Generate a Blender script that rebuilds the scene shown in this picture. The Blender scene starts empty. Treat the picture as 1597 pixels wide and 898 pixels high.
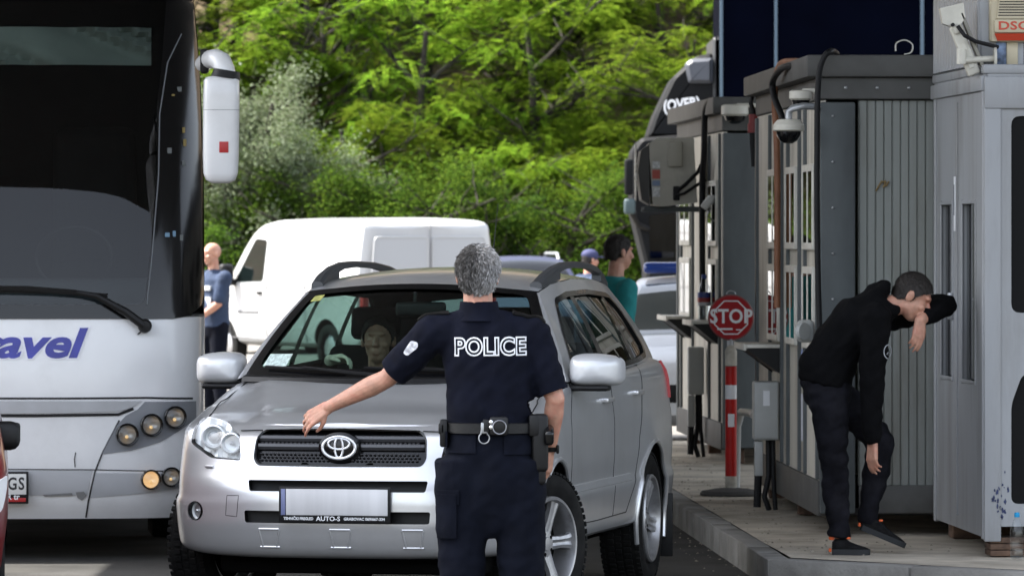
import bpy, bmesh, math, random
from math import sin, cos, pi, radians, sqrt
from mathutils import Vector, Matrix, noise
from mathutils.bvhtree import BVHTree
from mathutils.geometry import delaunay_2d_cdt
V = Vector
scene = bpy.context.scene
COL = scene.collection
random.seed(7)
# ------------------------------------------------------------------ camera, sky, sun, exposure
LENS, CAMZ, HOR, PW, PH = 200.0, 1.86, 365.0, 1597.0, 898.0
FPX = LENS / 36.0 * PW
cam_d = bpy.data.cameras.new('camera')
cam = bpy.data.objects.new('camera', cam_d); COL.objects.link(cam)
cam.location = (0, 0, CAMZ); cam.rotation_euler = (pi / 2, 0, 0)
cam_d.lens = LENS; cam_d.sensor_width = 36.0
cam_d.shift_y = -(PH / 2 - HOR) / PW
cam_d.clip_start = 0.5; cam_d.clip_end = 4000
cam_d.dof.use_dof = True; cam_d.dof.focus_distance = 26.8; cam_d.dof.aperture_fstop = 10.0
scene.camera = cam
SUN_AZ, SUN_EL = 281.0, 56.0
sun_dir = V((sin(radians(SUN_AZ)) * cos(radians(SUN_EL)), cos(radians(SUN_AZ)) * cos(radians(SUN_EL)), sin(radians(SUN_EL))))
world = bpy.data.worlds.new('World'); scene.world = world; world.use_nodes = True
wn = world.node_tree.nodes; wl = world.node_tree.links
sky = wn.new('ShaderNodeTexSky'); sky.sky_type = 'NISHITA'; sky.sun_disc = False
sky.sun_elevation = radians(SUN_EL); sky.sun_rotation = radians(SUN_AZ)
sky.air_density = 1.0; sky.dust_density = 2.5; sky.ozone_density = 1.0
hs = wn.new('ShaderNodeHueSaturation'); hs.inputs['Saturation'].default_value = .45
wl.new(sky.outputs['Color'], hs.inputs['Color']); wl.new(hs.outputs['Color'], wn['Background'].inputs['Color'])
wn['Background'].inputs['Strength'].default_value = 0.15
sl = bpy.data.lights.new('sun', 'SUN'); sl.energy = 3.6; sl.angle = radians(0.5); sl.color = (1.0, 0.95, 0.87)
so = bpy.data.objects.new('sun', sl); COL.objects.link(so)
so.rotation_euler = (-sun_dir).to_track_quat('-Z', 'Y').to_euler(); so.location = sun_dir * 50
vs = scene.view_settings
vs.view_transform = 'Standard'; vs.look = 'None'; vs.exposure = 2.08; vs.gamma = 1.0; vs.use_curve_mapping = False
scene.cycles.max_bounces = 8; scene.cycles.transparent_max_bounces = 16
scene.cycles.glossy_bounces = 4; scene.cycles.diffuse_bounces = 4
scene.cycles.caustics_reflective = False; scene.cycles.caustics_refractive = False
scene.cycles.use_denoising = True

# ------------------------------------------------------------------ helpers
def P(px, py, Y):
    return V(((px - 798.5) * Y / FPX, Y, CAMZ - (py - HOR) * Y / FPX))

def nlink(t, a, ao, b, bi): t.links.new(a.outputs[ao], b.inputs[bi])

def mat(name, col, rough=.5, metal=0., coat=0., var=0., vscale=4., bump=0., bscale=60., dirt=None, dirt_amt=0., dscale=3., spec=.5,
        emit=None, estr=0., trans=0., alpha=1., stretch=None, flake=0., sheen=0.):
    m = bpy.data.materials.new(name); m.use_nodes = True
    t = m.node_tree; b = t.nodes['Principled BSDF']
    b.inputs['Base Color'].default_value = (*col, 1); b.inputs['Roughness'].default_value = rough
    b.inputs['Metallic'].default_value = metal; b.inputs['Coat Weight'].default_value = coat
    b.inputs['Coat Roughness'].default_value = .06
    b.inputs['Specular IOR Level'].default_value = spec
    b.inputs['Transmission Weight'].default_value = trans; b.inputs['Alpha'].default_value = alpha
    if sheen: b.inputs['Sheen Weight'].default_value = sheen
    if emit: b.inputs['Emission Color'].default_value = (*emit, 1); b.inputs['Emission Strength'].default_value = estr
    tc = t.nodes.new('ShaderNodeTexCoord'); vec = (tc, 'Object')
    if stretch:
        mp = t.nodes.new('ShaderNodeMapping'); mp.inputs['Scale'].default_value = stretch
        nlink(t, tc, 'Object', mp, 'Vector'); vec = (mp, 'Vector')
    csock = None
    if var:
        n = t.nodes.new('ShaderNodeTexNoise'); n.inputs['Scale'].default_value = vscale; n.inputs['Detail'].default_value = 5
        nlink(t, vec[0], vec[1], n, 'Vector')
        mx = t.nodes.new('ShaderNodeMix'); mx.data_type = 'RGBA'
        mx.inputs['A'].default_value = (*[max(0, c * (1 - var)) for c in col], 1)
        mx.inputs['B'].default_value = (*[min(1, c * (1 + var)) for c in col], 1)
        rm = t.nodes.new('ShaderNodeMapRange'); rm.inputs['From Min'].default_value = .3; rm.inputs['From Max'].default_value = .7
        nlink(t, n, 'Fac', rm, 'Value'); t.links.new(rm.outputs['Result'], mx.inputs['Factor'])
        csock = mx.outputs['Result']
    if dirt:
        n = t.nodes.new('ShaderNodeTexNoise'); n.inputs['Scale'].default_value = dscale; n.inputs['Detail'].default_value = 8
        n.inputs['Roughness'].default_value = .65
        nlink(t, vec[0], vec[1], n, 'Vector')
        rm = t.nodes.new('ShaderNodeMapRange'); rm.inputs['From Min'].default_value = .48; rm.inputs['From Max'].default_value = .72
        rm.inputs['To Max'].default_value = dirt_amt
        nlink(t, n, 'Fac', rm, 'Value')
        mx = t.nodes.new('ShaderNodeMix'); mx.data_type = 'RGBA'
        if csock: t.links.new(csock, mx.inputs['A'])
        else: mx.inputs['A'].default_value = (*col, 1)
        mx.inputs['B'].default_value = (*dirt, 1)
        t.links.new(rm.outputs['Result'], mx.inputs['Factor']); csock = mx.outputs['Result']
    if csock: t.links.new(csock, b.inputs['Base Color'])
    if bump:
        n = t.nodes.new('ShaderNodeTexNoise'); n.inputs['Scale'].default_value = bscale; n.inputs['Detail'].default_value = 4
        nlink(t, vec[0], vec[1], n, 'Vector')
        bp = t.nodes.new('ShaderNodeBump'); bp.inputs['Strength'].default_value = bump; bp.inputs['Distance'].default_value = .01
        nlink(t, n, 'Fac', bp, 'Height'); nlink(t, bp, 'Normal', b, 'Normal')
    return m

def glass(name, tint=(.6, .75, .7), ior=1.5, rough=0.0, refl=1.0):
    m = bpy.data.materials.new(name); m.use_nodes = True
    t = m.node_tree; t.nodes.remove(t.nodes['Principled BSDF']); out = t.nodes['Material Output']
    tr = t.nodes.new('ShaderNodeBsdfTransparent'); tr.inputs['Color'].default_value = (*tint, 1)
    gl = t.nodes.new('ShaderNodeBsdfGlossy'); gl.inputs['Roughness'].default_value = rough; gl.inputs['Color'].default_value = (refl, refl, refl, 1)
    ge = t.nodes.new('ShaderNodeNewGeometry'); dt = t.nodes.new('ShaderNodeVectorMath'); dt.operation = 'DOT_PRODUCT'
    t.links.new(ge.outputs['Incoming'], dt.inputs[0]); t.links.new(ge.outputs['Normal'], dt.inputs[1])
    def mth(op, a, b=None):
        n = t.nodes.new('ShaderNodeMath'); n.operation = op; n.use_clamp = op == 'SUBTRACT'
        for k, x in enumerate((a, b)):
            if x is None: continue
            if isinstance(x, (int, float)): n.inputs[k].default_value = x
            else: t.links.new(x, n.inputs[k])
        return n.outputs[0]
    f0 = ((ior - 1) / (ior + 1)) ** 2 * 1.1
    fr = mth('ADD', mth('MULTIPLY', mth('POWER', mth('SUBTRACT', 1.0, mth('ABSOLUTE', dt.outputs['Value'])), 5.0), 1 - f0), f0)
    mx = t.nodes.new('ShaderNodeMixShader')
    t.links.new(fr, mx.inputs[0]); t.links.new(tr.outputs[0], mx.inputs[1]); t.links.new(gl.outputs[0], mx.inputs[2])
    t.links.new(mx.outputs[0], out.inputs['Surface'])
    return m

class MB:
    def __init__(s): s.v = []; s.f = []; s.m = []
    def add(s, vs, fs, mi=0):
        o = len(s.v); s.v += [V(p) for p in vs]; s.f += [tuple(i + o for i in f) for f in fs]; s.m += [mi] * len(fs); return s
    def rbox(s, c, size, r=.01, seg=2, mi=0, M=None):
        bm = bmesh.new(); bmesh.ops.create_cube(bm, size=1)
        for v in bm.verts: v.co = V((v.co.x * size[0], v.co.y * size[1], v.co.z * size[2]))
        if r > 0: bmesh.ops.bevel(bm, geom=list(bm.edges), offset=min(r, min(size) * .49), segments=seg, affect='EDGES', profile=.5)
        M = M or Matrix.Identity(4); T = Matrix.Translation(V(c))
        bm.verts.ensure_lookup_table(); bm.verts.index_update()
        s.add([T @ (M @ v.co) for v in bm.verts], [[v.index for v in f.verts] for f in bm.faces], mi); bm.free(); return s
    def loft(s, rings, mi=0, cap=True, closed=True):
        n = len(rings[0]); vs = [p for r in rings for p in r]; fs = []
        for i in range(len(rings) - 1):
            for j in range(n if closed else n - 1):
                k = (j + 1) % n; fs.append((i * n + j, i * n + k, (i + 1) * n + k, (i + 1) * n + j))
        if cap and closed: fs += [tuple(reversed(range(n))), tuple((len(rings) - 1) * n + j for j in range(n))]
        return s.add(vs, fs, mi)
    def tube(s, pts, r, n=10, mi=0, cap=True):
        pts = [V(p) for p in pts]; rr = r if isinstance(r, (list, tuple)) else [r] * len(pts); rings = []; up = None
        for i, p in enumerate(pts):
            d = (pts[min(i + 1, len(pts) - 1)] - pts[max(i - 1, 0)]).normalized()
            if up is None:
                up = d.orthogonal().normalized()
            up = (up - d * up.dot(d)).normalized(); w = d.cross(up)
            rings.append([p + (up * cos(2 * pi * j / n) + w * sin(2 * pi * j / n)) * rr[i] for j in range(n)])
        return s.loft(rings, mi, cap)
    def cyl(s, p0, p1, r0, r1=None, n=20, mi=0): return s.tube([p0, p1], [r0, r0 if r1 is None else r1], n, mi)
    def lathe(s, prof, n=32, M=None, mi=0, closed_prof=False, cap=True):
        M = M or Matrix.Identity(4)
        rings = [[M @ V((r * cos(2 * pi * j / n), r * sin(2 * pi * j / n), z)) for j in range(n)] for r, z in prof]
        if closed_prof: rings.append(rings[0])
        return s.loft(rings, mi, cap=cap and not closed_prof)
    def prism(s, poly, z0, z1, M=None, mi=0):
        M = M or Matrix.Identity(4)
        return s.loft([[M @ V((x, y, z0)) for x, y in poly], [M @ V((x, y, z1)) for x, y in poly]], mi)
    def grid(s, fn, nu, nv, mi=0):
        vs = [fn(i / nu, j / nv) for j in range(nv + 1) for i in range(nu + 1)]
        return s.add(vs, [(j * (nu + 1) + i, j * (nu + 1) + i + 1, (j + 1) * (nu + 1) + i + 1, (j + 1) * (nu + 1) + i) for j in range(nv) for i in range(nu)], mi)
    def ell(s, c, r, n=16, mi=0, M=None):
        r = (r, r, r) if not isinstance(r, (tuple, list)) else r; M = M or Matrix.Identity(4); c = V(c)
        rings = []
        for i in range(1, n):
            a = pi * i / n - pi / 2
            rings.append([c + M @ V((r[0] * cos(a) * cos(2 * pi * j / (n * 2)), r[1] * cos(a) * sin(2 * pi * j / (n * 2)), r[2] * sin(a))) for j in range(n * 2)])
        return s.loft(rings, mi)
    def cap(s, p0, r0, p1, r1, n=12, mi=0):
        p0 = V(p0); p1 = V(p1); d = (p1 - p0); L = d.length; d = d / L if L > 1e-6 else V((0, 0, 1))
        pts = []; rr = []
        for k in range(5):
            a = pi / 2 * k / 5; pts.append(p0 - d * r0 * cos(a)); rr.append(max(r0 * sin(a), r0 * .08))
        pts.append(p0); rr.append(r0); pts.append(p1); rr.append(r1)
        for k in range(1, 6):
            a = pi / 2 * k / 5; pts.append(p1 + d * r1 * sin(a)); rr.append(max(r1 * cos(a), r1 * .08))
        return s.tube(pts, rr, n, mi)
    def xf(s, M): s.v = [M @ p for p in s.v]; return s
    def mesh(s, name, mats, ang=35, fix=True):
        me = bpy.data.meshes.new(name); me.from_pydata([tuple(p) for p in s.v], [], s.f)
        for m in (mats if isinstance(mats, (list, tuple)) else [mats]): me.materials.append(m)
        me.polygons.foreach_set('material_index', s.m)
        if fix:
            bm = bmesh.new(); bm.from_mesh(me); bmesh.ops.recalc_face_normals(bm, faces=list(bm.faces)); bm.to_mesh(me); bm.free()
        if ang: me.shade_smooth(); me.set_sharp_from_angle(angle=radians(ang))
        return me
    def build(s, name, mats, parent=None, ang=35, fix=True, **kw):
        return link(name, s.mesh(name, mats, ang, fix), parent, **kw)

def split_build(mb, name, mats, parent, ang=35, fix=True):
    """one object per connected piece"""
    p = list(range(len(mb.v)))
    def find(i):
        while p[i] != i: p[i] = p[p[i]]; i = p[i]
        return i
    for f in mb.f:
        r = find(f[0])
        for i in f[1:]: p[find(i)] = r
    groups = {}
    for f, m in zip(mb.f, mb.m): groups.setdefault(find(f[0]), []).append((f, m))
    out = []
    for g in groups.values():
        ids = sorted({i for f, m in g for i in f}); ix = {k: i for i, k in enumerate(ids)}; k = MB()
        k.v = [mb.v[i] for i in ids]; k.f = [tuple(ix[i] for i in f) for f, m in g]; k.m = [m for f, m in g]
        out.append(k.build(name, mats, parent, ang, fix))
    return out

def link(name, me, parent=None, label=None, cat=None, group=None, kind=None, loc=None):
    o = bpy.data.objects.new(name, me); COL.objects.link(o); o.parent = parent
    tag(o, label, cat, group, kind)
    if loc: o.location = loc
    return o
def tag(o, label=None, cat=None, group=None, kind=None):
    if label: o['label'] = label
    if cat: o['category'] = cat
    if group: o['group'] = group
    if kind: o['kind'] = kind
    return o
def thing(name, label, cat, loc=(0, 0, 0), rz=0., group=None):
    o = bpy.data.objects.new(name, None); COL.objects.link(o); o.empty_display_size = .1
    o.location = loc; o.rotation_euler = (0, 0, rz)
    return tag(o, label, cat, group)
def copy_tree(o, parent=None, depth=0):
    c = o.copy(); COL.objects.link(c)
    if parent is not None: c.parent = parent
    for ch in [x for x in bpy.data.objects if x.parent == o]: copy_tree(ch, c)
    return c
def evaluated(me, mods):
    """mesh after modifiers: list of (type, {props})"""
    o = bpy.data.objects.new('tmp', me); COL.objects.link(o)
    for ty, pr in mods:
        m = o.modifiers.new(ty, ty)
        for k, v_ in pr.items(): setattr(m, k, v_)
    dg = bpy.context.evaluated_depsgraph_get(); dg.update()
    r = bpy.data.meshes.new_from_object(o.evaluated_get(dg), depsgraph=dg)
    bpy.data.objects.remove(o); return r
def boolean(me, cut_me):
    a = bpy.data.objects.new('cutter', cut_me); COL.objects.link(a)
    r = evaluated(me, [('BOOLEAN', dict(operation='DIFFERENCE', object=a, solver='EXACT', use_self=False))])
    bpy.data.objects.remove(a); return r
def smooth(me, ang=35): me.shade_smooth(); me.set_sharp_from_angle(angle=radians(ang)); return me
def solid(me, th, off=-1.): return evaluated(me, [('SOLIDIFY', dict(thickness=th, offset=off))])
def lerp(a, b, t): return a + (b - a) * t
def interp(tab, x):
    """monotone smooth interpolation in [(x,y)...]"""
    if x <= tab[0][0]: return tab[0][1]
    if x >= tab[-1][0]: return tab[-1][1]
    for i in range(len(tab) - 1):
        if x <= tab[i + 1][0]:
            x0, y0 = tab[i]; x1, y1 = tab[i + 1]; h = x1 - x0; t = (x - x0) / h
            def sl(k):
                if k <= 0 or k >= len(tab) - 1: return None
                a = (tab[k][1] - tab[k - 1][1]) / (tab[k][0] - tab[k - 1][0]); b = (tab[k + 1][1] - tab[k][1]) / (tab[k + 1][0] - tab[k][0])
                return 0 if a * b <= 0 else 2 * a * b / (a + b)
            d = (y1 - y0) / h; m0 = sl(i); m1 = sl(i + 1); m0 = d if m0 is None else m0; m1 = d if m1 is None else m1
            return (2 * t**3 - 3 * t**2 + 1) * y0 + (t**3 - 2 * t**2 + t) * h * m0 + (-2 * t**3 + 3 * t**2) * y1 + (t**3 - t**2) * h * m1
def smoothstep(a, b, x): t = min(1, max(0, (x - a) / (b - a))); return t * t * (3 - 2 * t)
def inside(p, poly):
    c = False; n = len(poly)
    for i in range(n):
        a = poly[i]; b = poly[i - 1]
        if (a[1] > p[1]) != (b[1] > p[1]) and p[0] < (b[0] - a[0]) * (p[1] - a[1]) / (b[1] - a[1]) + a[0]: c = not c
    return c
def dense(poly, d, closed=True):
    out = []; n = len(poly)
    for i in range(n if closed else n - 1):
        a = V(poly[i]); b = V(poly[(i + 1) % n]); k = max(1, int((b - a).length / d + .5))
        out += [tuple(a.lerp(b, j / k)) for j in range(k)]
    if not closed: out.append(tuple(poly[-1]))
    return out
def rpoly(poly, r, n=4):
    """round the corners of a 2D polygon"""
    out = []; N = len(poly)
    for i in range(N):
        p = V(poly[i]); a = V(poly[i - 1]); b = V(poly[(i + 1) % N])
        rr = min(r, (a - p).length * .45, (b - p).length * .45)
        p0 = p + (a - p).normalized() * rr; p1 = p + (b - p).normalized() * rr
        for k in range(n + 1):
            t = k / n; out.append(tuple((1 - t)**2 * p0 + 2 * t * (1 - t) * p + t * t * p1))
    return out
def shrink(poly, d):
    """offset polygon inwards (orientation-independent)"""
    N = len(poly); A = sum(poly[i - 1][0] * poly[i][1] - poly[i][0] * poly[i - 1][1] for i in range(N)); s = 1 if A > 0 else -1; out = []
    for i in range(N):
        p = V(poly[i]); a = V(poly[i - 1]); b = V(poly[(i + 1) % N])
        e0 = (p - a).normalized(); e1 = (b - p).normalized()
        n0 = V((-e0.y, e0.x)) * s; n1 = V((-e1.y, e1.x)) * s; m = (n0 + n1)
        k = m.dot(n0); m = m / k if k > .3 else n0
        out.append(tuple(p + m * d))
    return out
def sheet(outer, holes, fn, step=.1, mi=0, mb=None, de=None):
    """polygon with holes in a 2D domain, mapped to 3D by fn(x, y)"""
    mb = mb or MB(); de = de or step
    loops = [dense(outer, de)] + [dense(h, de) for h in holes]
    pts = []; edges = []
    for L in loops:
        o = len(pts); pts += [V(p) for p in L]; edges += [(o + i, o + (i + 1) % len(L)) for i in range(len(L))]
    xs = [p[0] for p in outer]; ys = [p[1] for p in outer]
    x = min(xs) + step / 2
    while x < max(xs):
        y = min(ys) + step / 2
        while y < max(ys):
            if inside((x, y), loops[0]) and not any(inside((x, y), h) for h in loops[1:]): pts.append(V((x, y)))
            y += step
        x += step
    r = delaunay_2d_cdt(pts, edges, [], 0, 1e-5)
    vs, fs = r[0], r[2]; keep = []
    for f in fs:
        c = sum((vs[i] for i in f), V((0, 0))) / len(f)
        if inside(c, loops[0]) and not any(inside(c, h) for h in loops[1:]): keep.append(tuple(f))
    used = sorted({i for f in keep for i in f}); ix = {k: i for i, k in enumerate(used)}
    mb.add([fn(vs[i].x, vs[i].y) for i in used], [tuple(ix[i] for i in f) for f in keep], mi)
    return mb
def text_mb(s, size, extrude=.001, bold=0., shear=0., space=1., outline=0., align='CENTER', res=3):
    c = bpy.data.curves.new('lettering', 'FONT'); c.body = s; c.size = size; c.align_x = align; c.align_y = 'CENTER'
    c.offset = bold; c.shear = shear; c.space_character = space; c.resolution_u = res
    if outline: c.fill_mode = 'NONE'; c.bevel_depth = outline; c.bevel_resolution = 1
    else: c.extrude = extrude
    o = bpy.data.objects.new('lettering', c); COL.objects.link(o)
    dg = bpy.context.evaluated_depsgraph_get(); dg.update()
    me = bpy.data.meshes.new_from_object(o.evaluated_get(dg), depsgraph=dg)
    bpy.data.objects.remove(o)
    mb = MB(); mb.add([v.co.copy() for v in me.vertices], [tuple(p.vertices) for p in me.polygons]); return mb
def frame(o, x, y): # matrix whose x,y axes lie along the given vectors
    x = V(x).normalized(); y = V(y); z = x.cross(y).normalized(); y = z.cross(x)
    return Matrix(((x.x, y.x, z.x, o[0]), (x.y, y.y, z.y, o[1]), (x.z, y.z, z.z, o[2]), (0, 0, 0, 1)))
# ------------------------------------------------------------------ materials
M = {}
M['silver'] = mat('silver paint', (.66, .665, .675), rough=.28, metal=.66, coat=.5, var=.05, vscale=3, dirt=(.30, .29, .27), dirt_amt=.18, dscale=2.2)
M['black_plastic'] = mat('black plastic', (.006, .006, .0065), rough=.5, spec=.3, var=.3, vscale=20)
M['gloss_black'] = mat('gloss black', (.004, .004, .0045), rough=.14, spec=.4)
M['rubber'] = mat('tyre rubber', (.006, .006, .006), rough=.8, spec=.2, var=.4, vscale=14, dirt=(.03, .028, .025), dirt_amt=.5, dscale=6)
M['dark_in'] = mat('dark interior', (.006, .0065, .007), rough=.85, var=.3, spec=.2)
M['under'] = mat('underbody', (.003, .003, .003), rough=.95, spec=.1)
M['alloy'] = mat('alloy rim', (.42, .42, .43), rough=.35, metal=.7, var=.1, dirt=(.10, .09, .08), dirt_amt=.5, dscale=9)
M['chrome'] = mat('chrome', (.78, .78, .80), rough=.10, metal=1.)
M['reflector'] = mat('lamp reflector', (.86, .87, .88), rough=.38, metal=.25)
M['lens'] = glass('lamp lens', (.88, .90, .90), 1.45)
M['carglass'] = glass('car glass', (.42, .54, .51), 1.5)
M['sideglass'] = glass('side glass', (.40, .55, .52), 1.5)
M['darkglass'] = glass('dark glass', (.10, .13, .13), 1.5)
M['plate_white'] = mat('plate white', (.58, .58, .59), rough=.4, var=.18, vscale=5, stretch=(1.6, 1, .12))
M['plate_blue'] = mat('plate blue', (.16, .18, .33), rough=.4)
M['white_ink'] = mat('white lettering', (.75, .76, .78), rough=.6)
M['black_ink'] = mat('black lettering', (.012, .012, .014), rough=.5)
M['red_ink'] = mat('red', (.42, .02, .02), rough=.45)
M['amber'] = mat('amber', (.7, .22, .03), rough=.3)
M['buswhite'] = mat('bus white paint', (.76, .765, .775), rough=.28, coat=.4, var=.03, dirt=(.42, .41, .40), dirt_amt=.30, dscale=1.6)
M['busgrey'] = mat('bus grey paint', (.22, .23, .25), rough=.35, coat=.3, var=.05)
M['busgrey2'] = mat('bus light grey paint', (.42, .43, .45), rough=.35, coat=.2, var=.05, dirt=(.25, .24, .23), dirt_amt=.3)
M['van'] = mat('van white paint', (.47, .475, .48), rough=.3, coat=.4, var=.02, dirt=(.42, .40, .37), dirt_amt=.3)
M['skin'] = mat('skin', (.47, .25, .175), rough=.5, var=.18, vscale=30, bump=.25, bscale=260, dirt=(.50, .17, .12), dirt_amt=.65, dscale=14)
M['skin'].node_tree.nodes['Principled BSDF'].inputs['Subsurface Weight'].default_value = .12
M['skin'].node_tree.nodes['Principled BSDF'].inputs['Subsurface Radius'].default_value = (.02, .008, .005)
M['navy'] = mat('navy uniform cloth', (.0042, .0052, .0115), rough=.9, var=.25, vscale=12, bump=.25, bscale=420, spec=.12)
M['navy2'] = mat('navy trouser cloth', (.0036, .0047, .0098), rough=.9, var=.25, vscale=9, bump=.25, bscale=420, spec=.12)
M['blackcloth'] = mat('black hoodie cloth', (.0028, .0028, .0034), rough=.92, var=.3, vscale=12, bump=.3, bscale=350, spec=.1)
M['denim'] = mat('black denim', (.0075, .0075, .0105), rough=.9, spec=.12, var=.6, vscale=9, bump=.3, bscale=500, dirt=(.022, .022, .027), dirt_amt=.5, dscale=7)
M['leather'] = mat('black leather', (.005, .005, .0055), rough=.42, spec=.35, bump=.1, bscale=120)
M['steel'] = mat('galvanised steel', (.40, .41, .42), rough=.42, metal=.7, var=.2, vscale=14)
M['asphalt'] = mat('asphalt', (.055, .054, .052), rough=.95, spec=.2, var=.35, vscale=1.3, bump=.5, bscale=90, dirt=(.10, .095, .085), dirt_amt=.6, dscale=.5)
M['concrete'] = mat('pavement concrete', (.56, .50, .41), rough=.95, spec=.2, var=.22, vscale=2.2, bump=.6, bscale=70, dirt=(.22, .19, .15), dirt_amt=.85, dscale=1.3)
M['kerb'] = mat('kerb stone', (.29, .28, .26), rough=.92, spec=.2, var=.28, vscale=5, bump=.5, bscale=60, dirt=(.08, .075, .07), dirt_amt=.7, dscale=2.5)
M['earth'] = mat('hillside earth', (.13, .085, .05), rough=1, var=.4, vscale=.6, bump=.6, bscale=6, dirt=(.05, .07, .02), dirt_amt=.8, dscale=.35)
M['canopy'] = mat('canopy soffit', (.30, .305, .31), rough=.7, var=.1)
M['mirrorpaint'] = mat('mirror silver paint', (.62, .625, .635), rough=.36, metal=.35, coat=.15)
# ------------------------------------------------------------------ ground, platform, canopy
def hill(x, y):
    t = max(0., y - 101.)
    return t * .42 * smoothstep(0, 14, t) + 1.2 * noise.noise(V((x * .06, y * .06, 0))) * smoothstep(0, 14, t)
g = MB()
g.grid(lambda a, b: V((lerp(-700, 700, a), lerp(-500, 101, b), 0)), 30, 30)
g.build('ground', M['asphalt'], kind='structure')
g = MB()
g.grid(lambda a, b: (lambda x, y: V((x, y, hill(x, y) - .004 * 0)))(lerp(-160, 160, a), lerp(101, 260, b)), 120, 60)
g.build('hillside', M['earth'], kind='structure')

# raised traffic island with kerb stones
KX0, KY0, KS = 1.345, 29.95, -.047
KYE = 47.2
def kerb_x(y): return KX0 + (y - KY0) * KS
def front_y(x): return KY0 - (x - KX0) * .92
isl = MB()
outl = [(KX0 + .13, KY0 + .13), (9.0, front_y(9.0) + .13), (9.0, KYE), (kerb_x(KYE) + .13, KYE)]
sheet(outl, [], lambda x, y: V((x, y, .148 + .006 * noise.noise(V((x * .9, y * .9, 3))))), .25, mb=isl)
isl.build('pavement', M['concrete'], kind='structure', fix=False)
def kerb_run(p0, p1, n, nm):
    p0 = V((*p0, 0)); p1 = V((*p1, 0)); d = (p1 - p0).normalized(); w = V((-d.y, d.x, 0))
    L = (p1 - p0).length / n; k = MB()
    for i in range(n):
        c = p0 + d * (L * (i + .5)) + w * .065 + V((0, 0, .066 + random.uniform(-.004, .004)))
        R = Matrix.Rotation(math.atan2(d.y, d.x) + random.uniform(-.006, .006), 4, 'Z')
        k.rbox(c, (L - .008, .13, .172), .014, 2, M=R)
    k.build(nm, M['kerb'], kind='structure')
kerb_run((kerb_x(KYE), KYE), (KX0, KY0), 28, 'kerb')
# the corner is turned by the run along the front
d_ = V((1, -.92, 0)).normalized()
k2 = MB(); n_ = 9
for i in range(n_):
    c = V((KX0, KY0, .066)) + d_ * (.95 * (i + .5)) + V((.92, 1, 0)).normalized() * .065
    k2.rbox(c, (.942, .13, .172), .014, 2, M=Matrix.Rotation(math.atan2(d_.y, d_.x), 4, 'Z'))
k2.build('kerb', M['kerb'], kind='structure')
# far roadway strip that the sun reaches: worn pale asphalt, a thin sheet
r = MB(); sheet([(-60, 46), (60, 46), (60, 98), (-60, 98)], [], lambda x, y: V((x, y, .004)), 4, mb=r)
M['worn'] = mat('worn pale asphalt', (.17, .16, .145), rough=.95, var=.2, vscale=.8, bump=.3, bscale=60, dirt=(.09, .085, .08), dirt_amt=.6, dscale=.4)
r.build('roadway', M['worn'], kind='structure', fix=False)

# border-crossing canopy over the lanes (outside the frame, it shades the lanes)
t = thing('canopy', 'wide flat pale roof standing over the checkpoint lanes', 'canopy', (0, 0, 0))
c = MB(); c.rbox((1.25, 39.75, 6.6), (15.5, 27.5, .5), .03); c.build('roof', M['canopy'], t)
for (x, y) in ((-6.2, 29), (-6.2, 51), (8.2, 29), (8.2, 51)):
    c = MB(); c.rbox((x, y, 3.17), (.4, .4, 6.34), .03); c.build('post', M['canopy'], t)

# loose grit lying on the island and along the kerb
gr = MB(); rr = random.Random(9)
for i in range(520):
    y = rr.uniform(30.2, 45); x = kerb_x(y) + .14 + abs(rr.gauss(0, .45)); s_ = rr.uniform(.003, .011) * (1.6 if rr.random() < .06 else 1)
    if i % 4 == 0: x = kerb_x(y) - abs(rr.gauss(0, .12)); 
    z = .15 if i % 4 else .002
    p = [V((x + s_ * rr.uniform(.6, 1.3) * cos(a), y + s_ * rr.uniform(.6, 1.5) * sin(a), z)) for a in (0, 1.25, 2.5, 3.8, 5.0)]
    gr.add(p + [V((x, y, z + s_ * rr.uniform(.5, 1.0)))], [(0, 1, 5), (1, 2, 5), (2, 3, 5), (3, 4, 5), (4, 0, 5)])
gr.build('grit', mat('grit', (.30, .27, .22), rough=.95, spec=.2, var=.6, vscale=30), None, None, kind='stuff')
# ------------------------------------------------------------------ silver SUV
SUV_A = radians(12.0)
suv = thing('parked_suv', 'silver off-road car with roof rails stopped in front of the police officer', 'car', (-.838, 27.0, 0), -SUV_A)
SUVM = Matrix.Translation((-.838, 27.0, 0)) @ Matrix.Rotation(-SUV_A, 4, 'Z')
SUVI = SUVM.inverted()
NF = 2.9
f0_t = [(.20, .14), (.28, .075), (.34, .04), (.42, .012), (.50, 0), (.58, 0), (.63, .004), (.68, .018), (.72, .035), (.76, .05), (.82, .07), (.88, .095), (.93, .13), (.98, .19)]
W_t = [(.20, .80), (.28, .845), (.36, .865), (.50, .882), (.575, .888), (.61, .876), (.75, .884), (.88, .884), (1.0, .872), (1.08, .862), (1.16, .842), (1.25, .80)]
L_t = [(.2, .52), (.5, .57), (.8, .63), (1.0, .67)]
r0_t = [(.25, 4.25), (.40, 4.36), (.6, 4.38), (.8, 4.36), (1.0, 4.33), (1.2, 4.26)]
def gau(x): return math.exp(-x * x)
def Wv(z, v):
    fl = .024 * (gau((v - .87) / .40) + gau((v - 3.43) / .42)) * smoothstep(.98, .70, z)
    return interp(W_t, z) + fl
def Fr(u, z):
    w = interp(W_t, z) + .012; x = min(.9995, abs(u) / w)
    return interp(f0_t, z) + interp(L_t, z) * (1 - (1 - x ** NF) ** (1 / NF))
zt_t = [(.05, .940), (.2, .945), (.35, .950), (.55, .962), (.8, 1.018), (1.0, 1.066), (1.25, 1.115), (1.45, 1.14), (2.5, 1.16), (3.6, 1.19), (4.0, 1.20), (4.4, 1.19)]
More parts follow.
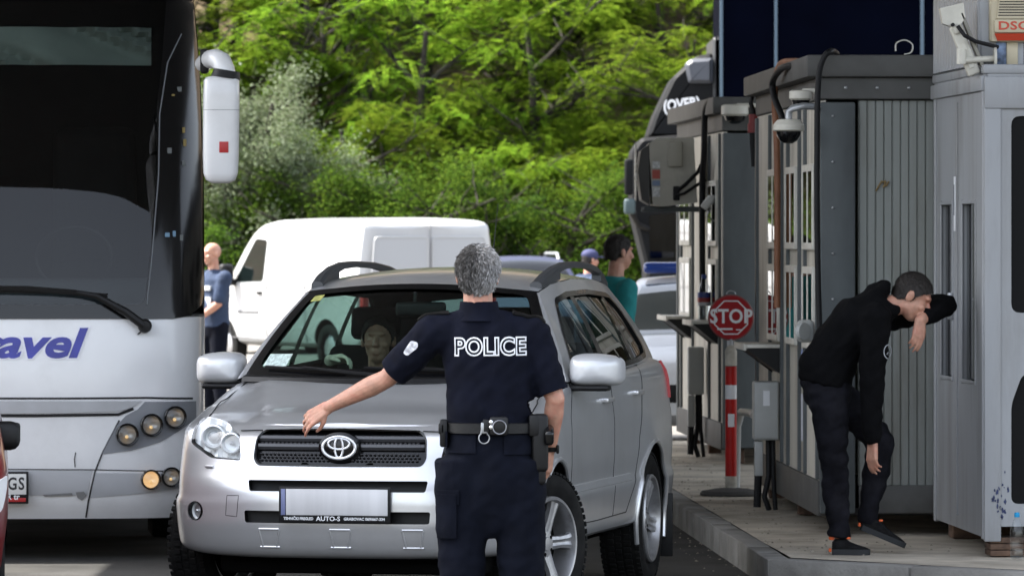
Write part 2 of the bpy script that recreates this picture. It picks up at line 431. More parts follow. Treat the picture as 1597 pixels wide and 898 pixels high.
def halfloop(k):
    """outline points of one level, front centre to rear centre; k=0 bottom .. 1 top edge"""
    out = []; NFp, NS, NR = 34, 60, 16
    for j in range(NFp + NS + NR + 1):
        if j <= NFp: ph = (j / NFp) ** .8 * pi / 2; seg = 0
        elif j <= NFp + NS: tt = (j - NFp) / NS; seg = 1
        else: ph = (j - NFp - NS) / NR * pi / 2; seg = 2
        z = .6; v = 0.
        for it in range(2):
            zt = interp(zt_t, v); zb = .325 if seg == 0 else .335
            if seg == 0: zb = lerp(.315, .34, smoothstep(0, .5, v))
            z = zb + (zt - zb) * k
            rr = .055; x = max(0, (z - (zt - rr)) / rr); du = rr * (1 - sqrt(max(0, 1 - x * x))) * .9
            rb = .05; xb = max(0, ((zb + rb) - z) / rb); du += rb * (1 - sqrt(max(0, 1 - xb * xb))) * .8
            f0 = interp(f0_t, z) + du; Lf = interp(L_t, z); r0 = interp(r0_t, z) - du
            if seg == 0:
                s_, c_ = sin(ph), cos(ph); v = f0 + Lf * (1 - c_ ** (2 / NF)); u = (interp(W_t, z) + .012 + .012 * smoothstep(.4, .75, v) * smoothstep(.98, .70, z) - du) * s_ ** (2 / NF)
            elif seg == 1:
                v = lerp(f0 + Lf, r0 - .38, tt); u = Wv(z, v) - du
                u += .012 * (1 - smoothstep(0, .12, tt)) * (1 - smoothstep(.98, .70, z)) * 0
            else:
                s_, c_ = sin(ph), cos(ph); v = r0 - .38 + .38 * s_ ** (2 / 2.6); u = (Wv(z, v) - du) * c_ ** (2 / 2.6)
        out.append((u, v, z))
    return out
def vw(u): return 1.02 + .36 * (u / .76) ** 2
def Hood(u, v, ue, ze):
    p = min(1, abs(u) / max(ue, .001)); cr = interp([(0, .0), (.15, .006), (.4, .035), (.8, .058), (1.1, .062), (1.4, .04)], v)
    uc = lerp(.40, .66, smoothstep(.05, 1.2, v))
    ridge = .016 * smoothstep(uc + .07, uc - .02, abs(u)) * smoothstep(.12, .45, v)
    return ze + cr * (1 - p ** 2.4) + ridge
NL = 44
levels = [halfloop((i / NL)) for i in range(NL + 1)]
nh = len(levels[0])
def full(hl): return [V((u, v, z)) for u, v, z in hl] + [V((-u, v, z)) for u, v, z in reversed(hl[1:-1])]
mb = MB(); rings = [full(h) for h in levels]; n = len(rings[0])
mb.loft(rings, 0, cap=False)
# bottom cap
cb = len(mb.v); o = 0
mb.f.append(tuple(range(n))); mb.m.append(1)
# top: lateral strips between left and right edge points
top = levels[-1]; KL = 36; base = NL * n
idx = []
for j in range(nh):
    u, v, z = top[j]; row = [base + j]
    if u > 1e-6 and 0 < j < nh - 1:
        for k in range(1, KL):
            uu = u * (1 - 2 * k / KL); vv = v
            if v > vw(uu) + .03: zz = lerp(min(z, 1.05), 1.02, 1)
            else: zz = Hood(uu, v, u, z)
            mb.v.append(V((uu, vv, zz))); mb.m  # noqa
            row.append(len(mb.v) - 1)
        row.append(base + (n - j))
    else: row = [base + j] * (KL + 1)
    idx.append(row)
for j in range(nh - 1):
    for k in range(KL):
        q = [idx[j][k], idx[j][k + 1], idx[j + 1][k + 1], idx[j + 1][k]]
        f = []
        for i in q:
            if i not in f: f.append(i)
        if len(f) > 2:
            c = sum((mb.v[i] for i in f), V()) / len(f)
            mb.f.append(tuple(f)); mb.m.append(2 if c.y > vw(c.x) + .015 else 0)
slots = [M['silver'], M['black_plastic'], M['dark_in'], M['silver']]
raw = mb.mesh('suv_body', slots, None)
# fetch pixel -> body coordinates on the front surface
def fpx(px, py):
    v = .05
    for i in range(25):
        o_ = SUVI @ V((0, 0, CAMZ)); d_ = (SUVI.to_3x3() @ (P(px, py, 27) - V((0, 0, CAMZ))))
        t_ = (v - o_.y) / d_.y; q = o_ + d_ * t_; v = .5 * v + .5 * Fr(max(-.93, min(.93, q.x)), q.z)
    return (q.x, q.z)
def spx(px, py):
    """pixel on the car's near flank -> (v, z)"""
    u = .87
    for i in range(6):
        o_ = SUVI @ V((0, 0, CAMZ)); d_ = (SUVI.to_3x3() @ (P(px, py, 27) - V((0, 0, CAMZ))))
        t_ = (u - o_.x) / d_.x; q = o_ + d_ * t_; u = side_u(q.y, q.z)
    return (q.y, q.z)
def side_u(v, z):
    zt = interp(zt_t, v); rr = .055; x = min(1, max(0, (z - (zt - rr)) / rr)); du = rr * (1 - sqrt(max(0, 1 - x * x))) * .9
    return Wv(z, v) - du
def cut_front(poly, depth, off=-.2, mi=1):
    """prism along v following the front surface: front open, bottom at F+depth"""
    c = MB(); pl = dense(poly, .02)
    c.loft([[V((u, -.3, z)) for u, z in pl], [V((u, Fr(u, z) + depth, z)) for u, z in pl]], mi)
    return c
grille = [fpx(*p) for p in ((400, 688), (411, 672), (470, 669), (528, 668), (590, 669), (655, 671), (666, 683), (667, 716), (656, 726), (528, 727), (408, 725), (398, 714))]
gz0 = min(p[1] for p in grille); gz1 = max(p[1] for p in grille)
gw = max(p[0] for p in grille); gw = (gw - min(p[0] for p in grille)) / 2
grille = rpoly([(-gw, gz0 + .035), (-gw + .022, gz0 + .003), (0, gz0), (gw - .022, gz0 + .003), (gw, gz0 + .035), (gw - .006, gz1 - .045), (gw - .04, gz1 - .008), (0, gz1), (-gw + .04, gz1 - .008), (-gw + .006, gz1 - .045)], .02)
slot1 = rpoly([(-.43, .637), (.43, .637), (.44, .690), (-.44, .690)], .012)
slot2 = rpoly([(-.45, .487), (.45, .487), (.455, .545), (-.455, .545)], .012)
hl = [fpx(*p) for p in ((298, 690), (303, 664), (319, 648), (345, 655), (374, 676), (376, 718), (330, 714))]
cuts = [cut_front(grille, .05), cut_front(slot1, .06), cut_front(slot2, .06)]
hl_l = rpoly(hl, .018); hl_r = [(-u, z) for u, z in hl_l]
cuts += [cut_front(hl_l, .09), cut_front(hl_r, .09)]
fogs = [(fpx(304, 796)), ]; fogs.append((-fogs[0][0], fogs[0][1]))
for (u, z) in fogs: cuts.append(cut_front([(u + .047 * cos(a * pi / 10), z + .047 * sin(a * pi / 10)) for a in range(20)], .03, mi=3))
WF, WR, WZ, ARCH = .87, 3.43, .355, .405
for v in (WF, WR):
    for s in (-1, 1):
        c = MB(); c.cyl((s * .55, v, WZ + .01), (s * 1.2, v, WZ + .01), ARCH, n=72, mi=1); cuts.append(c)
        c = MB(); c.rbox((s * .86, v, .1), (.62, ARCH * 1.94, .6), 0, mi=1); cuts.append(c)
cur = raw
for c in cuts: cur = boolean(cur, c.mesh('cut', slots, None))
smooth(cur, 28)
link('body', cur, suv)

# greenhouse ------------------------------------------------------------
def WS(a, b):
    B = V((.80 * a, 1.03 + .33 * a * a, 1.145)); T = V((.588 * a, 1.76 + .10 * a * a, 1.606 - .042 * a * a))
    p = B.lerp(T, b); q = 4 * b * (1 - b) * .022; return p + V((0, -q * .6, q))
ub_t = [(1.3, .842), (1.6, .842), (2.5, .84), (3.4, .82), (4.0, .775), (4.25, .74)]
ut_t = [(1.8, .592), (2.2, .612), (2.8, .615), (3.4, .60), (4.05, .55)]
zr_t = [(1.80, 1.562), (2.1, 1.604), (2.6, 1.628), (3.2, 1.62), (3.7, 1.59), (4.05, 1.545)]
def Sd(v, z, s=1, off=0.):
    zb = interp(zt_t, v) - .004; zt = interp(zr_t, v); t_ = (z - zb) / (zt - zb)
    return V((s * (lerp(interp(ub_t, v), interp(ut_t, v), t_) + .03 * 4 * t_ * (1 - t_) * .6 + off), v, z))
shell = [(1.37, 1.128), (2.5, 1.15), (3.6, 1.18), (4.12, 1.19), (4.02, 1.548), (3.7, 1.59), (3.2, 1.62), (2.6, 1.628), (2.1, 1.604), (1.87, 1.568)]
dlo = rpoly([(1.60, 1.160), (2.5, 1.178), (3.4, 1.205), (3.74, 1.225), (3.80, 1.26), (3.60, 1.46), (3.42, 1.528), (2.8, 1.552), (2.3, 1.545), (2.02, 1.515)], .04)
dlo_o = shrink(dlo, -.022)
Apill = MB()
for s in (-1, 1):
    sheet(shell, [dlo], lambda x, y: Sd(x, y, s), .06, mb=Apill, de=.04)
    # pillar face between windscreen and side frame
    Apill.grid(lambda a, b: WS(s, b).lerp(Sd(lerp(1.37, 1.87, b), lerp(1.128, 1.568, b), s), a) + V((s * .012 * 4 * a * (1 - a), -.012 * 4 * a * (1 - a), 0)), 4, 14)
def Roof(a, b):
    v = lerp(1.76 + .10 * a * a, 4.02 - .0 * a * a, b); cr = interp([(1.76, .044), (2.2, .056), (3.0, .062), (4.0, .05)], v)
    z = interp(zr_t, v) + cr * (1 - abs(a) ** 2.2); return V((a * interp(ut_t, v), v, z))
Apill.grid(lambda a, b: Roof(2 * a - 1, b), 28, 30)
def Tail(a, b):
    B = V((.74 * a, 4.25 - .13 * a * a, 1.185)); T = V((.55 * a, 4.02, 1.548 + .05 * (1 - abs(a) ** 2.2))); return B.lerp(T, b) + V((0, .03 * 4 * b * (1 - b), 0))
tw = rpoly([(-.86, .14), (.86, .14), (.86, .84), (-.86, .84)], .1)
sheet([(-1, 0), (1, 0), (1, 1), (-1, 1)], [tw], Tail, .12, mb=Apill, de=.08)
me = Apill.mesh('upper', [M['silver'], M['dark_in']], None)
bm = bmesh.new(); bm.from_mesh(me); bmesh.ops.remove_doubles(bm, verts=list(bm.verts), dist=.006); bmesh.ops.recalc_face_normals(bm, faces=list(bm.faces)); bm.to_mesh(me); bm.free()
me = evaluated(me, [('SOLIDIFY', dict(thickness=.028, offset=-1., material_offset=1, material_offset_rim=1))])
link('roof', smooth(me, 40), suv)
# glazing
gfr = MB()
sheet([(-1, 0), (1, 0), (1, 1), (-1, 1)], [rpoly([(-.935, .085), (.935, .085), (.915, .93), (-.915, .93)], .08)], lambda a, b: WS(a, b) + V((0, -.003, .004)), .1, mb=gfr, de=.05)
wsg = MB(); wsg.grid(lambda a, b: WS((2 * a - 1) * .99, b * .99 + .005) + V((0, .004, -.002)), 20, 12)
wso = wsg.build('windscreen', M['carglass'], suv)
gfr.build('edging', M['gloss_black'], wso, fix=False)
stk = MB()
for (a0, a1, b0, b1, mi) in ((-.89, -.80, .83, .91, 0), (-.90, -.72, .10, .22, 1)):
    stk.grid(lambda a, b: WS(lerp(a0, a1, a), lerp(b0, b1, b)) + V((0, -.006, .006)), 3, 3, mi)
split_build(stk, 'sticker', [mat('yellow sticker', (.40, .40, .12), rough=.5, var=.5, vscale=60), mat('pale sticker', (.45, .55, .52), rough=.5, var=.4, vscale=70)], wso, fix=False)
for s in (-1, 1):
    w = MB(); wn_ = 'side_window'
    sheet(dlo, [], lambda x, y: Sd(x, y, s, -.012), .07, mb=w, de=.05)
    wo = w.build(wn_, M['sideglass'], suv, fix=False)
    tr = MB()
    sheet(dlo_o, [shrink(dlo, .004)], lambda x, y: Sd(x, y, s, .003), .06, mb=tr, de=.03)
    for (v0, v1, w_) in ((2.425, 2.385, .055), (3.29, 3.20, .05)):
        pl = [(v0 - w_, 1.165), (v0 + w_, 1.165), (v1 + w_ * .8, 1.56), (v1 - w_ * .8, 1.56)]
        pl = [(x, min(y, interp([(2.0, 1.515), (2.3, 1.545), (2.8, 1.552), (3.42, 1.528)], x))) for x, y in pl]
        sheet(pl, [], lambda x, y: Sd(x, y, s, -.001), .05, mb=tr, de=.04)
    ff = [(1.60, 1.165), (1.76, 1.168), (1.735, 1.30), (1.70, 1.26)]
    sheet(ff, [], lambda x, y: Sd(x, y, s, -.001), .05, mb=tr, de=.04)
    tr.build('window_trim', M['gloss_black'], wo, fix=False)
tg = MB(); sheet(tw, [], lambda a, b: Tail(a, b) + V((0, -.01, 0)), .12, mb=tg, de=.08)
tg.build('rear_window', M['sideglass'], suv, fix=False)

# grille -----------------------------------------------------------------
gm = MB(); gs = shrink(grille, .004)
sheet(gs, [], lambda u, z: V((u, Fr(u, z) + .040, z)), .03, mb=gm, mi=0)
for zc, hh in ((gz1 - .048, .016), (.5 * (gz0 + gz1) + .002, .016)):
    ring = [(-hh * .4, 0), (hh * .2, -hh * .9), (hh * .9, -hh), (hh * .9, hh), (-hh * .2, hh * .8)]
    gm.loft([[V((u, Fr(u, zc) + .016 + a, zc + b)) for a, b in ring] for u in [lerp(-gw + .015, gw - .015, i / 24) for i in range(25)]], 1)
for band in (0, 1):
    zc0 = (.5 * (gz0 + gz1) - .035) if band == 0 else (gz1 - .088 + .004)
    if band == 0: zc0 = gz0 + .042
    for row in range(3):
        zz = zc0 + (row - 1) * .0145
        for i in range(38):
            u = lerp(-gw + .03, gw - .03, (i + (.5 if row % 2 else 0)) / 38)
            gm.ell((u, Fr(u, zz) + .030, zz), (.0085, .008, .0042), 5, 1)
pr = dense(grille, .02); N_ = len(pr)
gm.loft([[V((pr[i % N_][0] * (1 + k1), Fr(*pr[i % N_]) + k2, pr[i % N_][1] + (pr[i % N_][1] - .5 * (gz0 + gz1)) * k3)) for k1, k2, k3 in ((-.012, .035, -.07), (-.012, -.002, -.07), (.004, -.003, .02), (.004, .01, .02))] for i in range(N_ + 1)], 0, cap=False)
gobj = gm.build('grille', [M['gloss_black'], mat('grille grey', (.05, .05, .055), rough=.3, coat=.3)], suv)
# maker's emblem: three rings on a dark oval
em = MB(); zc = .845; u0 = .0; v0 = Fr(0, zc) - .006
em.loft([[V((u0 + a_ * cos(t_), v0 + dv, zc + b_ * sin(t_))) for t_ in [2 * pi * i / 40 for i in range(40)]] for a_, b_, dv in ((.105, .074, .03), (.103, .072, .008), (.088, .060, 0))], 0)
def ring_e(cx, cz, rx, rz, r, mi):
    N = 48; pts = [V((u0 + cx + rx * cos(2 * pi * i / N), v0 - .006, zc + cz + rz * sin(2 * pi * i / N))) for i in range(N)]
    em.loft([[p + V(((p.x - u0 - cx) / rx * r * cos(q), -r * .8 * sin(q), (p.z - zc - cz) / rz * r * cos(q))) for q in [2 * pi * k / 8 for k in range(8)]] for p in pts + [pts[0]]], mi, cap=False)
ring_e(0, 0, .080, .052, .0075, 1); ring_e(0, .018, .052, .026, .006, 1); ring_e(0, 0, .020, .048, .006, 1)
em.build('emblem', [M['gloss_black'], mat('emblem chrome', (.82, .83, .85), rough=.22, metal=.6)], gobj)
# headlights -------------------------------------------------------------
for poly, s in ((hl_l, -1), (hl_r, 1)):
    ins = shrink(poly, .003)
    ln = MB(); sheet(ins, [], lambda u, z: V((u, Fr(u, z) - .002, z)), .03, mb=ln)
    lo = ln.build('headlight', M['lens'], suv, fix=False)
    rf = MB(); sheet(ins, [], lambda u, z: V((u, Fr(u, z) + .075 + .012 * sin(u * 90), z)), .02, mb=rf)
    us = [p[0] for p in poly]; cu = (min(us) + max(us)) / 2; cz_ = sum(p[1] for p in poly) / len(poly)
    for (du, dz, r_) in ((-.02, .0, .052), (.085 if s < 0 else -.085, -.028, .045)):
        if s > 0 and du == -.02: du = .02
        uc, zc_ = cu + du, cz_ + dz; vv = Fr(uc, zc_) + .028
        Mx = Matrix.Translation((uc, vv, zc_)) @ Matrix.Rotation(pi / 2, 4, 'X')
        rf.lathe([(r_ * 1.12, -.045), (r_ * 1.15, .012), (r_ * 1.0, .016), (r_ * .9, .004), (r_ * .8, -.012), (r_ * .25, -.022), (.001, -.022)], 28, Mx, 0)
        rf.ell((uc, vv + .004, zc_), ((r_ * .56, .018, r_ * .56) if r_ > .05 else (r_ * .22, .02, r_ * .22)), 12, 1)
    rf.build('reflector', [M['reflector'], mat('projector lens', (.45, .46, .48), rough=.22, coat=.6)], lo, fix=False)
for (u, z) in fogs:
    f = MB(); vv = Fr(u, z); out_n = V((u * .9, -1, 0)).normalized()
    Mx = Matrix.Translation((u, vv + .012, z)) @ out_n.to_track_quat('Z', 'Y').to_matrix().to_4x4()
    f.lathe([(.046, -.03), (.047, .004), (.042, .006), (.039, -.004)], 28, Mx, 1, cap=False); f.lathe([(.039, -.012), (.02, -.022), (.001, -.024)], 28, Mx, 0, cap=False); f.ell(Mx @ V((0, 0, -.014)), .010, 8, 3); f.lathe([(.039, -.003), (.02, .004), (.001, .006)], 24, Mx, 2, cap=False)
    f.build('fog_lamp', [M['reflector'], M['gloss_black'], M['lens'], M['chrome']], suv)
# number plate with dealer frame ------------------------------------------
pz0, pz1 = fpx(528, 803)[1], fpx(528, 762)[1]; pu = .262
pl = MB(); vv = Fr(.0, .6) - .012
pl.rbox((0, vv - .004, (pz0 + pz1) / 2 - .012), (2 * pu + .02, .014, pz1 - pz0 + .045), .004, mi=0)
po = pl.build('number_plate', [M['black_plastic']], suv)
q = MB(); q.rbox((.012, vv - .0125, (pz0 + pz1) / 2), (2 * pu - .028, .004, pz1 - pz0), .002, mi=0); q.rbox((-pu + .012, vv - .0125, (pz0 + pz1) / 2), (.022, .004, pz1 - pz0), .002, mi=1)
q.build('plate_panel', [M['plate_white'], M['plate_blue']], po)
for s_, sz, x_, b_ in (('AUTO-S', .030, -.030, .0006), ('TEHNIČKI PREGLED', .0185, -.175, .0005), ('GRABOVAC 069/667-334', .0185, .146, .0005)):
    tm = text_mb(s_, sz, .0006, bold=b_)
    xs = [p.x for p in tm.v]; wd = max(xs) - min(xs); tgt = {'AUTO-S': .118}.get(s_, .145 if 'T' == s_[0] else .20)
    kx = tgt / wd
    tm.xf(Matrix.Translation((x_, vv - .0122, pz0 - .0165)) @ Matrix.Rotation(pi / 2, 4, 'X') @ Matrix.Diagonal((kx, 1, 1, 1)))
    tm.build('lettering', M['white_ink'], po, None)
# skid ribs, washer caps, tow cover ---------------------------------------
det = MB()
for uc in (-.33, .02, .37):
    pts = [(uc - .045, .455), (uc + .045, .455), (uc + .035, .37), (uc - .035, .37)]
    for a_, b_ in (((uc - .05, .455), (uc - .035, .375)), ((uc + .05, .455), (uc + .035, .375))):
        det.tube([V((lerp(a_[0], b_[0], t_), Fr(lerp(a_[0], b_[0], t_), lerp(a_[1], b_[1], t_)) + .001, lerp(a_[1], b_[1], t_))) for t_ in (0, .25, .5, .75, 1)], .0055, 8)
    det.tube([V((lerp(uc - .048, uc + .05, t_), Fr(lerp(uc - .05, uc + .05, t_), .372) + .001, .372)) for t_ in (0, .5, 1)], .006, 8)
    det.tube([V((lerp(uc - .05, uc + .05, t_), Fr(lerp(uc - .05, uc + .05, t_), .458) + .001, .458)) for t_ in (0, .5, 1)], .006, 8)
for u, z in (fpx(327, 727),):
    for s in (1, -1): det.rbox((s * u, Fr(u, z) - .001, z), (.05, .02, .013), .005, M=Matrix.Rotation(s * -.42, 4, 'Z'))
split_build(det, 'bumper_trim', M['silver'], suv)
# seams -------------------------------------------------------------------
sm = MB()
def seam_f(pts, r=.0028):
    sm.tube([V((u, Fr(u, z) + .0005, z)) for u, z in dense(pts, .02, False)], r, 6)
def seam_s(pts, r=.0032):
    for s in (-1, 1): sm.tube([V((s * (side_u(v, z) - .0005), v, z)) for v, z in dense(pts, .03, False)], r, 6)
a1 = fpx(376, 671); a2 = (-gw + .03, gz1 - .01)
for s in (-1, 1):
    seam_f([(s * a1[0] * -1 if s > 0 else a1[0], a1[1]), (s * abs(a2[0]), a2[1])])
tow = [fpx(*p) for p in ((354, 772), (372, 772), (369, 805), (352, 803))]
seam_f(tow + [tow[0]], .0018)
seam_s([(1.27, .42), (1.25, .75), (1.30, .95), (1.40, 1.08), (1.44, 1.125)])
seam_s([(2.40, .42), (2.40, .8), (2.41, 1.15)])
seam_s([(2.75, .42), (2.98, .62), (3.05, .80), (3.18, .95), (3.27, 1.08), (3.30, 1.17)])
seam_s([(1.28, .42), (2.0, .415), (2.75, .42)])
# bonnet shut line on the wings
for s in (-1, 1):
    pts = []
    for i in range(16):
        v = lerp(.40, 1.30, i / 15)
        ue = min(top, key=lambda q: abs(q[1] - v)); uu = ue[0] - .035
        pts.append(V((s * uu, v, Hood(uu, v, ue[0], ue[2]) + .0005)))
    sm.tube(pts, .0032, 6)
split_build(sm, 'panel_gap', M['black_plastic'], suv)
# arch lips
for v in (WF, WR):
    for s in (-1, 1):
        al = MB(); pts = []
        for i in range(33):
            a_ = lerp(-.32, pi + .32, i / 32); vv = v + (ARCH - .004) * cos(a_); zz = WZ + .01 + (ARCH - .004) * sin(a_)
            pts.append(V((s * (side_u(vv, max(.37, zz)) if vv > .62 else 10), vv, zz)))
        pts = [p for p in pts if abs(p.x) < 2]
        al.tube(pts, .013, 8); al.build('arch_lip', M['silver'], suv)
# doors' handles
for s in (-1, 1):
    for v in (2.24, 3.07):
        h = MB(); z = 1.015 + (v - 2.24) * .02; u = side_u(v, z)
        h.rbox((s * (u + .022), v, z), (.018, .19, .026), .008, 3); h.rbox((s * (u + .008), v - .08, z), (.03, .03, .024), .006); h.rbox((s * (u + .008), v + .08, z), (.03, .03, .024), .006)
        h.build('door_handle', M['silver'], suv)
    mo = MB()
    for z in (.60,):
        ring = [(0, -.02), (.008, -.016), (.01, 0), (.008, .016), (0, .02)]
        mo.loft([[V((s * (side_u(v, z + b) + a - .002), v, z + b)) for a, b in ring] for v in [lerp(1.32, 2.84, i / 30) for i in range(31)]], 0)
    mo.build('door_moulding', M['silver'], suv)
    # door mirror
    mi = MB(); c = V((s * .965, 1.47, 1.185)); rings = []
    for i in range(19):
        t_ = i / 18; dv = lerp(-.095, .07, t_); k = max(.02, (1 - (1 - t_) ** 3.2)) ** (1 / 3.2)
        prof = []
        for j in range(44):
            q_ = 2 * pi * j / 44; cx, sx = cos(q_), sin(q_); e_ = .48
            x = math.copysign(abs(cx) ** e_, cx) * .130 * k; z = math.copysign(abs(sx) ** e_, sx) * (.082 * k)
            if z > 0: z *= 1 - .16 * max(0, s * x / .13)
            prof.append(c + V((x, dv + .06 * max(0, s * x / .13) ** 2, z)))
        rings.append(prof)
    mi.loft(rings, 0)
    mo_ = mi.build('door_mirror', M['mirrorpaint'], suv, 50)
    b_ = MB(); b_.rbox(c + V((-s * .03, -.005, -.088)), (.21, .12, .03), .014, 3); b_.rbox((s * .85, 1.50, 1.12), (.12, .07, .05), .015, 2)
    b_.grid(lambda x, y: c + V((lerp(-.112, .112, x), .072, lerp(-.066, .068, y))), 1, 1)
    b_.build('mirror_base', M['black_plastic'], mo_)
    # roof rail
    rl = MB(); u_ = .585
    prof = [(1.93, .004, .050, .02), (2.05, .020, .048, .024), (2.25, .043, .040, .022), (2.5, .058, .034, .018), (2.8, .064, .03, .016), (3.2, .062, .03, .016), (3.5, .052, .034, .018), (3.7, .03, .042, .022), (3.86, .004, .045, .02)]
    rings = []
    for v, h_, w_, t_ in prof:
        zb = interp(zr_t, v) + .012; uu = s * (interp(ut_t, v) - .03)
        rings.append([V((uu + dx * w_ * .6, v, zb + h_ + dz * t_)) for dx, dz in ((-1, -1), (1, -1), (1, .4), (.5, 1), (-.5, 1), (-1, .4))])
    rl.loft(rings, 0)
    for v0, v1 in ((1.94, 2.36), (3.55, 3.84)):
        vs_ = [lerp(v0, v1, i / 6) for i in range(7)]
        hh = lambda v: interp([(a, b) for a, b, c_, d_ in prof], v)
        rl.loft([[V((s * (interp(ut_t, v) - .03) + dx * .026, v, interp(zr_t, v) + (0.0 if dz == 0 else hh(v)) + .006)) for dx, dz in ((-1, 0), (1, 0), (1, 1), (-1, 1))] for v in vs_], 0)
    rl.build('roof_rail', mat('rail grey', (.055, .058, .062), rough=.45, metal=.2), suv)
    # rear lamp
    tl = MB(); sheet([(3.98, .98), (4.14, 1.0), (4.16, 1.17), (4.02, 1.18)], [], lambda v, z: V((s * (side_u(v, z) + .012 - max(0, v - 4.0) * .45), v, z)), .05, mb=tl)
    link('tail_lamp', smooth(solid(tl.mesh('t', M['red_ink'], None), .02)), suv)
# wheels ------------------------------------------------------------------
def tyre_mb(R=.355, rim=.232, w=.225, blocks=True):
    t_ = MB(); h = w / 2
    t_.lathe([(rim, -h * .78), (rim + .012, -h * .86), (rim + .05, -h), (R - .045, -h), (R - .016, -h * .88), (R - .004, -h * .72), (R - .004, h * .72), (R - .016, h * .88), (R - .045, h), (rim + .05, h), (rim + .012, h * .86), (rim, h * .78)], 64, closed_prof=True)
    if blocks:
        for i in range(60):
            a = 2 * pi * i / 60
            for x, wx, ph in ((-.42, .30, 0), (-.05, .26, .5), (.36, .34, .2), (-.84, .22, .5), (.82, .22, 0)):
                aa = a + ph * 2 * pi / 60
                t_.rbox(V(((R - .003 - (.006 if abs(x) > .7 else 0)) * cos(aa), (R - .003 - (.006 if abs(x) > .7 else 0)) * sin(aa), x * h)), (.014, .024, wx * h), .002, 1, M=Matrix.Rotation(aa, 4, 'Z'))
    return t_
def rim_mb(R=.232, off=.06, spokes=5):
    t_ = MB()
    t_.lathe([(R - .012, -.09), (R, -.088), (R + .001, .088), (R - .006, .096), (R - .016, .094), (R - .022, .08), (R - .03, .03), (R - .028, -.09)], 56, closed_prof=True)
    for i in range(spokes):
        Rz = Matrix.Rotation(2 * pi * i / spokes, 4, 'Z'); rings = []
        for r_, w_, z_, th in ((.03, .034, .052, .03), (.075, .034, .058, .028), (.13, .030, .066, .026), (.185, .036, .074, .024), (R - .016, .048, .078, .022)):
            rings.append([Rz @ V((r_, x, z)) for x, z in ((-w_, z_ - th), (-w_ * .9, z_ - .004), (-w_ * .45, z_), (-.004, z_ - .006), (.004, z_ - .006), (w_ * .45, z_), (w_ * .9, z_ - .004), (w_, z_ - th))])
        t_.loft(rings, 0)
    t_.lathe([(.07, .02), (.068, .05), (.06, .056), (.035, .058), (.032, .064), (.001, .066)], 32)
    for i in range(5):
        a = 2 * pi * (i + .5) / 5; t_.cyl((.052 * cos(a), .052 * sin(a), .04), (.052 * cos(a), .052 * sin(a), .0595), .009, n=10, mi=1)
    t_.lathe([(R - .03, -.02), (.10, -.03), (.09, -.05), (.001, -.05)], 40, mi=1)
    return t_
tyre_me = tyre_mb().mesh('tyre', M['rubber'], 30); rim_me = rim_mb().mesh('rim', [M['alloy'], M['under']], 32)
for v in (WF, WR):
    for s in (-1, 1):
        w = bpy.data.objects.new('wheel', tyre_me); COL.objects.link(w); w.parent = suv
        st = radians(-19) if v == WF else 0
        w.location = (s * .775, v, WZ)
        # axle along local z, outwards; spin gives each wheel its own spoke position
        Mw = Matrix.Rotation(st, 4, 'Z') @ Matrix.Rotation(s * pi / 2, 4, 'Y') @ Matrix.Rotation({(WF, 1): .35, (WR, 1): .1}.get((v, s), .6), 4, 'Z')
        w.rotation_euler = Mw.to_euler()
        r_ = bpy.data.objects.new('rim', rim_me); COL.objects.link(r_); r_.parent = w; r_.location = (0, 0, .022)
for s in (-1, 1):
    f = MB(); f.rbox((s * .80, WR + .43, .30), (.24, .012, .34), .004); f.build('mud_flap', M['black_plastic'], suv)
ub = MB(); ub.rbox((0, 2.1, .36), (1.2, 3.6, .22), .03); ub.rbox((0, .55, .28), (1.3, .5, .1), .03); ub.build('underbody', M['under'], suv)
# wipers and cowl -----------------------------------------------------------
cw = MB()
cw.loft([[WS(a, .0) + V((0, dy, dz)) for dy, dz in ((-.07, -.02), (-.05, .004), (.01, .012), (.03, .0), (.0, -.03))] for a in [lerp(-1, 1, i / 20) for i in range(21)]], 0)
cw.build('cowl', M['black_plastic'], suv)
wp = MB()
for a0, a1 in ((-.28, -.86), (.55, -.15)):
    pts = [WS(lerp(a0, a1, t_), .045 + .03 * t_) + V((0, -.016, .016)) for t_ in [i / 8 for i in range(9)]]
    wp.tube(pts, .007, 6)
    wp.tube([WS(a0 + .25, .0) + V((0, -.03, .02)), WS(a0 - .05, .02) + V((0, -.03, .03)), WS((a0 + a1) / 2, .06) + V((0, -.022, .025))], [.011, .009, .006], 6)
split_build(wp, 'wiper', M['black_plastic'], suv)
# cabin -------------------------------------------------------------------
cb = MB()
cb.rbox((0, 1.45, 1.07), (1.42, .42, .12), .05, 3); cb.rbox((-.36, 1.58, 1.10), (.40, .20, .10), .04, 3)
cb.build('dashboard', M['dark_in'], suv)
for u in (-.37, .37):
    for v in (2.32, 3.18):
        st = MB(); Mx = Matrix.Rotation(-.20, 4, 'X')
        st.rbox((u, v, 1.08), (.48, .14, .42), .06, 3, M=Mx); st.rbox((u, v + .07, 1.40 - (0 if v < 3 else .06)), (.26, .08, .17), .035, 3, M=Mx); st.cyl((u - .06, v + .05, 1.25), (u - .06, v + .06, 1.4), .008, n=8); st.cyl((u + .06, v + .05, 1.25), (u + .06, v + .06, 1.4), .008, n=8)
        st.build('seat', M['dark_in'], suv)
sw = MB(); Mx = Matrix.Translation((.36, 1.80, 1.07)) @ Matrix.Rotation(radians(115), 4, 'X')
N = 40; rng = [[Mx @ V(((.185 + .014 * cos(q)) * cos(2 * pi * i / N), (.185 + .014 * cos(q)) * sin(2 * pi * i / N), .014 * sin(q))) for q in [2 * pi * k / 8 for k in range(8)]] for i in range(N + 1)]
sw.loft(rng, 0, cap=False); sw.rbox(Mx @ V((0, 0, 0)), (.12, .08, .03), .012, M=Mx.to_3x3().to_4x4())
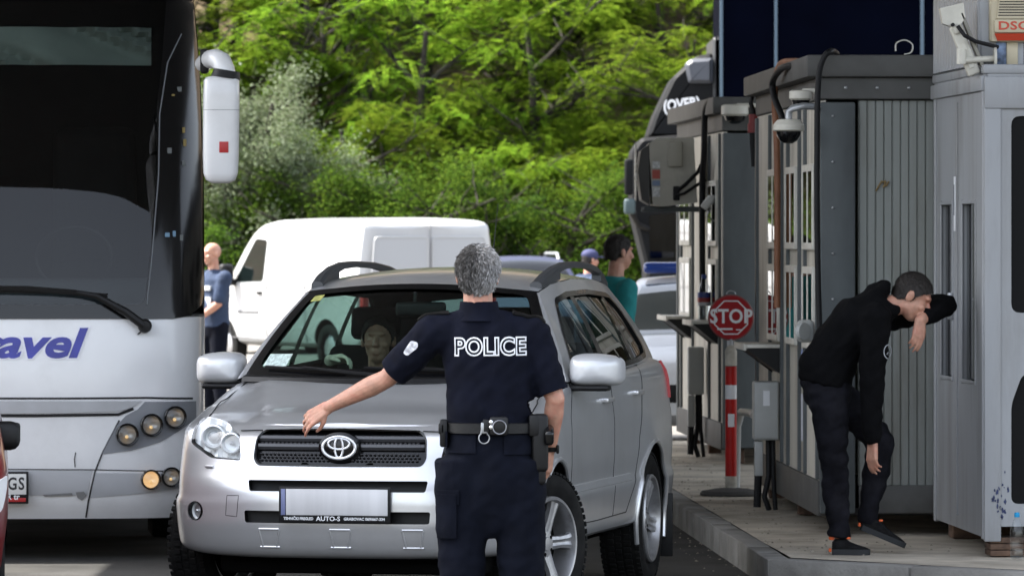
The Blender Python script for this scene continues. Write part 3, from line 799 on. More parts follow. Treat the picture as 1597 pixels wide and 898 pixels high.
sw.cyl(Mx @ V((-.18, 0, 0)), Mx @ V((.18, 0, 0)), .013, n=8); sw.build('steering_wheel', M['black_plastic'], suv)
rm = MB(); rm.rbox(WS(.05, .76) + V((0, .10, -.03)), (.26, .035, .075), .018, 3); rm.cyl(WS(0, .80) + V((0, .08, -.02)), WS(0, .9) + V((0, .01, 0)), .01, n=8)
rm.build('rear_view_mirror', M['black_plastic'], suv)
an = MB(); an.tube([V((.29, 2.15, 1.66)), V((.30, 2.28, 2.02))], [.0035, .0018], 6); an.rbox((.29, 2.15, 1.67), (.04, .07, .03), .01, 2); an.build('antenna', M['black_plastic'], suv)
# ------------------------------------------------------------------ coach
BA = .056
bus = thing('travel_coach', 'white coach with huge dark windscreen and blue lettering beside the silver car', 'bus', (-3.02, 32.3, 0), BA)
BM = Matrix.Translation((-3.02, 32.3, 0)) @ Matrix.Rotation(BA, 4, 'Z'); BI = BM.inverted()
bf_t = [(.24, .09), (.34, .03), (.45, .0), (.95, .0), (1.39, .04), (1.8, .125), (2.2, .235), (2.8, .43), (3.3, .66), (3.75, .98)]
bw_t = [(.24, 1.24), (.5, 1.272), (1.5, 1.275), (2.3, 1.27), (2.8, 1.25), (3.3, 1.205), (3.75, 1.12)]
def bF(u, z):
    w = interp(bw_t, z); x = min(.9997, abs(u) / w); return interp(bf_t, z) + .62 * (1 - (1 - x ** 4.2) ** (1 / 4.2))
def bpx(px, py):
    v = .05
    for i in range(25):
        o_ = BI @ V((0, 0, CAMZ)); d_ = BI.to_3x3() @ (P(px, py, 32) - V((0, 0, CAMZ)))
        q = o_ + d_ * ((v - o_.y) / d_.y); v = .5 * v + .5 * bF(max(-1.2, min(1.262, q.x)), q.z)
    return (q.x, q.z)
def bplan(z, nf=40):
    w = interp(bw_t, z); f0 = interp(bf_t, z); out = []
    for j in range(nf + 1):
        ph = -pi / 2 + pi * j / nf; s_, c_ = sin(ph), cos(ph)
        out.append(V((math.copysign(abs(s_) ** (2 / 4.2), s_) * w, f0 + .62 * (1 - abs(c_) ** (2 / 4.2)), z)))
    return [V((-w, 12, z)), V((-w, 6, z)), V((-w, 1.5, z))] + out + [V((w, 1.5, z)), V((w, 6, z)), V((w, 12, z))]
ZB = 1.385
b = MB(); b.loft([bplan(z) for z in (.24, .27, .31, .36, .45, .6, .75, .9, .95, 1.05, 1.15, 1.25, 1.34, ZB)], 0, cap=True)
wc = []
body_me = b.mesh('coach_body', [M['buswhite'], M['under']], None)
for v in (2.7, 8.6):
    for s in (-1, 1):
        c = MB(); c.cyl((s * .8, v, .5), (s * 1.5, v, .5), .58, n=40, mi=1); body_me = boolean(body_me, c.mesh('c', [M['buswhite'], M['under']], None))
link('body', smooth(body_me, 30), bus)
# rear and sides above the belt, roof
u = MB(); zs = [ZB + .002, 1.6, 2.0, 2.4, 2.8, 3.1, 3.3, 3.5, 3.68, 3.75]
u.loft([[p for p in bplan(z)[:3]] for z in zs], 0, closed=False); u.loft([[p for p in bplan(z)[-3:]] for z in zs], 0, closed=False)
u.loft([[V((-1, 12, z)) * 1 for z in ()] or [V((-interp(bw_t, z), 12, z)), V((interp(bw_t, z), 12, z))] for z in zs], 1, closed=False)
u.add(bplan(3.75), [tuple(range(len(bplan(3.75))))], 1)
u.build('upper_body', [M['gloss_black'], M['buswhite']], bus, 30)
# windscreen with its wide black edge; corner quarter panes
lo_c = [bpx(*p) for p in ((-40, 497), (120, 497), (270, 497), (298, 492), (314, 476), (319, 455))]
Wd = 1.27
def glassline(s):
    """outer boundary of glazing (u,z) right half then mirrored"""
    right = lo_c[1:] + [(1.262, 1.75), (1.262, 2.2), (1.245, 2.8), (1.2, 3.3), (1.13, 3.68)]
    return [(-u_, z) for u_, z in reversed(right)] + right
outer = glassline(1)
sy = lambda u_, z, off=0.: V((u_, bF(u_, z) - off, z))
pane = rpoly([(-.985, 1.46), (.93, 1.46), (.965, 1.75), (1.00, 2.2), (1.00, 2.6), (1.03, 2.9), (1.05, 3.2), (1.05, 3.62), (-1.05, 3.62), (-1.0, 2.6)], .05)
ws = MB(); sheet(outer, [pane], lambda x, y: sy(x, y, .012), .09, mb=ws, de=.06)
wso = ws.build('windscreen', M['gloss_black'], bus, fix=False)
pn = MB(); sheet(pane, [], lambda x, y: sy(x, y, .009), .1, mb=pn, de=.06)
pn.build('pane', glass('coach glass', (.42, .47, .47), 1.42), wso, fix=False)
sl_ = MB(); pts = [(.945, 1.46), (.975, 1.75), (1.01, 2.2), (1.015, 2.55), (1.06, 2.85), (1.14, 3.02)]
sl_.tube([sy(x, y, .015) for x, y in dense(pts, .05, False)], .004, 6)
sl_.build('seal', mat('grey seal', (.10, .11, .12), rough=.4), wso)
# behind the quarter pane: loom of wires and clips seen through it
cl = MB(); rr = random.Random(3)
for i in range(9):
    z = rr.uniform(1.6, 2.7); uu = interp([(1.5, 1.03), (2.9, 1.09)], z) + rr.uniform(0, .10)
    cl.rbox(sy(uu, z, .016), (rr.uniform(.012, .03), .006, rr.uniform(.01, .05)), .002, 1, mi=rr.choice([0, 1, 1, 2]))
split_build(cl, 'cable_clip', [mat('clip blue', (.12, .22, .32), rough=.5), mat('clip grey', (.10, .11, .11), rough=.5), mat('clip ochre', (.22, .16, .04), rough=.5)], wso)
# interior
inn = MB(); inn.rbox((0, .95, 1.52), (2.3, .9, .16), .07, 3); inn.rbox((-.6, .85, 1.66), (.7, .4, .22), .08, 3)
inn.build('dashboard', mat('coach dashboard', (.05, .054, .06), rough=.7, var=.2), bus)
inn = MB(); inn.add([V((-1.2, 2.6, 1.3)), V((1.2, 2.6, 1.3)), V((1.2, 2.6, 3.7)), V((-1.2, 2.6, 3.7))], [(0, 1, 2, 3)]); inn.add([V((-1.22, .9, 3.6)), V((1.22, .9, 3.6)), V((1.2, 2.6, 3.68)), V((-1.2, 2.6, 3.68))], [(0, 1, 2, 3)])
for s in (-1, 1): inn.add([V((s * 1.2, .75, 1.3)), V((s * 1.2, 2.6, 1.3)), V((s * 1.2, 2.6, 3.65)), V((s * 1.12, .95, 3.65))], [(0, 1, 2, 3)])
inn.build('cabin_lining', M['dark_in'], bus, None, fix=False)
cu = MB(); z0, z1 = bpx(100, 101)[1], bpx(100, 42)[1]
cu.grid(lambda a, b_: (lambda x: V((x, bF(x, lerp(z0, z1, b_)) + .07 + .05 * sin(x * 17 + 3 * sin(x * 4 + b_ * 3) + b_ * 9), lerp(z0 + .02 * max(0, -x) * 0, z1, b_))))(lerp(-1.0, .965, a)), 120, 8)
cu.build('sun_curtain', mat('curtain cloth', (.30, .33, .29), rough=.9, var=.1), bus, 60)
swm = MB(); Mx = Matrix.Translation((.52, .9, 1.72)) @ Matrix.Rotation(radians(55), 4, 'X'); N = 40
swm.loft([[Mx @ V(((.22 + .016 * cos(q)) * cos(2 * pi * i / N), (.22 + .016 * cos(q)) * sin(2 * pi * i / N), .016 * sin(q))) for q in [2 * pi * k / 8 for k in range(8)]] for i in range(N + 1)], 0, cap=False)
swm.build('steering_wheel', M['black_plastic'], bus)
for s in (-.55, .62):
    st = MB(); st.rbox((s, 1.75, 2.05), (.5, .16, .9), .07, 3); st.rbox((s, 1.5, 1.62), (.5, .5, .16), .06, 3); st.build('seat', M['dark_in'], bus)
# front panels
def bsheet(poly, off, th, name, m, parent=bus, step=.05):
    k = MB(); sheet(poly, [], lambda x, y: sy(x, y, off), step, mb=k, de=.03)
    me = solid(k.mesh(name, m, None, fix=False), th, -1 if True else 1); return link(name, smooth(me, 40), parent)
def bp(pts): return [bpx(*p) for p in pts]
lamp_poly = bp([(226, 626), (306, 625), (306, 652), (285, 668), (250, 689), (205, 702), (158, 708), (166, 690), (178, 668), (196, 648), (215, 638)])
lp = bsheet(lamp_poly, .006, .012, 'headlight_panel', M['busgrey'])
lip = bp([(-60, 625), (100, 625), (222, 625), (206, 635), (185, 641), (100, 644), (-60, 645)])
bsheet(lip, .010, .016, 'bonnet_lip', M['busgrey2'])
band = bp([(147, 737), (200, 737), (300, 737), (300, 757), (260, 764), (200, 771), (139, 776)])
bsheet(band, .003, .006, 'fog_lamp_panel', M['busgrey2'])
band2 = bp([(-60, 734), (60, 733), (144, 733), (136, 772), (60, 772), (-60, 772)])
bsheet(band2, .003, .006, 'plate_recess', M['busgrey2'])
sm = MB()
def bseam(pts, r=.004): sm.tube([sy(u_, z, .002) for u_, z in dense(bp(pts), .04, False)], r, 6)
bseam([(-60, 621), (100, 621), (228, 620), (300, 621)], .006)
bseam([(-60, 648), (60, 648), (185, 646), (208, 637)], .009)
bseam([(186, 655), (160, 705), (148, 735), (138, 780), (134, 806)], .005)
bseam([(-60, 731), (148, 732), (300, 734)], .003)
bseam([(118, 705), (116, 715), (117, 728)], .003)
split_build(sm, 'panel_gap', M['black_ink'], bus)
ch = MB()
for pl in ([(118, 767), (131, 766), (135, 772), (128, 780), (121, 776)], [(66, 771), (112, 768), (114, 772), (70, 774)]):
    sheet(bp(pl), [], lambda x, y: sy(x, y, .0105), .05, mb=ch)
split_build(ch, 'scraped_paint', mat('scraped paint', (.20, .20, .20), rough=.9), bus, fix=False)
def round_lamp(px, py, r, lit, off, parent):
    u_, z = bpx(px, py); nrm = V((u_ * .25, -1, .0)).normalized(); p = sy(u_, z, off)
    Mx = Matrix.Translation(p) @ nrm.to_track_quat('Z', 'Y').to_matrix().to_4x4(); L = MB()
    L.lathe([(r * 1.22, -.03), (r * 1.25, .002), (r * 1.18, .006), (r * 1.08, .004), (r, -.004), (r, -.02)], 32, Mx, 0, cap=False)
    L.lathe([(r, -.012), (r * .8, -.03), (r * .3, -.045), (.001, -.045)], 28, Mx, 1, cap=False)
    L.ell(Mx @ V((0, -r * .25, -.022)), r * .2, 8, 3); L.lathe([(r, -.006), (r * .6, .004), (.001, .007)], 28, Mx, 2, cap=False)
    return L.build('headlight' if not lit else 'fog_lamp', [M['gloss_black'], M['lampglow'] if lit else M['lampdim'], M['lens'], M['filament']], parent)
M['lampglow'] = mat('lit fog lamp', (.85, .72, .5), rough=.35, metal=.3, emit=(1, .60, .28), estr=.10)
M['lampdim'] = mat('smoky reflector', (.40, .39, .38), rough=.3, metal=.5)
M['filament'] = mat('bulb glow and glint', (.9, .7, .4), rough=.5, emit=(1, .62, .25), estr=.16)  # emission paints a warm glint into unlit headlights; real glow in the fog lamp
for (px, py) in ((199, 677), (237, 662), (274, 650)): round_lamp(px, py, .052, False, .055, lp)
round_lamp(236, 747, .046, True, .052, bus); round_lamp(268, 743, .046, False, .052, bus)
# plate
pc = bpx(42, 770); pt = bpx(42, 738); pw = .52
k = MB(); zc = (pc[1] + pt[1]) / 2; yy = bF(0, zc) - .03
k.rbox((pc[0] - pw / 2, yy, zc - .02), (pw + .02, .02, pt[1] - pc[1] + .065), .004)
k.rbox((pc[0] - pw / 2, yy - .012, zc), (pw - .004, .004, pt[1] - pc[1]), .002, mi=1)
k.rbox((pc[0] - pw / 2, yy - .012, pc[1] - .03), (pw - .01, .004, .022), .002, mi=2)
po = k.build('number_plate', [M['black_plastic'], mat('plate reflective white', (.72, .72, .70), rough=.4), M['red_ink']], bus)
tm = text_mb('· GS', .098, .0008, bold=.002, space=1.15, align='RIGHT'); tm.xf(Matrix.Translation((pc[0] - .012, yy - .0148, zc)) @ Matrix.Rotation(pi / 2, 4, 'X') @ Matrix.Diagonal((.78, 1, 1, 1))); tm.build('lettering', M['black_ink'], po, None)
tm = text_mb('KAR tr', .045, .0008, bold=.001, align='RIGHT'); tm.xf(Matrix.Translation((pc[0] - .04, yy - .0148, pc[1] - .014)) @ Matrix.Rotation(pi / 2, 4, 'X')); tm.build('lettering', M['white_ink'], po, None)
# blue lettering, white outline underneath
e = bpx(122, 515); bl = bpx(60, 557)
def btext(bold, off, m, nm, parent=None):
    tm = text_mb('travel', .235, .0, bold=bold, shear=.28, align='RIGHT', space=.98, res=5)
    zlo = min(p.y for p in tm.v)
    tm.xf(Matrix.Translation((e[0] + .006, 0, 0)) @ Matrix.Diagonal((1.32, .98, 1, 1)))
    tm.v = [sy(p.x, p.y + (bl[1] + .072), off) for p in [V((q.x, q.y, 0)) for q in tm.v]]
    return tm.build(nm, m, bus if parent is None else parent, None, fix=False)
ho = btext(.016, .003, mat('pale letter edge', (.78, .78, .84), rough=.5), 'lettering')
btext(.007, .0055, mat('blue lettering', (.035, .04, .30), rough=.4, var=.4, vscale=5), 'letter_face', ho)
# wipers
wp = MB(); piv = bpx(226, 508)
def on(px, py, off): u_, z = bpx(px, py); return sy(u_, z, off)
wp.lathe([(.04, -.03), (.04, .05), (.03, .065), (.001, .07)], 20, Matrix.Translation(on(226, 508, .02)) @ Matrix.Rotation(pi / 2, 4, 'X'))
wp.tube([on(224, 507, .07), on(196, 486, .075), on(150, 461, .07), on(120, 456, .06)], [.026, .024, .017, .014], 8)
wp.tube([on(168, 461, .04), on(80, 455, .045), on(-60, 452, .04)], .013, 6); wp.tube([on(120, 456, .06), on(40, 450, .06), on(-60, 449, .055)], .017, 6)
wp.tube([on(226, 512, .03), on(215, 521, .03)], .005, 6)
wp.build('wiper', M['black_plastic'], bus)
# mirror on its arm
ar = MB(); Yq = -.25
def mp(px, py, dy=0.): return BI @ P(px, py, 32.05 + dy)
ar.tube([mp(316, 100, .5), mp(326, 93, .3), mp(336, 92, .1), mp(346, 97), mp(350, 107), mp(352, 118)], [.045, .052, .056, .056, .056, .058], 16)
mo_ = thing('x', None, None) if False else None
mh = MB(); z_ = [(119, .50), (121, .86), (126, .97), (150, 1.0), (240, .99), (270, .95), (281, .80), (286, .45)]
rings = []
for py, k_ in z_:
    c = mp(lerp(345.5, 344, (py - 119) / 167), py)
    rings.append([c + V((math.copysign(abs(cos(q)) ** .5, cos(q)) * .103 * k_, math.copysign(abs(sin(q)) ** .6, sin(q)) * .085 * k_, 0)) for q in [2 * pi * j / 36 for j in range(36)]])
mh.loft(rings, 0)
mobj = mh.build('wing_mirror', M['buswhite'], bus, 50)
ar.build('mirror_arm', M['buswhite'], mobj, 60)
cc = MB(); cc.tube([mp(354, 110), mp(352, 122)], [.075, .085], 20); cc.rbox(mp(319, 96, .3), (.05, .1, .14), .015, 2); split_build(cc, 'collar', M['black_plastic'], mobj)
st = MB(); st.rbox(mp(349, 230) + V((0, -.084, 0)), (.052, .006, .062), .002); st.build('sticker', M['red_ink'], mobj)
ss = MB(); c = mp(345, 172); ss.loft([[c + V((math.copysign(abs(cos(q)) ** .5, cos(q)) * .1035, math.copysign(abs(sin(q)) ** .6, sin(q)) * .0855, dz)) for q in [2 * pi * j / 36 for j in range(36)]] for dz in (-.0015, .0015)], 0); ss.build('seam', M['busgrey'], mobj)
for v in (2.7, 8.6):
    for s in (-1, 1):
        w = MB(); Mx = Matrix.Translation((s * 1.08, v, .5)) @ Matrix.Rotation(pi / 2, 4, 'Y')
        w.lathe([(.29, -.13), (.33, -.15), (.46, -.15), (.50, -.12), (.50, .12), (.46, .15), (.33, .15), (.29, .13)], 40, Mx, 0, True); w.lathe([(.28, .0), (.14, .03), (.13, .10), (.001, .11)], 30, Mx, 1)
        w.build('wheel', [M['rubber'], M['alloy']], bus)
ub = MB(); ub.rbox((0, 6.2, .32), (2.2, 11.2, .16), .03); ub.rbox((-.55, .5, .2), (.12, .5, .12), .02); ub.rbox((-.35, .45, .22), (.16, .1, .1), .03)
ub.build('underbody', M['under'], bus)
# ------------------------------------------------------------------ other vehicles
def shell_fns(sp):
    top = sp['top']; wz = sp['w']; L = sp['L']; zb = sp['zb']; nose = sp.get('nose', .5)
    def plan(y):  # narrowing towards nose and tail in plan
        a = max(0, 1 - y / nose); b = max(0, 1 - (L - y) / sp.get('tail', .4)); return (1 - a ** 3.2) ** (1 / 2.4) if a > 0 else ((1 - b ** 3.2) ** (1 / 2.6) if b > 0 else 1)
    def W(y, z): return interp(wz, z) * max(.35, plan(y))
    def T(y): return interp(top, y)
    return W, T
def shell(sp, mats):
    W, T = shell_fns(sp); L = sp['L']; zb = sp['zb']; rings = []; NY = 70
    for i in range(NY + 1):
        y = L * (.5 - .5 * cos(pi * i / NY)); zt = T(y); r = sp.get('rt', .07); pts = []
        e = min(y, L - y)
        zl = zb + .10 * max(0, 1 - e / .25) ** 2
        half = [(0, zl), (W(y, zl + .02) * .9, zl), (W(y, zl + .06), zl + .06)]
        for k in range(1, 15):
            z = lerp(zl + .06, zt - r, k / 14); half.append((W(y, z), z))
        we = W(y, zt - r)
        for k in range(1, 6):
            a = pi / 2 * k / 6; half.append((we - r * 1.3 * (1 - cos(a)), zt - r + r * sin(a)))
        for k in range(0, 5):
            t_ = k / 4; half.append(((we - r * 1.3) * (1 - t_), zt + sp.get('crown', .03) * (1 - (1 - t_) ** 2)))
        pts = [V((x, y, z)) for x, z in half] + [V((-x, y, z)) for x, z in reversed(half[1:-1])]
        rings.append(pts)
    mb = MB(); mb.loft(rings, 0); me = mb.mesh('shell', mats, None)
    for wy in sp['wheels']:
        for s in (-1, 1):
            c = MB(); w0 = interp(sp['w'], .5); c.cyl((s * (w0 - .3), wy, sp['R'] + .01), (s * (w0 + .3), wy, sp['R'] + .01), sp['R'] + .06, n=40, mi=1)
            me = boolean(me, c.mesh('c', mats, None))
    return smooth(me, 32)
def put_wheels(root, sp, rim=True):
    for wy in sp['wheels']:
        for s in (-1, 1):
            w = MB(); R = sp['R']; w0 = interp(sp['w'], .5)
            Mx = Matrix.Translation((s * (w0 - .11), wy, R)) @ Matrix.Rotation(s * pi / 2, 4, 'Y')
            w.lathe([(R * .62, -.09), (R * .7, -.1), (R * .9, -.1), (R, -.08), (R, .08), (R * .9, .1), (R * .7, .1), (R * .62, .09)], 36, Mx, 0, True)
            w.lathe([(R * .62, .03), (R * .5, .06), (R * .2, .07), (.001, .075)], 30, Mx, 1); w.build('wheel', [M['rubber'], M['alloy']], root)
def side_sheet(sp, poly, off, mb, s, mi=0, step=.12):
    W, T = shell_fns(sp); return sheet(poly, [], lambda y, z: V((s * (W(y, z) + off), y, z)), step, mb=mb, de=.08, mi=mi)
def top_sheet(sp, y0, y1, wf, off, mb, mi=0):
    """glass laid on the sloping top surface between stations y0..y1"""
    W, T = shell_fns(sp)
    def fn(a, b):
        y = lerp(y0, y1, b); zt = T(y); r = sp.get('rt', .07); x = (2 * a - 1) * (W(y, zt - r) - r * 1.2) * wf; t_ = 1 - abs(x) / max(.01, W(y, zt - r) - r * 1.3)
        dz = (T(y + .02) - T(y - .02)) / .04; n_ = V((0, -dz, 1)).normalized()
        return V((x, y, zt + sp.get('crown', .03) * (1 - (1 - max(0, t_)) ** 2))) + n_ * off
    return mb.grid(fn, 14, 14, mi)
# ---- white delivery van: y from nose (0) to tail
VANSP = dict(L=4.9, zb=.34, R=.33, wheels=(.95, 3.95), nose=.6, tail=.12, rt=.075, crown=.03,
             top=[(0, .72), (.1, .84), (.25, .95), (.75, 1.10), (.95, 1.17), (1.75, 1.93), (1.95, 2.0), (2.5, 2.05), (4.5, 2.05), (4.78, 2.02), (4.9, 1.94)],
             w=[(.3, .95), (.5, 1.04), (.8, 1.055), (1.1, 1.055), (1.3, 1.035), (1.9, .955), (2.1, .92)])
TH = radians(30)
# nose points away and to the left; tail-left corner sits at photo 568
van = thing('delivery_van', 'white panel delivery van with black door mirror parked behind the silver car', 'van', (0, 0, 0), 0)
hd = V((-sin(TH), cos(TH), 0)); lt = V((-cos(TH), -sin(TH), 0))  # heading, left side
tail_left = V(P(568, 585, 75.0)); tail_left.z = 0
nose_c = tail_left - lt * .99 + hd * 4.9
# local +y runs nose -> tail, local +x is then the van's left side
van.location = nose_c; van.rotation_euler = (0, 0, math.atan2(-hd.y, -hd.x) - pi / 2)
link('body', shell(VANSP, [M['van'], M['under']]), van)
g_ = MB(); win = rpoly([(1.28, 1.20), (2.12, 1.22), (2.12, 1.78), (1.78, 1.80)], .06)
for s in (-1, 1): side_sheet(VANSP, win, .006, g_, s)
split_build(g_, 'door_window', M['darkglass'], van, fix=False)
g_ = MB(); top_sheet(VANSP, .98, 1.72, .95, .006, g_); g_.build('windscreen', M['darkglass'], van, fix=False)
sm = MB(); Wn, Tn = shell_fns(VANSP)
def vs(pts, r=.008, off=.002):
    for s in (-1, 1): sm.tube([V((s * (Wn(y, z) + off), y, z)) for y, z in dense(pts, .1, False)], r, 6)
vs([(2.22, .42), (2.22, 1.2), (2.20, 1.86)]); vs([(1.0, 1.15), (1.15, .45), (2.22, .42)]); vs([(3.35, .42), (3.35, 1.88)]); vs([(2.22, 1.14), (4.8, 1.16)], .004); vs([(1.4, .80), (2.0, .80)], .014); vs([(2.22, 1.86), (3.35, 1.88)], .004)
split_build(sm, 'panel_gap', mat('van seam', (.10, .10, .105), rough=.6), van)
hn = MB()
for s in (-1, 1): hn.rbox((s * (Wn(2.05, 1.06) + .012), 2.05, 1.06), (.03, .14, .04), .01, 2)
split_build(hn, 'door_handle', M['black_plastic'], van)
for s in (-1, 1):
    m_ = MB(); m_.rbox((s * 1.19, 1.30, 1.30), (.20, .14, .30), .05, 3); m_.rbox((s * 1.04, 1.30, 1.20), (.2, .08, .09), .02, 2); m_.build('door_mirror', M['black_plastic'], van)
rd = MB()
for x0, x1 in ((-.90, -.035), (.035, .90)):
    pl = rpoly([(x0, 1.12), (x1, 1.12), (x1 * (1 if abs(x1) < .1 else .93), 1.82), (x0 * (1 if abs(x0) < .1 else .93), 1.82)], .06)
    k = MB(); sheet(pl, [], lambda x, z: V((x, 4.912, z)), .2, mb=k, de=.06)
    rd.add(k.v, k.f, 0)
    ed = [V((x, 4.912, z)) for x, z in pl]; rd.tube(ed + [ed[0]], .012, 6, 1)
rd.tube([V((0, 4.915, .5)), V((0, 4.92, 1.98))], .008, 6, 2)
rd.build('rear_door_panel', [mat('van blanked panel', (.42, .43, .445), rough=.35, coat=.3), M['van'], mat('door joint', (.25, .25, .26), rough=.6)], van)
for s in (-1, 1):
    l_ = MB(); l_.rbox((s * .97, 4.86, .95), (.10, .10, .42), .02, 2); l_.build('tail_lamp', M['red_ink'], van)
    l_ = MB(); l_.rbox((s * .80, .22, .80), (.28, .22, .2), .06, 3); l_.build('headlight', M['reflector'], van)
put_wheels(van, VANSP)
# ---- generic small car
def small_car(name, label, cat, loc, rz, paint, sp, rails=False, nm='windscreen'):
    r = thing(name, label, cat, loc, rz); link('body', shell(sp, [paint, M['under']]), r); W_, T_ = shell_fns(sp)
    c = sp['cab']  # windscreen foot, windscreen head, rear head, rear foot
    k = MB(); top_sheet(sp, c[0] + .05, c[1] - .03, .94, .006, k); k.build('windscreen', sp.get('glassm', M['darkglass']), r, fix=False)
    k = MB(); top_sheet(sp, c[2] + .03, c[3] - .05, .9, .006, k); k.build('rear_window', M['darkglass'], r, fix=False)
    zb_ = T_(c[0]) + .0; zr = T_((c[1] + c[2]) / 2) - .12
    for s in (-1, 1):
        k = MB(); mid = (c[1] + c[2]) / 2
        for y0, y1, t0, t1 in ((c[0] + .30, mid - .04, c[1] + .10, mid - .04), (mid + .04, c[3] - .3, mid + .04, c[2] - .02)):
            side_sheet(sp, rpoly([(y0, zb_ + .03), (y1, zb_ + .03), (t1, zr), (t0, zr)], .04), .005, k, s)
        split_build(k, 'side_window', M['darkglass'], r, fix=False)
        k = MB(); k.rbox((s * (W_(c[0] + .3, .95) + .0), c[0] + .36, .925), (.18, .11, .135), .045, 3); k.rbox((s * (W_(c[0] + .3, .95) + .02), c[0] + .36, .96), (.14, .06, .05), .015); k.build('door_mirror', sp.get('mirrorm', M['black_plastic']), r)
        k = MB(); f_ = .16
        sheet(rpoly([(.04, .60), (.36, .62), (.5, .78), (.16, .74)], .03), [], lambda y, z: V((s * (W_(y, z) + .006), y, z)), .08, mb=k, de=.05)
        link('headlight', smooth(solid(k.mesh('h', M['reflector'], None, False), .02)), r)
        k = MB(); k.rbox((s * (W_(sp['L'] - .12, .8) - .03), sp['L'] - .12, .80), (.12, .16, .2), .04, 2); k.build('tail_lamp', M['red_ink'], r)
        k = MB(); k.rbox((s * (W_(2.1, .8) + .012), mid - .16, .84), (.03, .16, .03), .01, 2); k.build('door_handle', paint, r)
    k = MB(); k.rbox((0, .015, .50), (.9, .06, .16), .03, 2); k.build('grille', M['black_plastic'], r)
    if rails:
        for s in (-1, 1):
            k = MB(); zz = T_(mid); x_ = s * .52
            k.tube([V((x_, c[1] + .15, T_(c[1] + .15))), V((x_, c[1] + .3, zz + .07)), V((x_, c[2] - .3, zz + .07)), V((x_, c[2] - .12, T_(c[2] - .12)))], .022, 8); k.build('roof_rail', M['steel'], r)
    put_wheels(r, sp); return r
def hatch(h=1.46, L=4.0): return dict(L=L, zb=.22, R=.30, wheels=(.78, L - .72), nose=.7, tail=.5, rt=.06, crown=.03, cab=(1.0, 1.85, L - .75, L - .12),
    top=[(0, .52), (.08, .66), (.2, .74), (.6, .86), (1.0, .95), (1.85, h - .06), (2.3, h), (L - 1.2, h - .02), (L - .75, h - .09), (L - .12, .98), (L, .80)],
    w=[(.2, .76), (.4, .82), (.7, .835), (.95, .80), (1.2, .70), (1.45, .60)])
# police car with a blue light bar, facing the camera
pc = hatch(1.47, 3.9); pc['glassm'] = glass('pale windscreen', (.25, .30, .31), 2.1)
p_ = P(1032, 640, 60); p_.z = 0
police = small_car('police_car', 'white police car with blue roof light bar facing the camera past the booths', 'car', (1.56, 48.4, 0), radians(-4), mat('police white paint', (.60, .61, .63), rough=.35, coat=.3, dirt=(.4, .4, .39), dirt_amt=.3), pc)
lb = MB(); lb.rbox((-.05, 2.12, 1.56), (.98, .26, .10), .04, 3, mi=0); lb.rbox((0, 2.12, 1.49), (.5, .12, .05), .01, 2, mi=1); lb.rbox((.52, 2.12, 1.56), (.18, .24, .09), .035, 3, mi=2)
lb.build('light_bar', [mat('blue beacon', (.008, .035, .20), rough=.2, coat=.5), M['black_plastic'], M['plate_white']], police)
# dark blue estate beyond the officer, only its roof shows
nv = hatch(1.50, 4.4); q = P(848, 600, 84); q.z = 0
small_car('parked_car', 'dark blue estate car with roof rails parked before the trees', 'car', (q.x, 84, 0), radians(8), mat('navy paint', (.012, .015, .045), rough=.5), nv, True)
# grey car half hidden behind the van's nose
gv = hatch(1.62, 4.2); q = P(398, 600, 88); q.z = 0
small_car('parked_car', 'grey car half hidden behind the nose of the white van', 'car', (q.x, 88, 0), radians(-14), mat('grey green paint', (.22, .25, .26), rough=.3, coat=.5), gv)
# dark red car cut by the left edge, only a wing and its black mirror in frame
rv = hatch(1.45, 4.0); 
small_car('parked_car', 'dark red car at the left edge with a black door mirror before the coach', 'car', (-3.05, 25.0, 0), radians(5.1), mat('dark red paint', (.16, .012, .014), rough=.3, coat=.6), rv)
# ------------------------------------------------------------------ checkpoint booths
M['booth_beige'] = mat('aged beige sheet', (.56, .53, .46), rough=.6, var=.10, vscale=2, dirt=(.19, .16, .12), dirt_amt=.8, dscale=4, stretch=(1, 1, .2))
M['booth_green'] = mat('greenish grey ribbed sheet', (.25, .265, .25), rough=.55, var=.08, dirt=(.13, .12, .095), dirt_amt=.75, dscale=4, stretch=(1, 1, .14))
M['booth_dark'] = mat('dark grey steel post', (.075, .086, .09), rough=.6, var=.2, vscale=5, dirt=(.04, .042, .045), dirt_amt=.5, dscale=3, stretch=(1, 1, .4))
M['booth_fascia'] = mat('weathered grey fascia', (.075, .075, .072), rough=.65, var=.2, dirt=(.05, .048, .045), dirt_amt=.6, dscale=3)
M['booth_blue'] = mat('pale blue grey paint', (.285, .293, .305), rough=.5, var=.05, dirt=(.17, .165, .155), dirt_amt=.75, dscale=3.5, stretch=(1, 1, .16))
M['rust'] = mat('rusty base', (.10, .06, .04), rough=.9, var=.5, vscale=14)
M['frame_pale'] = mat('pale window frame', (.66, .64, .58), rough=.5, var=.08, dirt=(.3, .28, .24), dirt_amt=.5, dscale=5)
M['winglass'] = glass('booth window', (.16, .20, .15), 1.55, 0, .75)
M['cable'] = mat('black cable', (.005, .005, .006), rough=.6, spec=.3)
M['cable_o'] = mat('orange conduit', (.24, .10, .05), rough=.6, var=.3)
M['cream'] = mat('cream plastic', (.50, .44, .31), rough=.5, var=.06, dirt=(.36, .30, .2), dirt_amt=.4)
M['camwhite'] = mat('camera housing', (.56, .54, .47), rough=.45, var=.05, dirt=(.3, .28, .24), dirt_amt=.5)
M['gbox'] = mat('grey cabinet', (.40, .41, .40), rough=.5, var=.05, dirt=(.25, .25, .23), dirt_amt=.4)
M['darkroom'] = mat('dark room', (.03, .03, .03), rough=.9)
IZ = .15
def booth_root(nm, label, px, Y, slope):
    p = P(px, 500, Y); return thing(nm, label, 'booth', (p.x, Y, IZ), math.atan2(-slope, 1))
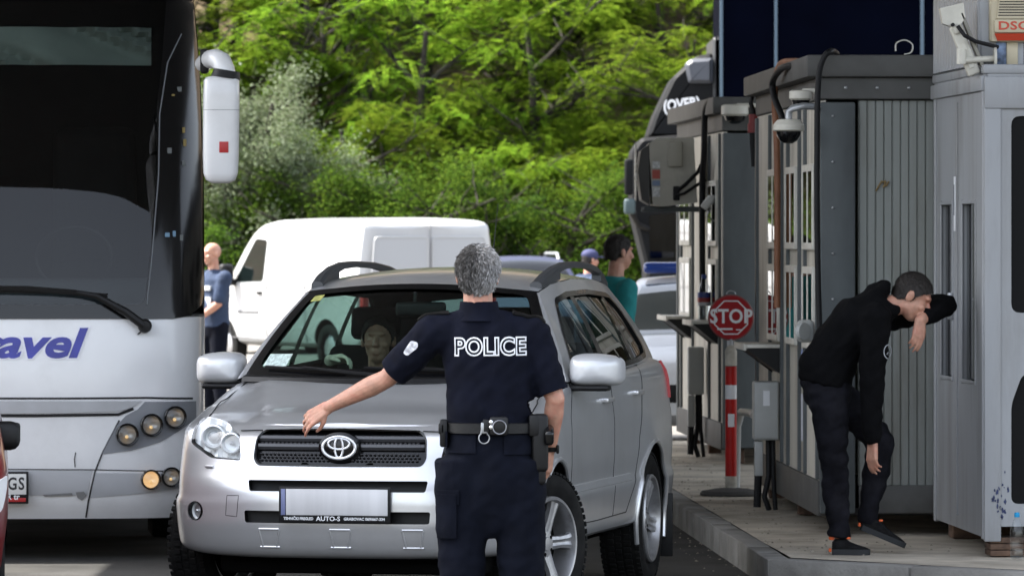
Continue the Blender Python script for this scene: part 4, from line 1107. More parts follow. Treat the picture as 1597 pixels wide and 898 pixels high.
def wallx(L, z0, z1, holes, mb, mi=0, x=0.):
    """wall in the local plane x=const, (y,z) with holes"""
    return sheet([(0, z0), (L, z0), (L, z1), (0, z1)], holes, lambda y, z: V((x, y, z)), .6, mb=mb, mi=mi, de=1.)
def rect(y0, z0, y1, z1): return [(y0, z0), (y1, z0), (y1, z1), (y0, z1)]
def lane_booth(root, L, H, Wd, zb, units, endm, fas, post_w, sill=1.0):
    """container booth: local y goes away from us along the lane wall (x=0), x to the right, z from island"""
    holes = []
    for (y0, y1) in units:
        holes.append(rect(y0 + .05, sill + .62, y1 - .05, H - .62)); holes.append(rect(y0 + .05, sill + .05, y1 - .05, sill + .52))
    w = MB(); wallx(L, zb + .18, H - .26, holes, w)
    w.add([V((0, L, zb)), V((Wd, L, zb)), V((Wd, L, H)), V((0, L, H))], [(0, 1, 2, 3)]); w.add([V((Wd, 0, zb)), V((Wd, L, zb)), V((Wd, L, H)), V((Wd, 0, H))], [(0, 1, 2, 3)])
    link('wall', solid(w.mesh('w', M['booth_beige'], None), .03, 0), root)
    # windows: frames, panes
    for (y0, y1) in units:
        f = MB()
        for (a, b_, c_, d_) in ((y0 + .05, sill + .62, y1 - .05, H - .62), (y0 + .05, sill + .05, y1 - .05, sill + .52)):
            for q in ((((a + c_) / 2, b_ + .02), (c_ - a, .045)), (((a + c_) / 2, d_ - .02), (c_ - a, .045)), ((a + .022, (b_ + d_) / 2), (.045, d_ - b_)), ((c_ - .022, (b_ + d_) / 2), (.045, d_ - b_))):
                f.rbox((-.012, q[0][0], q[0][1]), (.075, q[1][0], q[1][1]), .006, 1)
            f.rbox((-.022, (a + c_) / 2, (b_ + d_) / 2), (.055, .04, d_ - b_), .004, 1)
        fo = f.build('window', M['frame_pale'], root)
        g_ = MB()
        for (a, b_, c_, d_) in ((y0 + .05, sill + .62, y1 - .05, H - .62), (y0 + .05, sill + .05, y1 - .05, sill + .52)):
            g_.add([V((-.046, a, b_)), V((-.046, c_, b_)), V((-.046, c_, d_)), V((-.046, a, d_))], [(0, 1, 2, 3)])
        split_build(g_, 'pane', M['winglass'], fo, None, fix=False)
    # vertical dark strips between units
    st = MB(); ys = sorted({round(y, 3) for u_ in units for y in u_})
    for y in ys: st.rbox((-.02, y, (zb + .18 + H - .26) / 2), (.03, .05, H - .46 - zb), .004, 1)
    split_build(st, 'mullion', M['booth_dark'], root)
    # end wall, ribbed
    e = MB(); n_ = int((Wd - post_w) / .047); pts = []
    x = post_w
    for i in range(n_):
        x0 = post_w + i * (Wd - post_w) / n_; dx = (Wd - post_w) / n_
        pts += [(x0, 0.), (x0 + dx * .12, .010), (x0 + dx * .24, 0.)]
    pts.append((Wd, 0))
    e.loft([[V((x, .02 + d, z)) for x, d in pts] for z in (zb + .16, H - .26)], 0, closed=False)
    e.build('end_wall', endm, root, 25)
    r_ = MB(); r_.rbox((post_w + (Wd - post_w) / 2, .012, zb + .08), (Wd - post_w - .004, .05, .16), .008); r_.rbox((-.008, L / 2, zb + .085), (.05, L - .02, .20), .008); split_build(r_, 'base_rail', M['booth_fascia'], root)
    p = MB(); p.rbox((post_w / 2 - .02, .01, (zb + H - .27) / 2), (post_w, .10, H - zb - .27), .012); p.rbox((-.004, L - .06, (zb + H - .27) / 2), (.06, .10, H - zb - .27), .01)
    split_build(p, 'corner_post', M['booth_dark'], root)
    f = MB(); f.rbox((Wd / 2 - .02, L / 2, H - .065), (Wd + .16, L + .14, .125), .012, 2); f.rbox((Wd / 2, L / 2, H - .19), (Wd + .05, L + .04, .128), .006, 1)
    f.build('roof', fas, root)
    fl = MB()
    for y in (.12, L * .5, L - .12):
        for x in (.10, Wd - .1): fl.rbox((x, y, zb / 2 + .003), (.10, .10, zb - .002), .004, 1)
    split_build(fl, 'foot', M['rust'], root)
    ff = MB(); ff.rbox((Wd / 2, L / 2, zb + .01), (Wd - .06, L - .06, .04), .004); ff.build('base_plate', M['darkroom'], root)
b2 = booth_root('inspection_booth', 'grey ribbed booth with dark corner post and window wall behind the leaning man', 1284, 32.4, -.036)
lane_booth(b2, 4.55, 2.73, 2.3, .12, [(.12, .92), (1.30, 2.10), (2.55, 3.45)], M['booth_green'], M['booth_fascia'], .20)
b3 = booth_root('inspection_booth', 'further beige booth with air conditioner on its wall, beyond the stop sign', 1131, 42.3, -.052)
lane_booth(b3, 4.1, 2.73, 2.0, .12, [(.2, 1.1), (2.6, 3.7)], M['booth_dark'], M['booth_fascia'], .26)
# stripes of dirt paper on booth 2 low wall
pp = MB()
for z0, z1, mi in ((.95, 1.30, 0), (.62, .86, 1), (.30, .60, 0)): pp.rbox((-.019, 1.12, (z0 + z1) / 2 + .18), (.004, .20, z1 - z0 - .02), .001, 1, mi=mi)
split_build(pp, 'paper_notice', [mat('notice paper', (.62, .64, .70), rough=.7, var=.15, vscale=20), mat('blue print paper', (.25, .32, .55), rough=.7, var=.7, vscale=30)], b2)
# --- front pale blue booth with double doors
b1 = booth_root('guard_booth', 'pale blue grey metal booth with scuffed double doors the man leans on', 1540, 30.2, -.056)
H1, L1, W1, ZB1 = 2.56, 2.05, 2.2, .10
def b1y(px): return (1540 - px) / 39.0
def b1z(py, px=1500): return (CAMZ - (py - HOR) / (FPX / (30.2 + b1y(px)))) - IZ
w = MB(); slots_ = []
for pa, pb in ((1491, 1472), (1527, 1506)):
    slots_.append(rect(b1y(pa), b1z(592), b1y(pb), b1z(316)))
wallx(L1, ZB1 + .0, H1, slots_, w)
fw0, fz0, fz1 = .125, b1z(700, 1560), b1z(178, 1560)
win = rpoly([(fw0, b1z(492, 1580)), (1.5, b1z(492, 1580)), (1.5, fz1), (fw0, fz1)], .05)
win2 = rpoly([(fw0, b1z(800, 1580)), (1.5, b1z(800, 1580)), (1.5, b1z(590, 1580)), (fw0 + .06, b1z(590, 1580)), (fw0, b1z(640, 1580))], .04)
sheet([(0, ZB1 + .06), (W1, ZB1 + .06), (W1, H1), (0, H1)], [win, win2], lambda x, z: V((x, 0, z)), .3, mb=w, de=.3)
w.add([V((0, L1, ZB1)), V((W1, L1, ZB1)), V((W1, L1, H1)), V((0, L1, H1))], [(0, 1, 2, 3)]); w.add([V((W1, 0, ZB1)), V((W1, L1, ZB1)), V((W1, L1, H1)), V((W1, 0, H1))], [(0, 1, 2, 3)])
link('wall', solid(w.mesh('w', M['booth_blue'], None), .03, 0), b1)
gl = MB()
for pa, pb in ((1491, 1472), (1527, 1506)):
    y0, y1 = b1y(pa), b1y(pb); gl.add([V((.008, y0, b1z(592))), V((.008, y1, b1z(592))), V((.008, y1, b1z(316))), V((.008, y0, b1z(316)))], [(0, 1, 2, 3)])
split_build(gl, 'door_window', M['darkglass'], b1, None, fix=False)
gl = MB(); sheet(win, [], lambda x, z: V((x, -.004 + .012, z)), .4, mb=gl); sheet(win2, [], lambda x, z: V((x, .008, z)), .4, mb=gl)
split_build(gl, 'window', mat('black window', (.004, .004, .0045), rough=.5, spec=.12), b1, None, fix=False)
tr = MB()
dz = b1z(835, 1500)
for y in (b1y(1498.5),): tr.rbox((-.018, y, H1 / 2 + .02), (.014, .045, H1 - .3), .003, 1)
for px in (1544, 1463): tr.rbox((-.012, max(.03, b1y(px) if px < 1500 else .03), H1 / 2 + .03), (.03, .06, H1 - .12), .006, 1)
tr.rbox((.025, -.012, H1 / 2 + .03), (.09, .03, H1 - .10), .008, 2); tr.rbox((W1 / 2, -.012, H1 - .10), (W1 + .04, .05, .17), .008); tr.rbox((-.012, L1 / 2, H1 - .05), (.05, L1 + .02, .08), .008)
for px in (1472, 1491, 1506, 1527): tr.rbox((-.017, b1y(px), (b1z(592) + b1z(316)) / 2), (.012, .02, b1z(316) - b1z(592) + .03), .003, 1)
for py in (592, 316):
    for pa, pb in ((1491, 1472), (1527, 1506)): tr.rbox((-.017, (b1y(pa) + b1y(pb)) / 2, b1z(py)), (.012, b1y(pb) - b1y(pa), .02), .003, 1)
split_build(tr, 'trim', M['booth_blue'], b1)
rf = MB(); rf.rbox((W1 / 2, L1 / 2, H1 + .025), (W1 + .05, L1 + .05, .05), .01); rf.build('roof', M['booth_blue'], b1)
ft = MB()
for k_ in range(3): ft.rbox((W1 / 2 + .01, .10, .018 + .034 * k_), (W1 - .01, .22, .030), .004)
ft.rbox((W1 / 2, L1 - .2, .05), (W1 - .1, .2, .10), .01); split_build(ft, 'base_plank', M['rust'], b1)
hd_ = MB(); y_ = b1y(1490) - .02
hd_.rbox((-.03, y_, b1z(478)), (.03, .05, .15), .008, 2); hd_.tube([V((-.03, y_, b1z(470))), V((-.075, y_, b1z(468))), V((-.08, y_ + .05, b1z(470))), V((-.078, y_ + .13, b1z(474)))], .011, 8)
hd_.build('door_handle', M['steel'], b1)
pt = MB(); pt.rbox((-.030, b1y(1498), b1z(318)), (.006, .05, .30), .002); pt.rbox((-.0335, b1y(1498), b1z(312)), (.004, .02, .17), .001, 1, mi=1)
pt.build('sticker', [M['white_ink'], mat('faded print', (.12, .13, .15), rough=.6)], b1)
ch = MB(); rr = random.Random(5)
for i in range(22):
    x = rr.uniform(.015, .11); z = ZB1 + .10 + abs(rr.gauss(0, .14)); s_ = rr.uniform(.003, .009)
    pl = [(x + s_ * rr.uniform(.5, 1.2) * cos(a), z + s_ * rr.uniform(.8, 2.4) * sin(a)) for a in [2 * pi * j / 9 for j in range(9)]]
    sheet(pl, [], lambda a, b_: V((a, -.031 if a < .068 else -.0175, b_)), .1, mb=ch)
ch.build('chipped_paint', mat('old blue paint', (.03, .04, .10), rough=.8, var=.4, vscale=30), b1, None, fix=False)
# upper white cladding on the roof edge
up = MB(); pts = []
for i in range(16): pts += [(i * .12, 0), (i * .12 + .012, .010), (i * .12 + .024, 0)]
up.loft([[V((-.035 + d, .12 + y, z)) for y, d in pts] for z in (H1 + .055, H1 + 1.2)], 0, closed=False)
up.loft([[V((-.035 + x, .12 + d * .6, z)) for x, d in pts] for z in (H1 + .055, H1 + 1.2)], 0, closed=False)
up.add([V((-.04, .115, H1 + .05)), V((1.9, .115, H1 + .05)), V((1.9, 2.0, H1 + .05)), V((-.04, 2.0, H1 + .05))], [(0, 1, 2, 3)])
up.build('roof_cladding', mat('white cladding', (.30, .31, .325), rough=.5, var=.05, dirt=(.3, .3, .29), dirt_amt=.3), b1, 25)
# --- shelves (folding ledges) on the lane walls
def ledge(root, y, z, out, wd):
    s_ = MB(); s_.rbox((-out / 2 - .01, y, z), (out, wd, .022), .004, mi=1)
    s_.rbox((-out - .006, y, z - .006), (.016, wd + .01, .04), .004, mi=1)
    for dy in (-wd / 2 + .02, wd / 2 - .02):
        s_.loft([[V((-.015, y + dy + e_, z - .012)), V((-out, y + dy + e_, z - .012)), V((-.015, y + dy + e_, z - .18))] for e_ in (-.012, .012)], 0)
    s_.add([V((-.012, y - wd / 2 + .05, z - .17)), V((-.012, y + wd / 2 - .05, z - .17)), V((-out + .01, y + wd / 2 - .05, z - .018)), V((-out + .01, y - wd / 2 + .05, z - .018))], [(0, 1, 2, 3)], 0)
    s_.build('counter_ledge', [M['black_plastic'], M['frame_pale']], root)
ledge(b2, 3.0, 1.02, .24, .80); ledge(b3, .65, 1.05, .22, .8); ledge(b3, 3.1, 1.05, .22, .9)
# --- rooftop siren with lettering
def at(px, py, Y): return P(px, py, Y)
sr = thing('alarm_siren', 'cream alarm siren box with red base on the roof of the blue booth', 'siren', tuple(at(1578, 112, 30.35)), 0)
sr.location.z = IZ + H1 + .05
k = MB(); z0 = .125
body = [(-.115, z0), (.115, z0), (.118, .30), (.10, .45), (-.10, .45), (-.118, .30)]
k.loft([[V((x, -.06 + .0, z)) for x, z in body], [V((x * .98, -.075, z)) for x, z in body]], 0); k.rbox((0, -.02, .29), (.25, .09, .34), .015, 2)
so_ = k.build('siren_body', M['cream'], sr)
k = MB()
fr_ = [(-.09, .245), (.09, .245), (.075, .36), (.045, .43), (-.045, .43), (-.075, .36)]
k.loft([[V((x, -.070, z)) for x, z in fr_], [V((x * .97, -.088, z)) for x, z in fr_]], 0)
for i in range(11):
    z = .262 + i * .0145; wd = interp([(.245, .082), (.36, .068), (.43, .04)], z); k.rbox((0, -.089, z), (2 * wd, .006, .005), .001, 1, mi=1)
k.build('grille', [M['cream'], M['black_ink']], so_)
k = MB(); k.rbox((0, -.075, .205), (.205, .04, .075), .012, 2); k.build('badge_panel', M['cream'], so_)
tm = text_mb('DSC', .062, .001, bold=.0015, space=1.05); tm.xf(Matrix.Translation((0, -.0965, .205)) @ Matrix.Rotation(pi / 2, 4, 'X') @ Matrix.Diagonal((1.35, 1, 1, 1))); tm.build('lettering', mat('siren red print', (.5, .06, .03), rough=.5), so_, None)
k = MB(); k.loft([[V((-.10, -.05, .165)), V((.10, -.05, .165)), V((.10, -.10, .165)), V((-.10, -.10, .165))], [V((-.085, -.05, .128)), V((.085, -.05, .128)), V((.085, -.09, .128)), V((-.085, -.09, .128))]], 0); k.build('beacon', mat('red beacon lens', (.42, .035, .01), rough=.25, coat=.4), so_)
k = MB(); k.rbox((-.06, 0, .062), (.055, .06, .125), .006, mi=0); k.rbox((.0, .0, .062), (.06, .07, .125), .006, mi=1); k.rbox((.08, .02, .062), (.05, .07, .125), .006, mi=2)
k.build('stand', [mat('chipped blue post', (.16, .22, .34), rough=.6, var=.9, vscale=14), M['cream'], M['black_plastic']], sr)
# --- bullet camera tilted on a bracket
cm = thing('security_camera', 'tilted beige bullet camera on a bracket beside the alarm siren', 'camera', tuple(at(1515, 97, 30.3)), 0)
o = cm.location.copy()
def lc(px, py, Y=30.3): return P(px, py, Y) - o
a_, b_ = lc(1489, 40), lc(1520, 118); d = (b_ - a_).normalized(); sd = V((0, -1, 0))
k = MB(); X_ = d; Z_ = V((0, -1, 0)); Yv = Z_.cross(X_)
Mx = Matrix(((X_.x, Yv.x, Z_.x, 0), (X_.y, Yv.y, Z_.y, 0), (X_.z, Yv.z, Z_.z, 0), (0, 0, 0, 1)))
Ln = (b_ - a_).length
mid = (a_ + b_) / 2
k.rbox(mid, (Ln * .98, .068, .075), .012, 3, M=Mx)
k.rbox(mid + Mx.to_3x3() @ V((-Ln * .42, 0, .05)), (.05, .045, .05), .012, 2, M=Mx); k.rbox(mid + Mx.to_3x3() @ V((.03, 0, .039)), (Ln * .5, .03, .006), .002, 1, M=Mx)
ho = k.build('housing', M['camwhite'], cm)
k = MB(); k.rbox(mid + Mx.to_3x3() @ V((-.035, -.055 if (Mx.to_3x3() @ V((0, -1, 0))).x > 0 else .055, .0)), (Ln * 1.12, .02, .10), .006, 2, M=Mx)
hv = k.build('sun_hood', mat('hood beige', (.20, .19, .16), rough=.5, var=.1), cm)
k = MB(); c0 = lc(1489, 40) - d * .02; k.loft([[c0 + V((-.075, -.05, .07)), c0 + V((.05, -.05, .10)), c0 + V((.06, -.05, .02)), c0 + V((.02, -.05, -.04)), c0 + V((-.06, -.05, -.01))], [c0 + V((-.075, .05, .07)), c0 + V((.05, .05, .10)), c0 + V((.06, .05, .02)), c0 + V((.02, .05, -.04)), c0 + V((-.06, .05, -.01))]], 0); k.build('front_hood', M['camwhite'], cm)
k = MB(); p0 = lc(1498, 92); k.cyl(p0 + V((0, -.06, .05)), p0 + V((0, -.06, -.03)), .026, n=16); k.cyl(p0 + V((0, -.06, -.01)), lc(1550, 92) + V((0, -.03, 0)), .017, n=12); k.cyl(lc(1549, 92) + V((0, -.03, 0)), lc(1553, 92) + V((0, -.03, 0)), .06, n=24); k.build('bracket', M['camwhite'], cm)
k = MB(); k.tube([lc(1492, 42) + V((0, -.08, 0)), lc(1502, 57) + V((0, -.1, 0)), lc(1520, 66) + V((0, -.08, 0)), lc(1556, 74) + V((0, -.02, 0))], .011, 8); k.cyl(lc(1484, 40) + V((0, -.06, 0)), lc(1484, 40) + V((0, -.10, 0)), .010, n=12); k.build('cable', M['cable'], cm)
# --- dome cameras
def dome(label, px, py, Y, r, arm_to):
    t = thing('dome_camera', label, 'camera', tuple(P(px, py, Y)), 0); k = MB()
    k.lathe([(r * .55, r * .75), (r * .8, r * .7), (r * 1.08, r * .35), (r * 1.1, 0), (r * 1.0, -r * .08), (r * .9, -r * .1)], 32); k.build('housing', M['camwhite'], t)
    k = MB(); k.lathe([(r * .86, -r * .05), (r * .84, -r * .35), (r * .6, -r * .75), (r * .3, -r * .92), (.001, -r * .95)], 28); k.build('bubble', M['gloss_black'], t)
    k = MB(); e_ = P(*arm_to, Y + .15) - t.location; k.tube([V((0, 0, r * .7)), V((0, 0, r * 1.25)), V((.02, 0, r * 1.5)), V((e_.x * .4, 0, r * 1.65)), V((e_.x, .1, r * 1.65))], r * .26, 10); k.build('bracket', M['steel'], t); return t
dome('black dome camera on a bent arm at the near booth corner', 1230, 203, 32.3, .082, (1283, 170))
def puck(label, px, py, Y, r):
    t = thing('dome_camera', label, 'camera', tuple(P(px, py, Y)), 0)
    k = MB(); k.lathe([(.001, r * .62), (r * .8, r * .60), (r, r * .5), (r * 1.02, -.1 * r), (r * .85, -r * .25)], 32); k.build('housing', M['camwhite'], t)
    k = MB(); k.lathe([(r * .83, -r * .2), (r * .7, -r * .6), (r * .35, -r * .8), (.001, -r * .85)], 24); k.build('bubble', M['gloss_black'], t)
    k = MB(); k.rbox((r * 1.1, .05, r * .55), (r * 1.9, .06, .03), .006); k.build('bracket', M['camwhite'], t); return t
puck('flat white camera puck above the black dome camera', 1249, 152, 32.4, .066); puck('white dome camera under the roof corner of the further booth', 1146, 176, 42.1, .10)
# --- cables and conduits on booth 2
def wire(label, pts, r, m, nm='cable', cat='cable'):
    k = MB(); cp = [V(p) for p in pts]; sm_ = []
    for i in range(len(cp) - 1):
        p0, p1, p2, p3 = cp[max(0, i - 1)], cp[i], cp[i + 1], cp[min(len(cp) - 1, i + 2)]
        for j in range(6):
            t = j / 6; sm_.append(.5 * ((2 * p1) + (p2 - p0) * t + (2 * p0 - 5 * p1 + 4 * p2 - p3) * t * t + (3 * p1 - p0 - 3 * p2 + p3) * t ** 3))
    sm_.append(cp[-1]); k.tube(sm_, r, 8); return k.build(nm, m, None, 60, label=label, cat=cat)
wire('thick black cable looping over the roof edge and down the near booth corner', [P(1305, 84, 32.5), P(1296, 80, 32.25), P(1284, 92, 32.22), P(1276, 130, 32.22), P(1274, 250, 32.22), P(1275, 400, 32.25), P(1279, 540, 32.25)], .017, M['cable'])
wire('black cable hanging in a loop from the near booth roof by the dome camera', [P(1252, 103, 33.2), P(1222, 106, 33.6), P(1206, 125, 34), P(1207, 150, 34), P(1218, 178, 33.8), P(1222, 190, 33.6)], .020, M['cable'])
wire('orange conduit running from the roof down between the booth windows', [P(1262, 99, 33.5), P(1235, 96, 34.0), P(1215, 104, 34.4), P(1208, 150, 34.6), P(1212, 250, 34.6), P(1212, 480, 34.6)], .020, M['cable_o'], 'conduit', 'conduit')
wire('thin wire loop standing up from the roof of the near booth', [P(1397, 80, 33), P(1398, 68, 33), P(1411, 63, 33), P(1423, 70, 33), P(1421, 82, 33), P(1410, 85, 33)], .004, M['frame_pale'], 'wire_loop', 'wire')
wire('black cable down the wall of the further booth beside the air conditioner', [P(1110, 155, 42.6), P(1100, 172, 42.9), P(1098, 240, 43.0), P(1095, 300, 43.2), P(1096, 520, 43.2)], .024, M['cable'])
# red and yellow plug hanging between the booths
t = thing('power_plug', 'red and yellow power connector hanging on a black cable between the booths', 'plug', tuple(P(1176, 200, 37.0)))
k = MB(); k.cyl((0, 0, .03), (0, 0, .09), .034, n=16); k.cyl((0, 0, -.03), (0, 0, .03), .042, n=16); k.build('connector', mat('dull red plastic', (.20, .02, .02), rough=.5), t)
k = MB(); k.rbox((.05, 0, .13), (.06, .06, .085), .01, 2); k.build('socket_box', mat('ochre box', (.40, .32, .16), rough=.6), t)
k = MB(); k.tube([V((0, 0, -.03)), V((0, .0, -.1)), V((.005, 0, -.25))], [.03, .028, .022], 10); k.tube([V((0, 0, .09)), V((-.02, 0, .16)), V((0, .02, .24))], .015, 8); k.build('cable', M['cable'], t)
# --- electric cabinets with their conduits
def cabinet(label, px0, px1, py0, py1, Y, ex):
    c0, c1 = P(px0, py0, Y), P(px1, py1, Y); c = (c0 + c1) / 2; t = thing('electric_cabinet', label, 'cabinet', (c.x, Y, IZ)); w_, h_ = c1.x - c0.x, c0.z - c1.z; zc = c.z - IZ
    k = MB(); k.rbox((0, .09, zc), (w_, .22, h_), .012, 3); bo = k.build('cabinet_box', M['gbox'], t)
    k = MB(); k.rbox((0, -.024, zc), (w_ * .90, .010, h_ * .94), .006, 2); k.build('cabinet_door', M['gbox'], bo)
    if ex:
        k = MB(); k.rbox((0, -.031, zc + h_ * .22), (w_ * .26, .003, h_ * .26), .001, 1); k.build('sticker', M['white_ink'], bo)
    k = MB(); zb_ = zc - h_ / 2
    k.tube([V((w_ * .1, .06, zb_)), V((w_ * .12, .05, zb_ * .5)), V((-.01, .03, zb_ * .2)), V((.02, .04, .003))], .018, 8, 0)
    k.tube([V((w_ * .28, .06, zb_)), V((w_ * .3, .05, zb_ * .45)), V((.06, .05, .003))], .015, 8, 0)
    k.rbox((-w_ * .28, .05, zb_ * .74), (.055, .06, zb_ * .5), .01, 2, mi=1); k.tube([V((-w_ * .3, .05, zb_ * .5)), V((-w_ * .34, .05, .02))], .024, 10, 0)
    k.build('conduit', [M['cable'], M['gbox']], t); return t
cabinet('pale grey electric cabinet on the wall of the near booth by the stop sign', 1175, 1215, 595, 686, 35.2, True)
cabinet('small brown grey electric cabinet on the wall of the further booth', 1073, 1098, 541, 615, 43.6, False)
# --- low bent grey rail behind the stop post
t = MB(); q0 = P(1147, 690, 38.2); q0.z = IZ
t.tube([V((P(1148, 0, 38.2).x, 38.2, IZ)), V((P(1150, 0, 38.2).x, 38.2, IZ + .42)), V((P(1156, 0, 38.1).x, 38.1, IZ + .52)), V((P(1172, 0, 37.6).x, 37.6, IZ + .53)), V((P(1176, 0, 37.4).x, 37.4, IZ + .52))], .026, 12)
t.build('guard_rail', M['gbox'], None, 60, label='short bent grey pipe rail behind the stop sign post', cat='rail')
# --- stop sign on striped post
sp = P(1140, 772, 37.3); sp.z = IZ
ss = thing('stop_sign', 'round red stop sign on a red and white striped post', 'sign', tuple(sp))
s_ = FPX / 37.3; zc = CAMZ - (495 - HOR) / s_ - IZ; R_ = 33.5 / s_
k = MB(); oc = [(R_ * cos(a), R_ * sin(a)) for a in [pi / 8 + pi / 4 * i for i in range(8)]]
oc_r = [(R_ * cos(2 * pi * i / 48), R_ * sin(2 * pi * i / 48)) for i in range(48)]
k.loft([[V((x, e_, zc + y)) for x, y in oc_r] for e_ in (-.012, .012)], 0)
N = 8; 
for sc0, sc1, mi in ((.86, .80, 1),):
    o_ = [V((x * sc0, -.0145, zc + y * sc0)) for x, y in oc]; i_ = [V((x * sc1, -.0145, zc + y * sc1)) for x, y in oc]
    k.add(o_ + i_, [(i, (i + 1) % 8, 8 + (i + 1) % 8, 8 + i) for i in range(8)], mi)
pa = k.build('sign_plate', [mat('stop red', (.32, .008, .012), rough=.5, spec=.2, var=.12, vscale=9), M['white_ink']], ss, 30)
k = MB(); N = 48; k.tube([V((R_ * 1.0 * cos(2 * pi * i / N), .0, zc + R_ * 1.0 * sin(2 * pi * i / N))) for i in range(N + 1)], .010, 8); k.build('rim', mat('dull red rim', (.22, .05, .05), rough=.5), pa)
tm = text_mb('STOP', .128, .0012, bold=.003, space=1.02); tm.xf(Matrix.Translation((0, -.0155, zc + .004)) @ Matrix.Rotation(pi / 2, 4, 'X') @ Matrix.Diagonal((.90, 1, 1, 1))); tm.build('lettering', M['white_ink'], pa, None)
k = MB(); k.rbox((-.04, -.0150, zc - .075), (.10, .002, .012), .0005, 1); k.rbox((.055, -.0150, zc - .080), (.045, .002, .008), .0005, 1); k.build('tape', M['white_ink'], pa)
def pz(py): return CAMZ - (py - HOR) / s_ - IZ
k = MB(); rp = 9 / s_
segs = [(772, 738, 3), (738, 655, 0), (655, 620, 1), (620, 597, 0), (597, 574, 1), (574, 569, 0), (569, 545, 2)]
bands = [(770, 742, 2), (742, 622, 0), (622, 600, 1), (600, 571, 0)]
for y0, y1, mi in bands: k.cyl((0, 0, pz(y0)), (0, 0, pz(y1)), rp, n=24, mi=mi)
k.lathe([(rp * 1.04, 0), (rp * 1.04, pz(548) - pz(570)), (rp * .9, pz(544) - pz(570)), (rp * .5, pz(538) - pz(570))], 24, Matrix.Translation((0, 0, pz(570))), 2)
k.rbox((.0, -rp - .001, pz(655)), (rp * 1.1, .004, .085), .001, 1, mi=1)
k.build('post', [mat('post red', (.42, .012, .010), rough=.45, spec=.25, var=.15, vscale=8), M['white_ink'], mat('worn white paint', (.42, .39, .33), rough=.7, var=.25, vscale=18)], ss, 30)
k = MB(); k.cyl((0, 0, pz(545)), (0, 0, zc - R_ * .8), .012, n=10); k.rbox((0, .018, zc - .1), (.05, .012, .28), .003); k.tube([V((.03 * cos(a), 0, zc + R_ + .012 + .022 * sin(a))) for a in [pi * i / 10 for i in range(11)]], .004, 6); split_build(k, 'bracket', M['steel'], ss)
k = MB(); k.lathe([(.20, 0), (.205, .012), (.19, .03), (.10, .045), (.05, .05)], 36, Matrix.Scale(1.0, 4)); k.build('base', mat('rubber foot', (.055, .053, .05), rough=.8, var=.3), ss)
# little blue cloth bit beside the post
# --- air conditioner on booth 3
ac = thing('air_conditioner', 'large beige air conditioner unit hanging on the lane wall of the further booth', 'air conditioner', tuple(P(1045, 320, 43.4)), 0)
o = ac.location.copy(); s_ = FPX / 43.4
def al(px, py, dy=0.): return P(px, py, 43.4 + dy) - o
x0, x1 = al(1012, 0).x, al(1092, 0).x; z0, z1 = al(0, 322).z, al(0, 214).z
k = MB(); D_ = .85; tilt = .055
pr_ = [(x0 + .03, z0 + .012), (x0 + .10, z0), (x1 - .02, z0 + .03), (x1 - .05, z1), (x0 + .06, z1 - .01), (x0, z1 - .05)]
k.loft([[V((x, e_, z)) for x, z in pr_] for e_ in (0, D_)], 0)
bo = k.build('casing', mat('ac casing', (.44, .42, .36), rough=.55, var=.08, dirt=(.18, .16, .13), dirt_amt=.5), ac, 20)
k = MB(); fx0, fx1 = al(995, 0).x, al(1030, 0).x
fp = [(x0 + .005, z0 + .012), (x0 + .005, z1 - .05), (x0 - .06, z1 - .10), (x0 - .085, (z0 + z1) / 2), (x0 - .055, z0 + .05)]
k.loft([[V((x, e_, z)) for x, z in fp] for e_ in (.0, D_)], 0); k.build('front_grille', mat('ac dark fan', (.05, .048, .045), rough=.6), bo, 40)
k = MB()
for i in range(15):
    a = i / 15 * pi - pi / 2; k.tube([V((x0 - .095, D_ / 2, (z0 + z1) / 2)), V((x0 - .092, D_ / 2 + .34 * cos(a), (z0 + z1) / 2 + .22 * sin(a)))], .004, 5); k.tube([V((x0 - .095, D_ / 2, (z0 + z1) / 2)), V((x0 - .092, D_ / 2 - .34 * cos(a), (z0 + z1) / 2 + .22 * sin(a)))], .004, 5)
k.cyl((x0 - .1, D_ / 2, (z0 + z1) / 2), (x0 - .085, D_ / 2, (z0 + z1) / 2), .06, n=18); k.build('fan_guard', M['frame_pale'], bo)
k = MB()
for i, (za, zb_, mi) in enumerate(((.36, .30, 0), (.295, .22, 1), (.215, .17, 2), (.165, .08, 0))): k.rbox((x0 + .055, -.003, z0 + za * .6 + zb_ * .4 - .02), (.06, .006, (za - zb_) * .9), .001, 1, mi=mi)
k.build('sticker', [mat('label white', (.55, .56, .56), rough=.5, var=.3, vscale=60), mat('label red', (.38, .06, .04), rough=.5), mat('label blue', (.18, .24, .38), rough=.5)], bo)
k = MB(); k.rbox((x0 + .20, -.02, z1 - .13), (.11, .05, .20), .014, 2); k.build('valve_cover', mat('ac cover', (.38, .36, .30), rough=.55), bo)
k = MB()
k.tube([V((x0 + .22, -.01, z0 + .12)), V((x0 + .28, -.06, z0 + .17)), V((x1 - .02, -.03, z0 + .26)), V((x1 + .03, .05, z0 + .36))], .014, 8); k.tube([V((x0 + .2, -.01, z0 + .08)), V((x0 + .27, -.07, z0 + .10)), V((x1, -.02, z0 + .18)), V((x1 + .04, .05, z0 + .2))], .012, 8); k.rbox((x0 + .21, -.01, z0 + .10), (.05, .03, .11), .008, 2)
k.build('pipe', M['cable'], bo)
k = MB(); k.rbox((x0 + .26, .15, z0 - .02), (.60, .05, .04), .004); k.rbox((x0 + .26, D_ - .1, z0 - .02), (.60, .05, .04), .004); split_build(k, 'bracket', M['booth_dark'], ac)
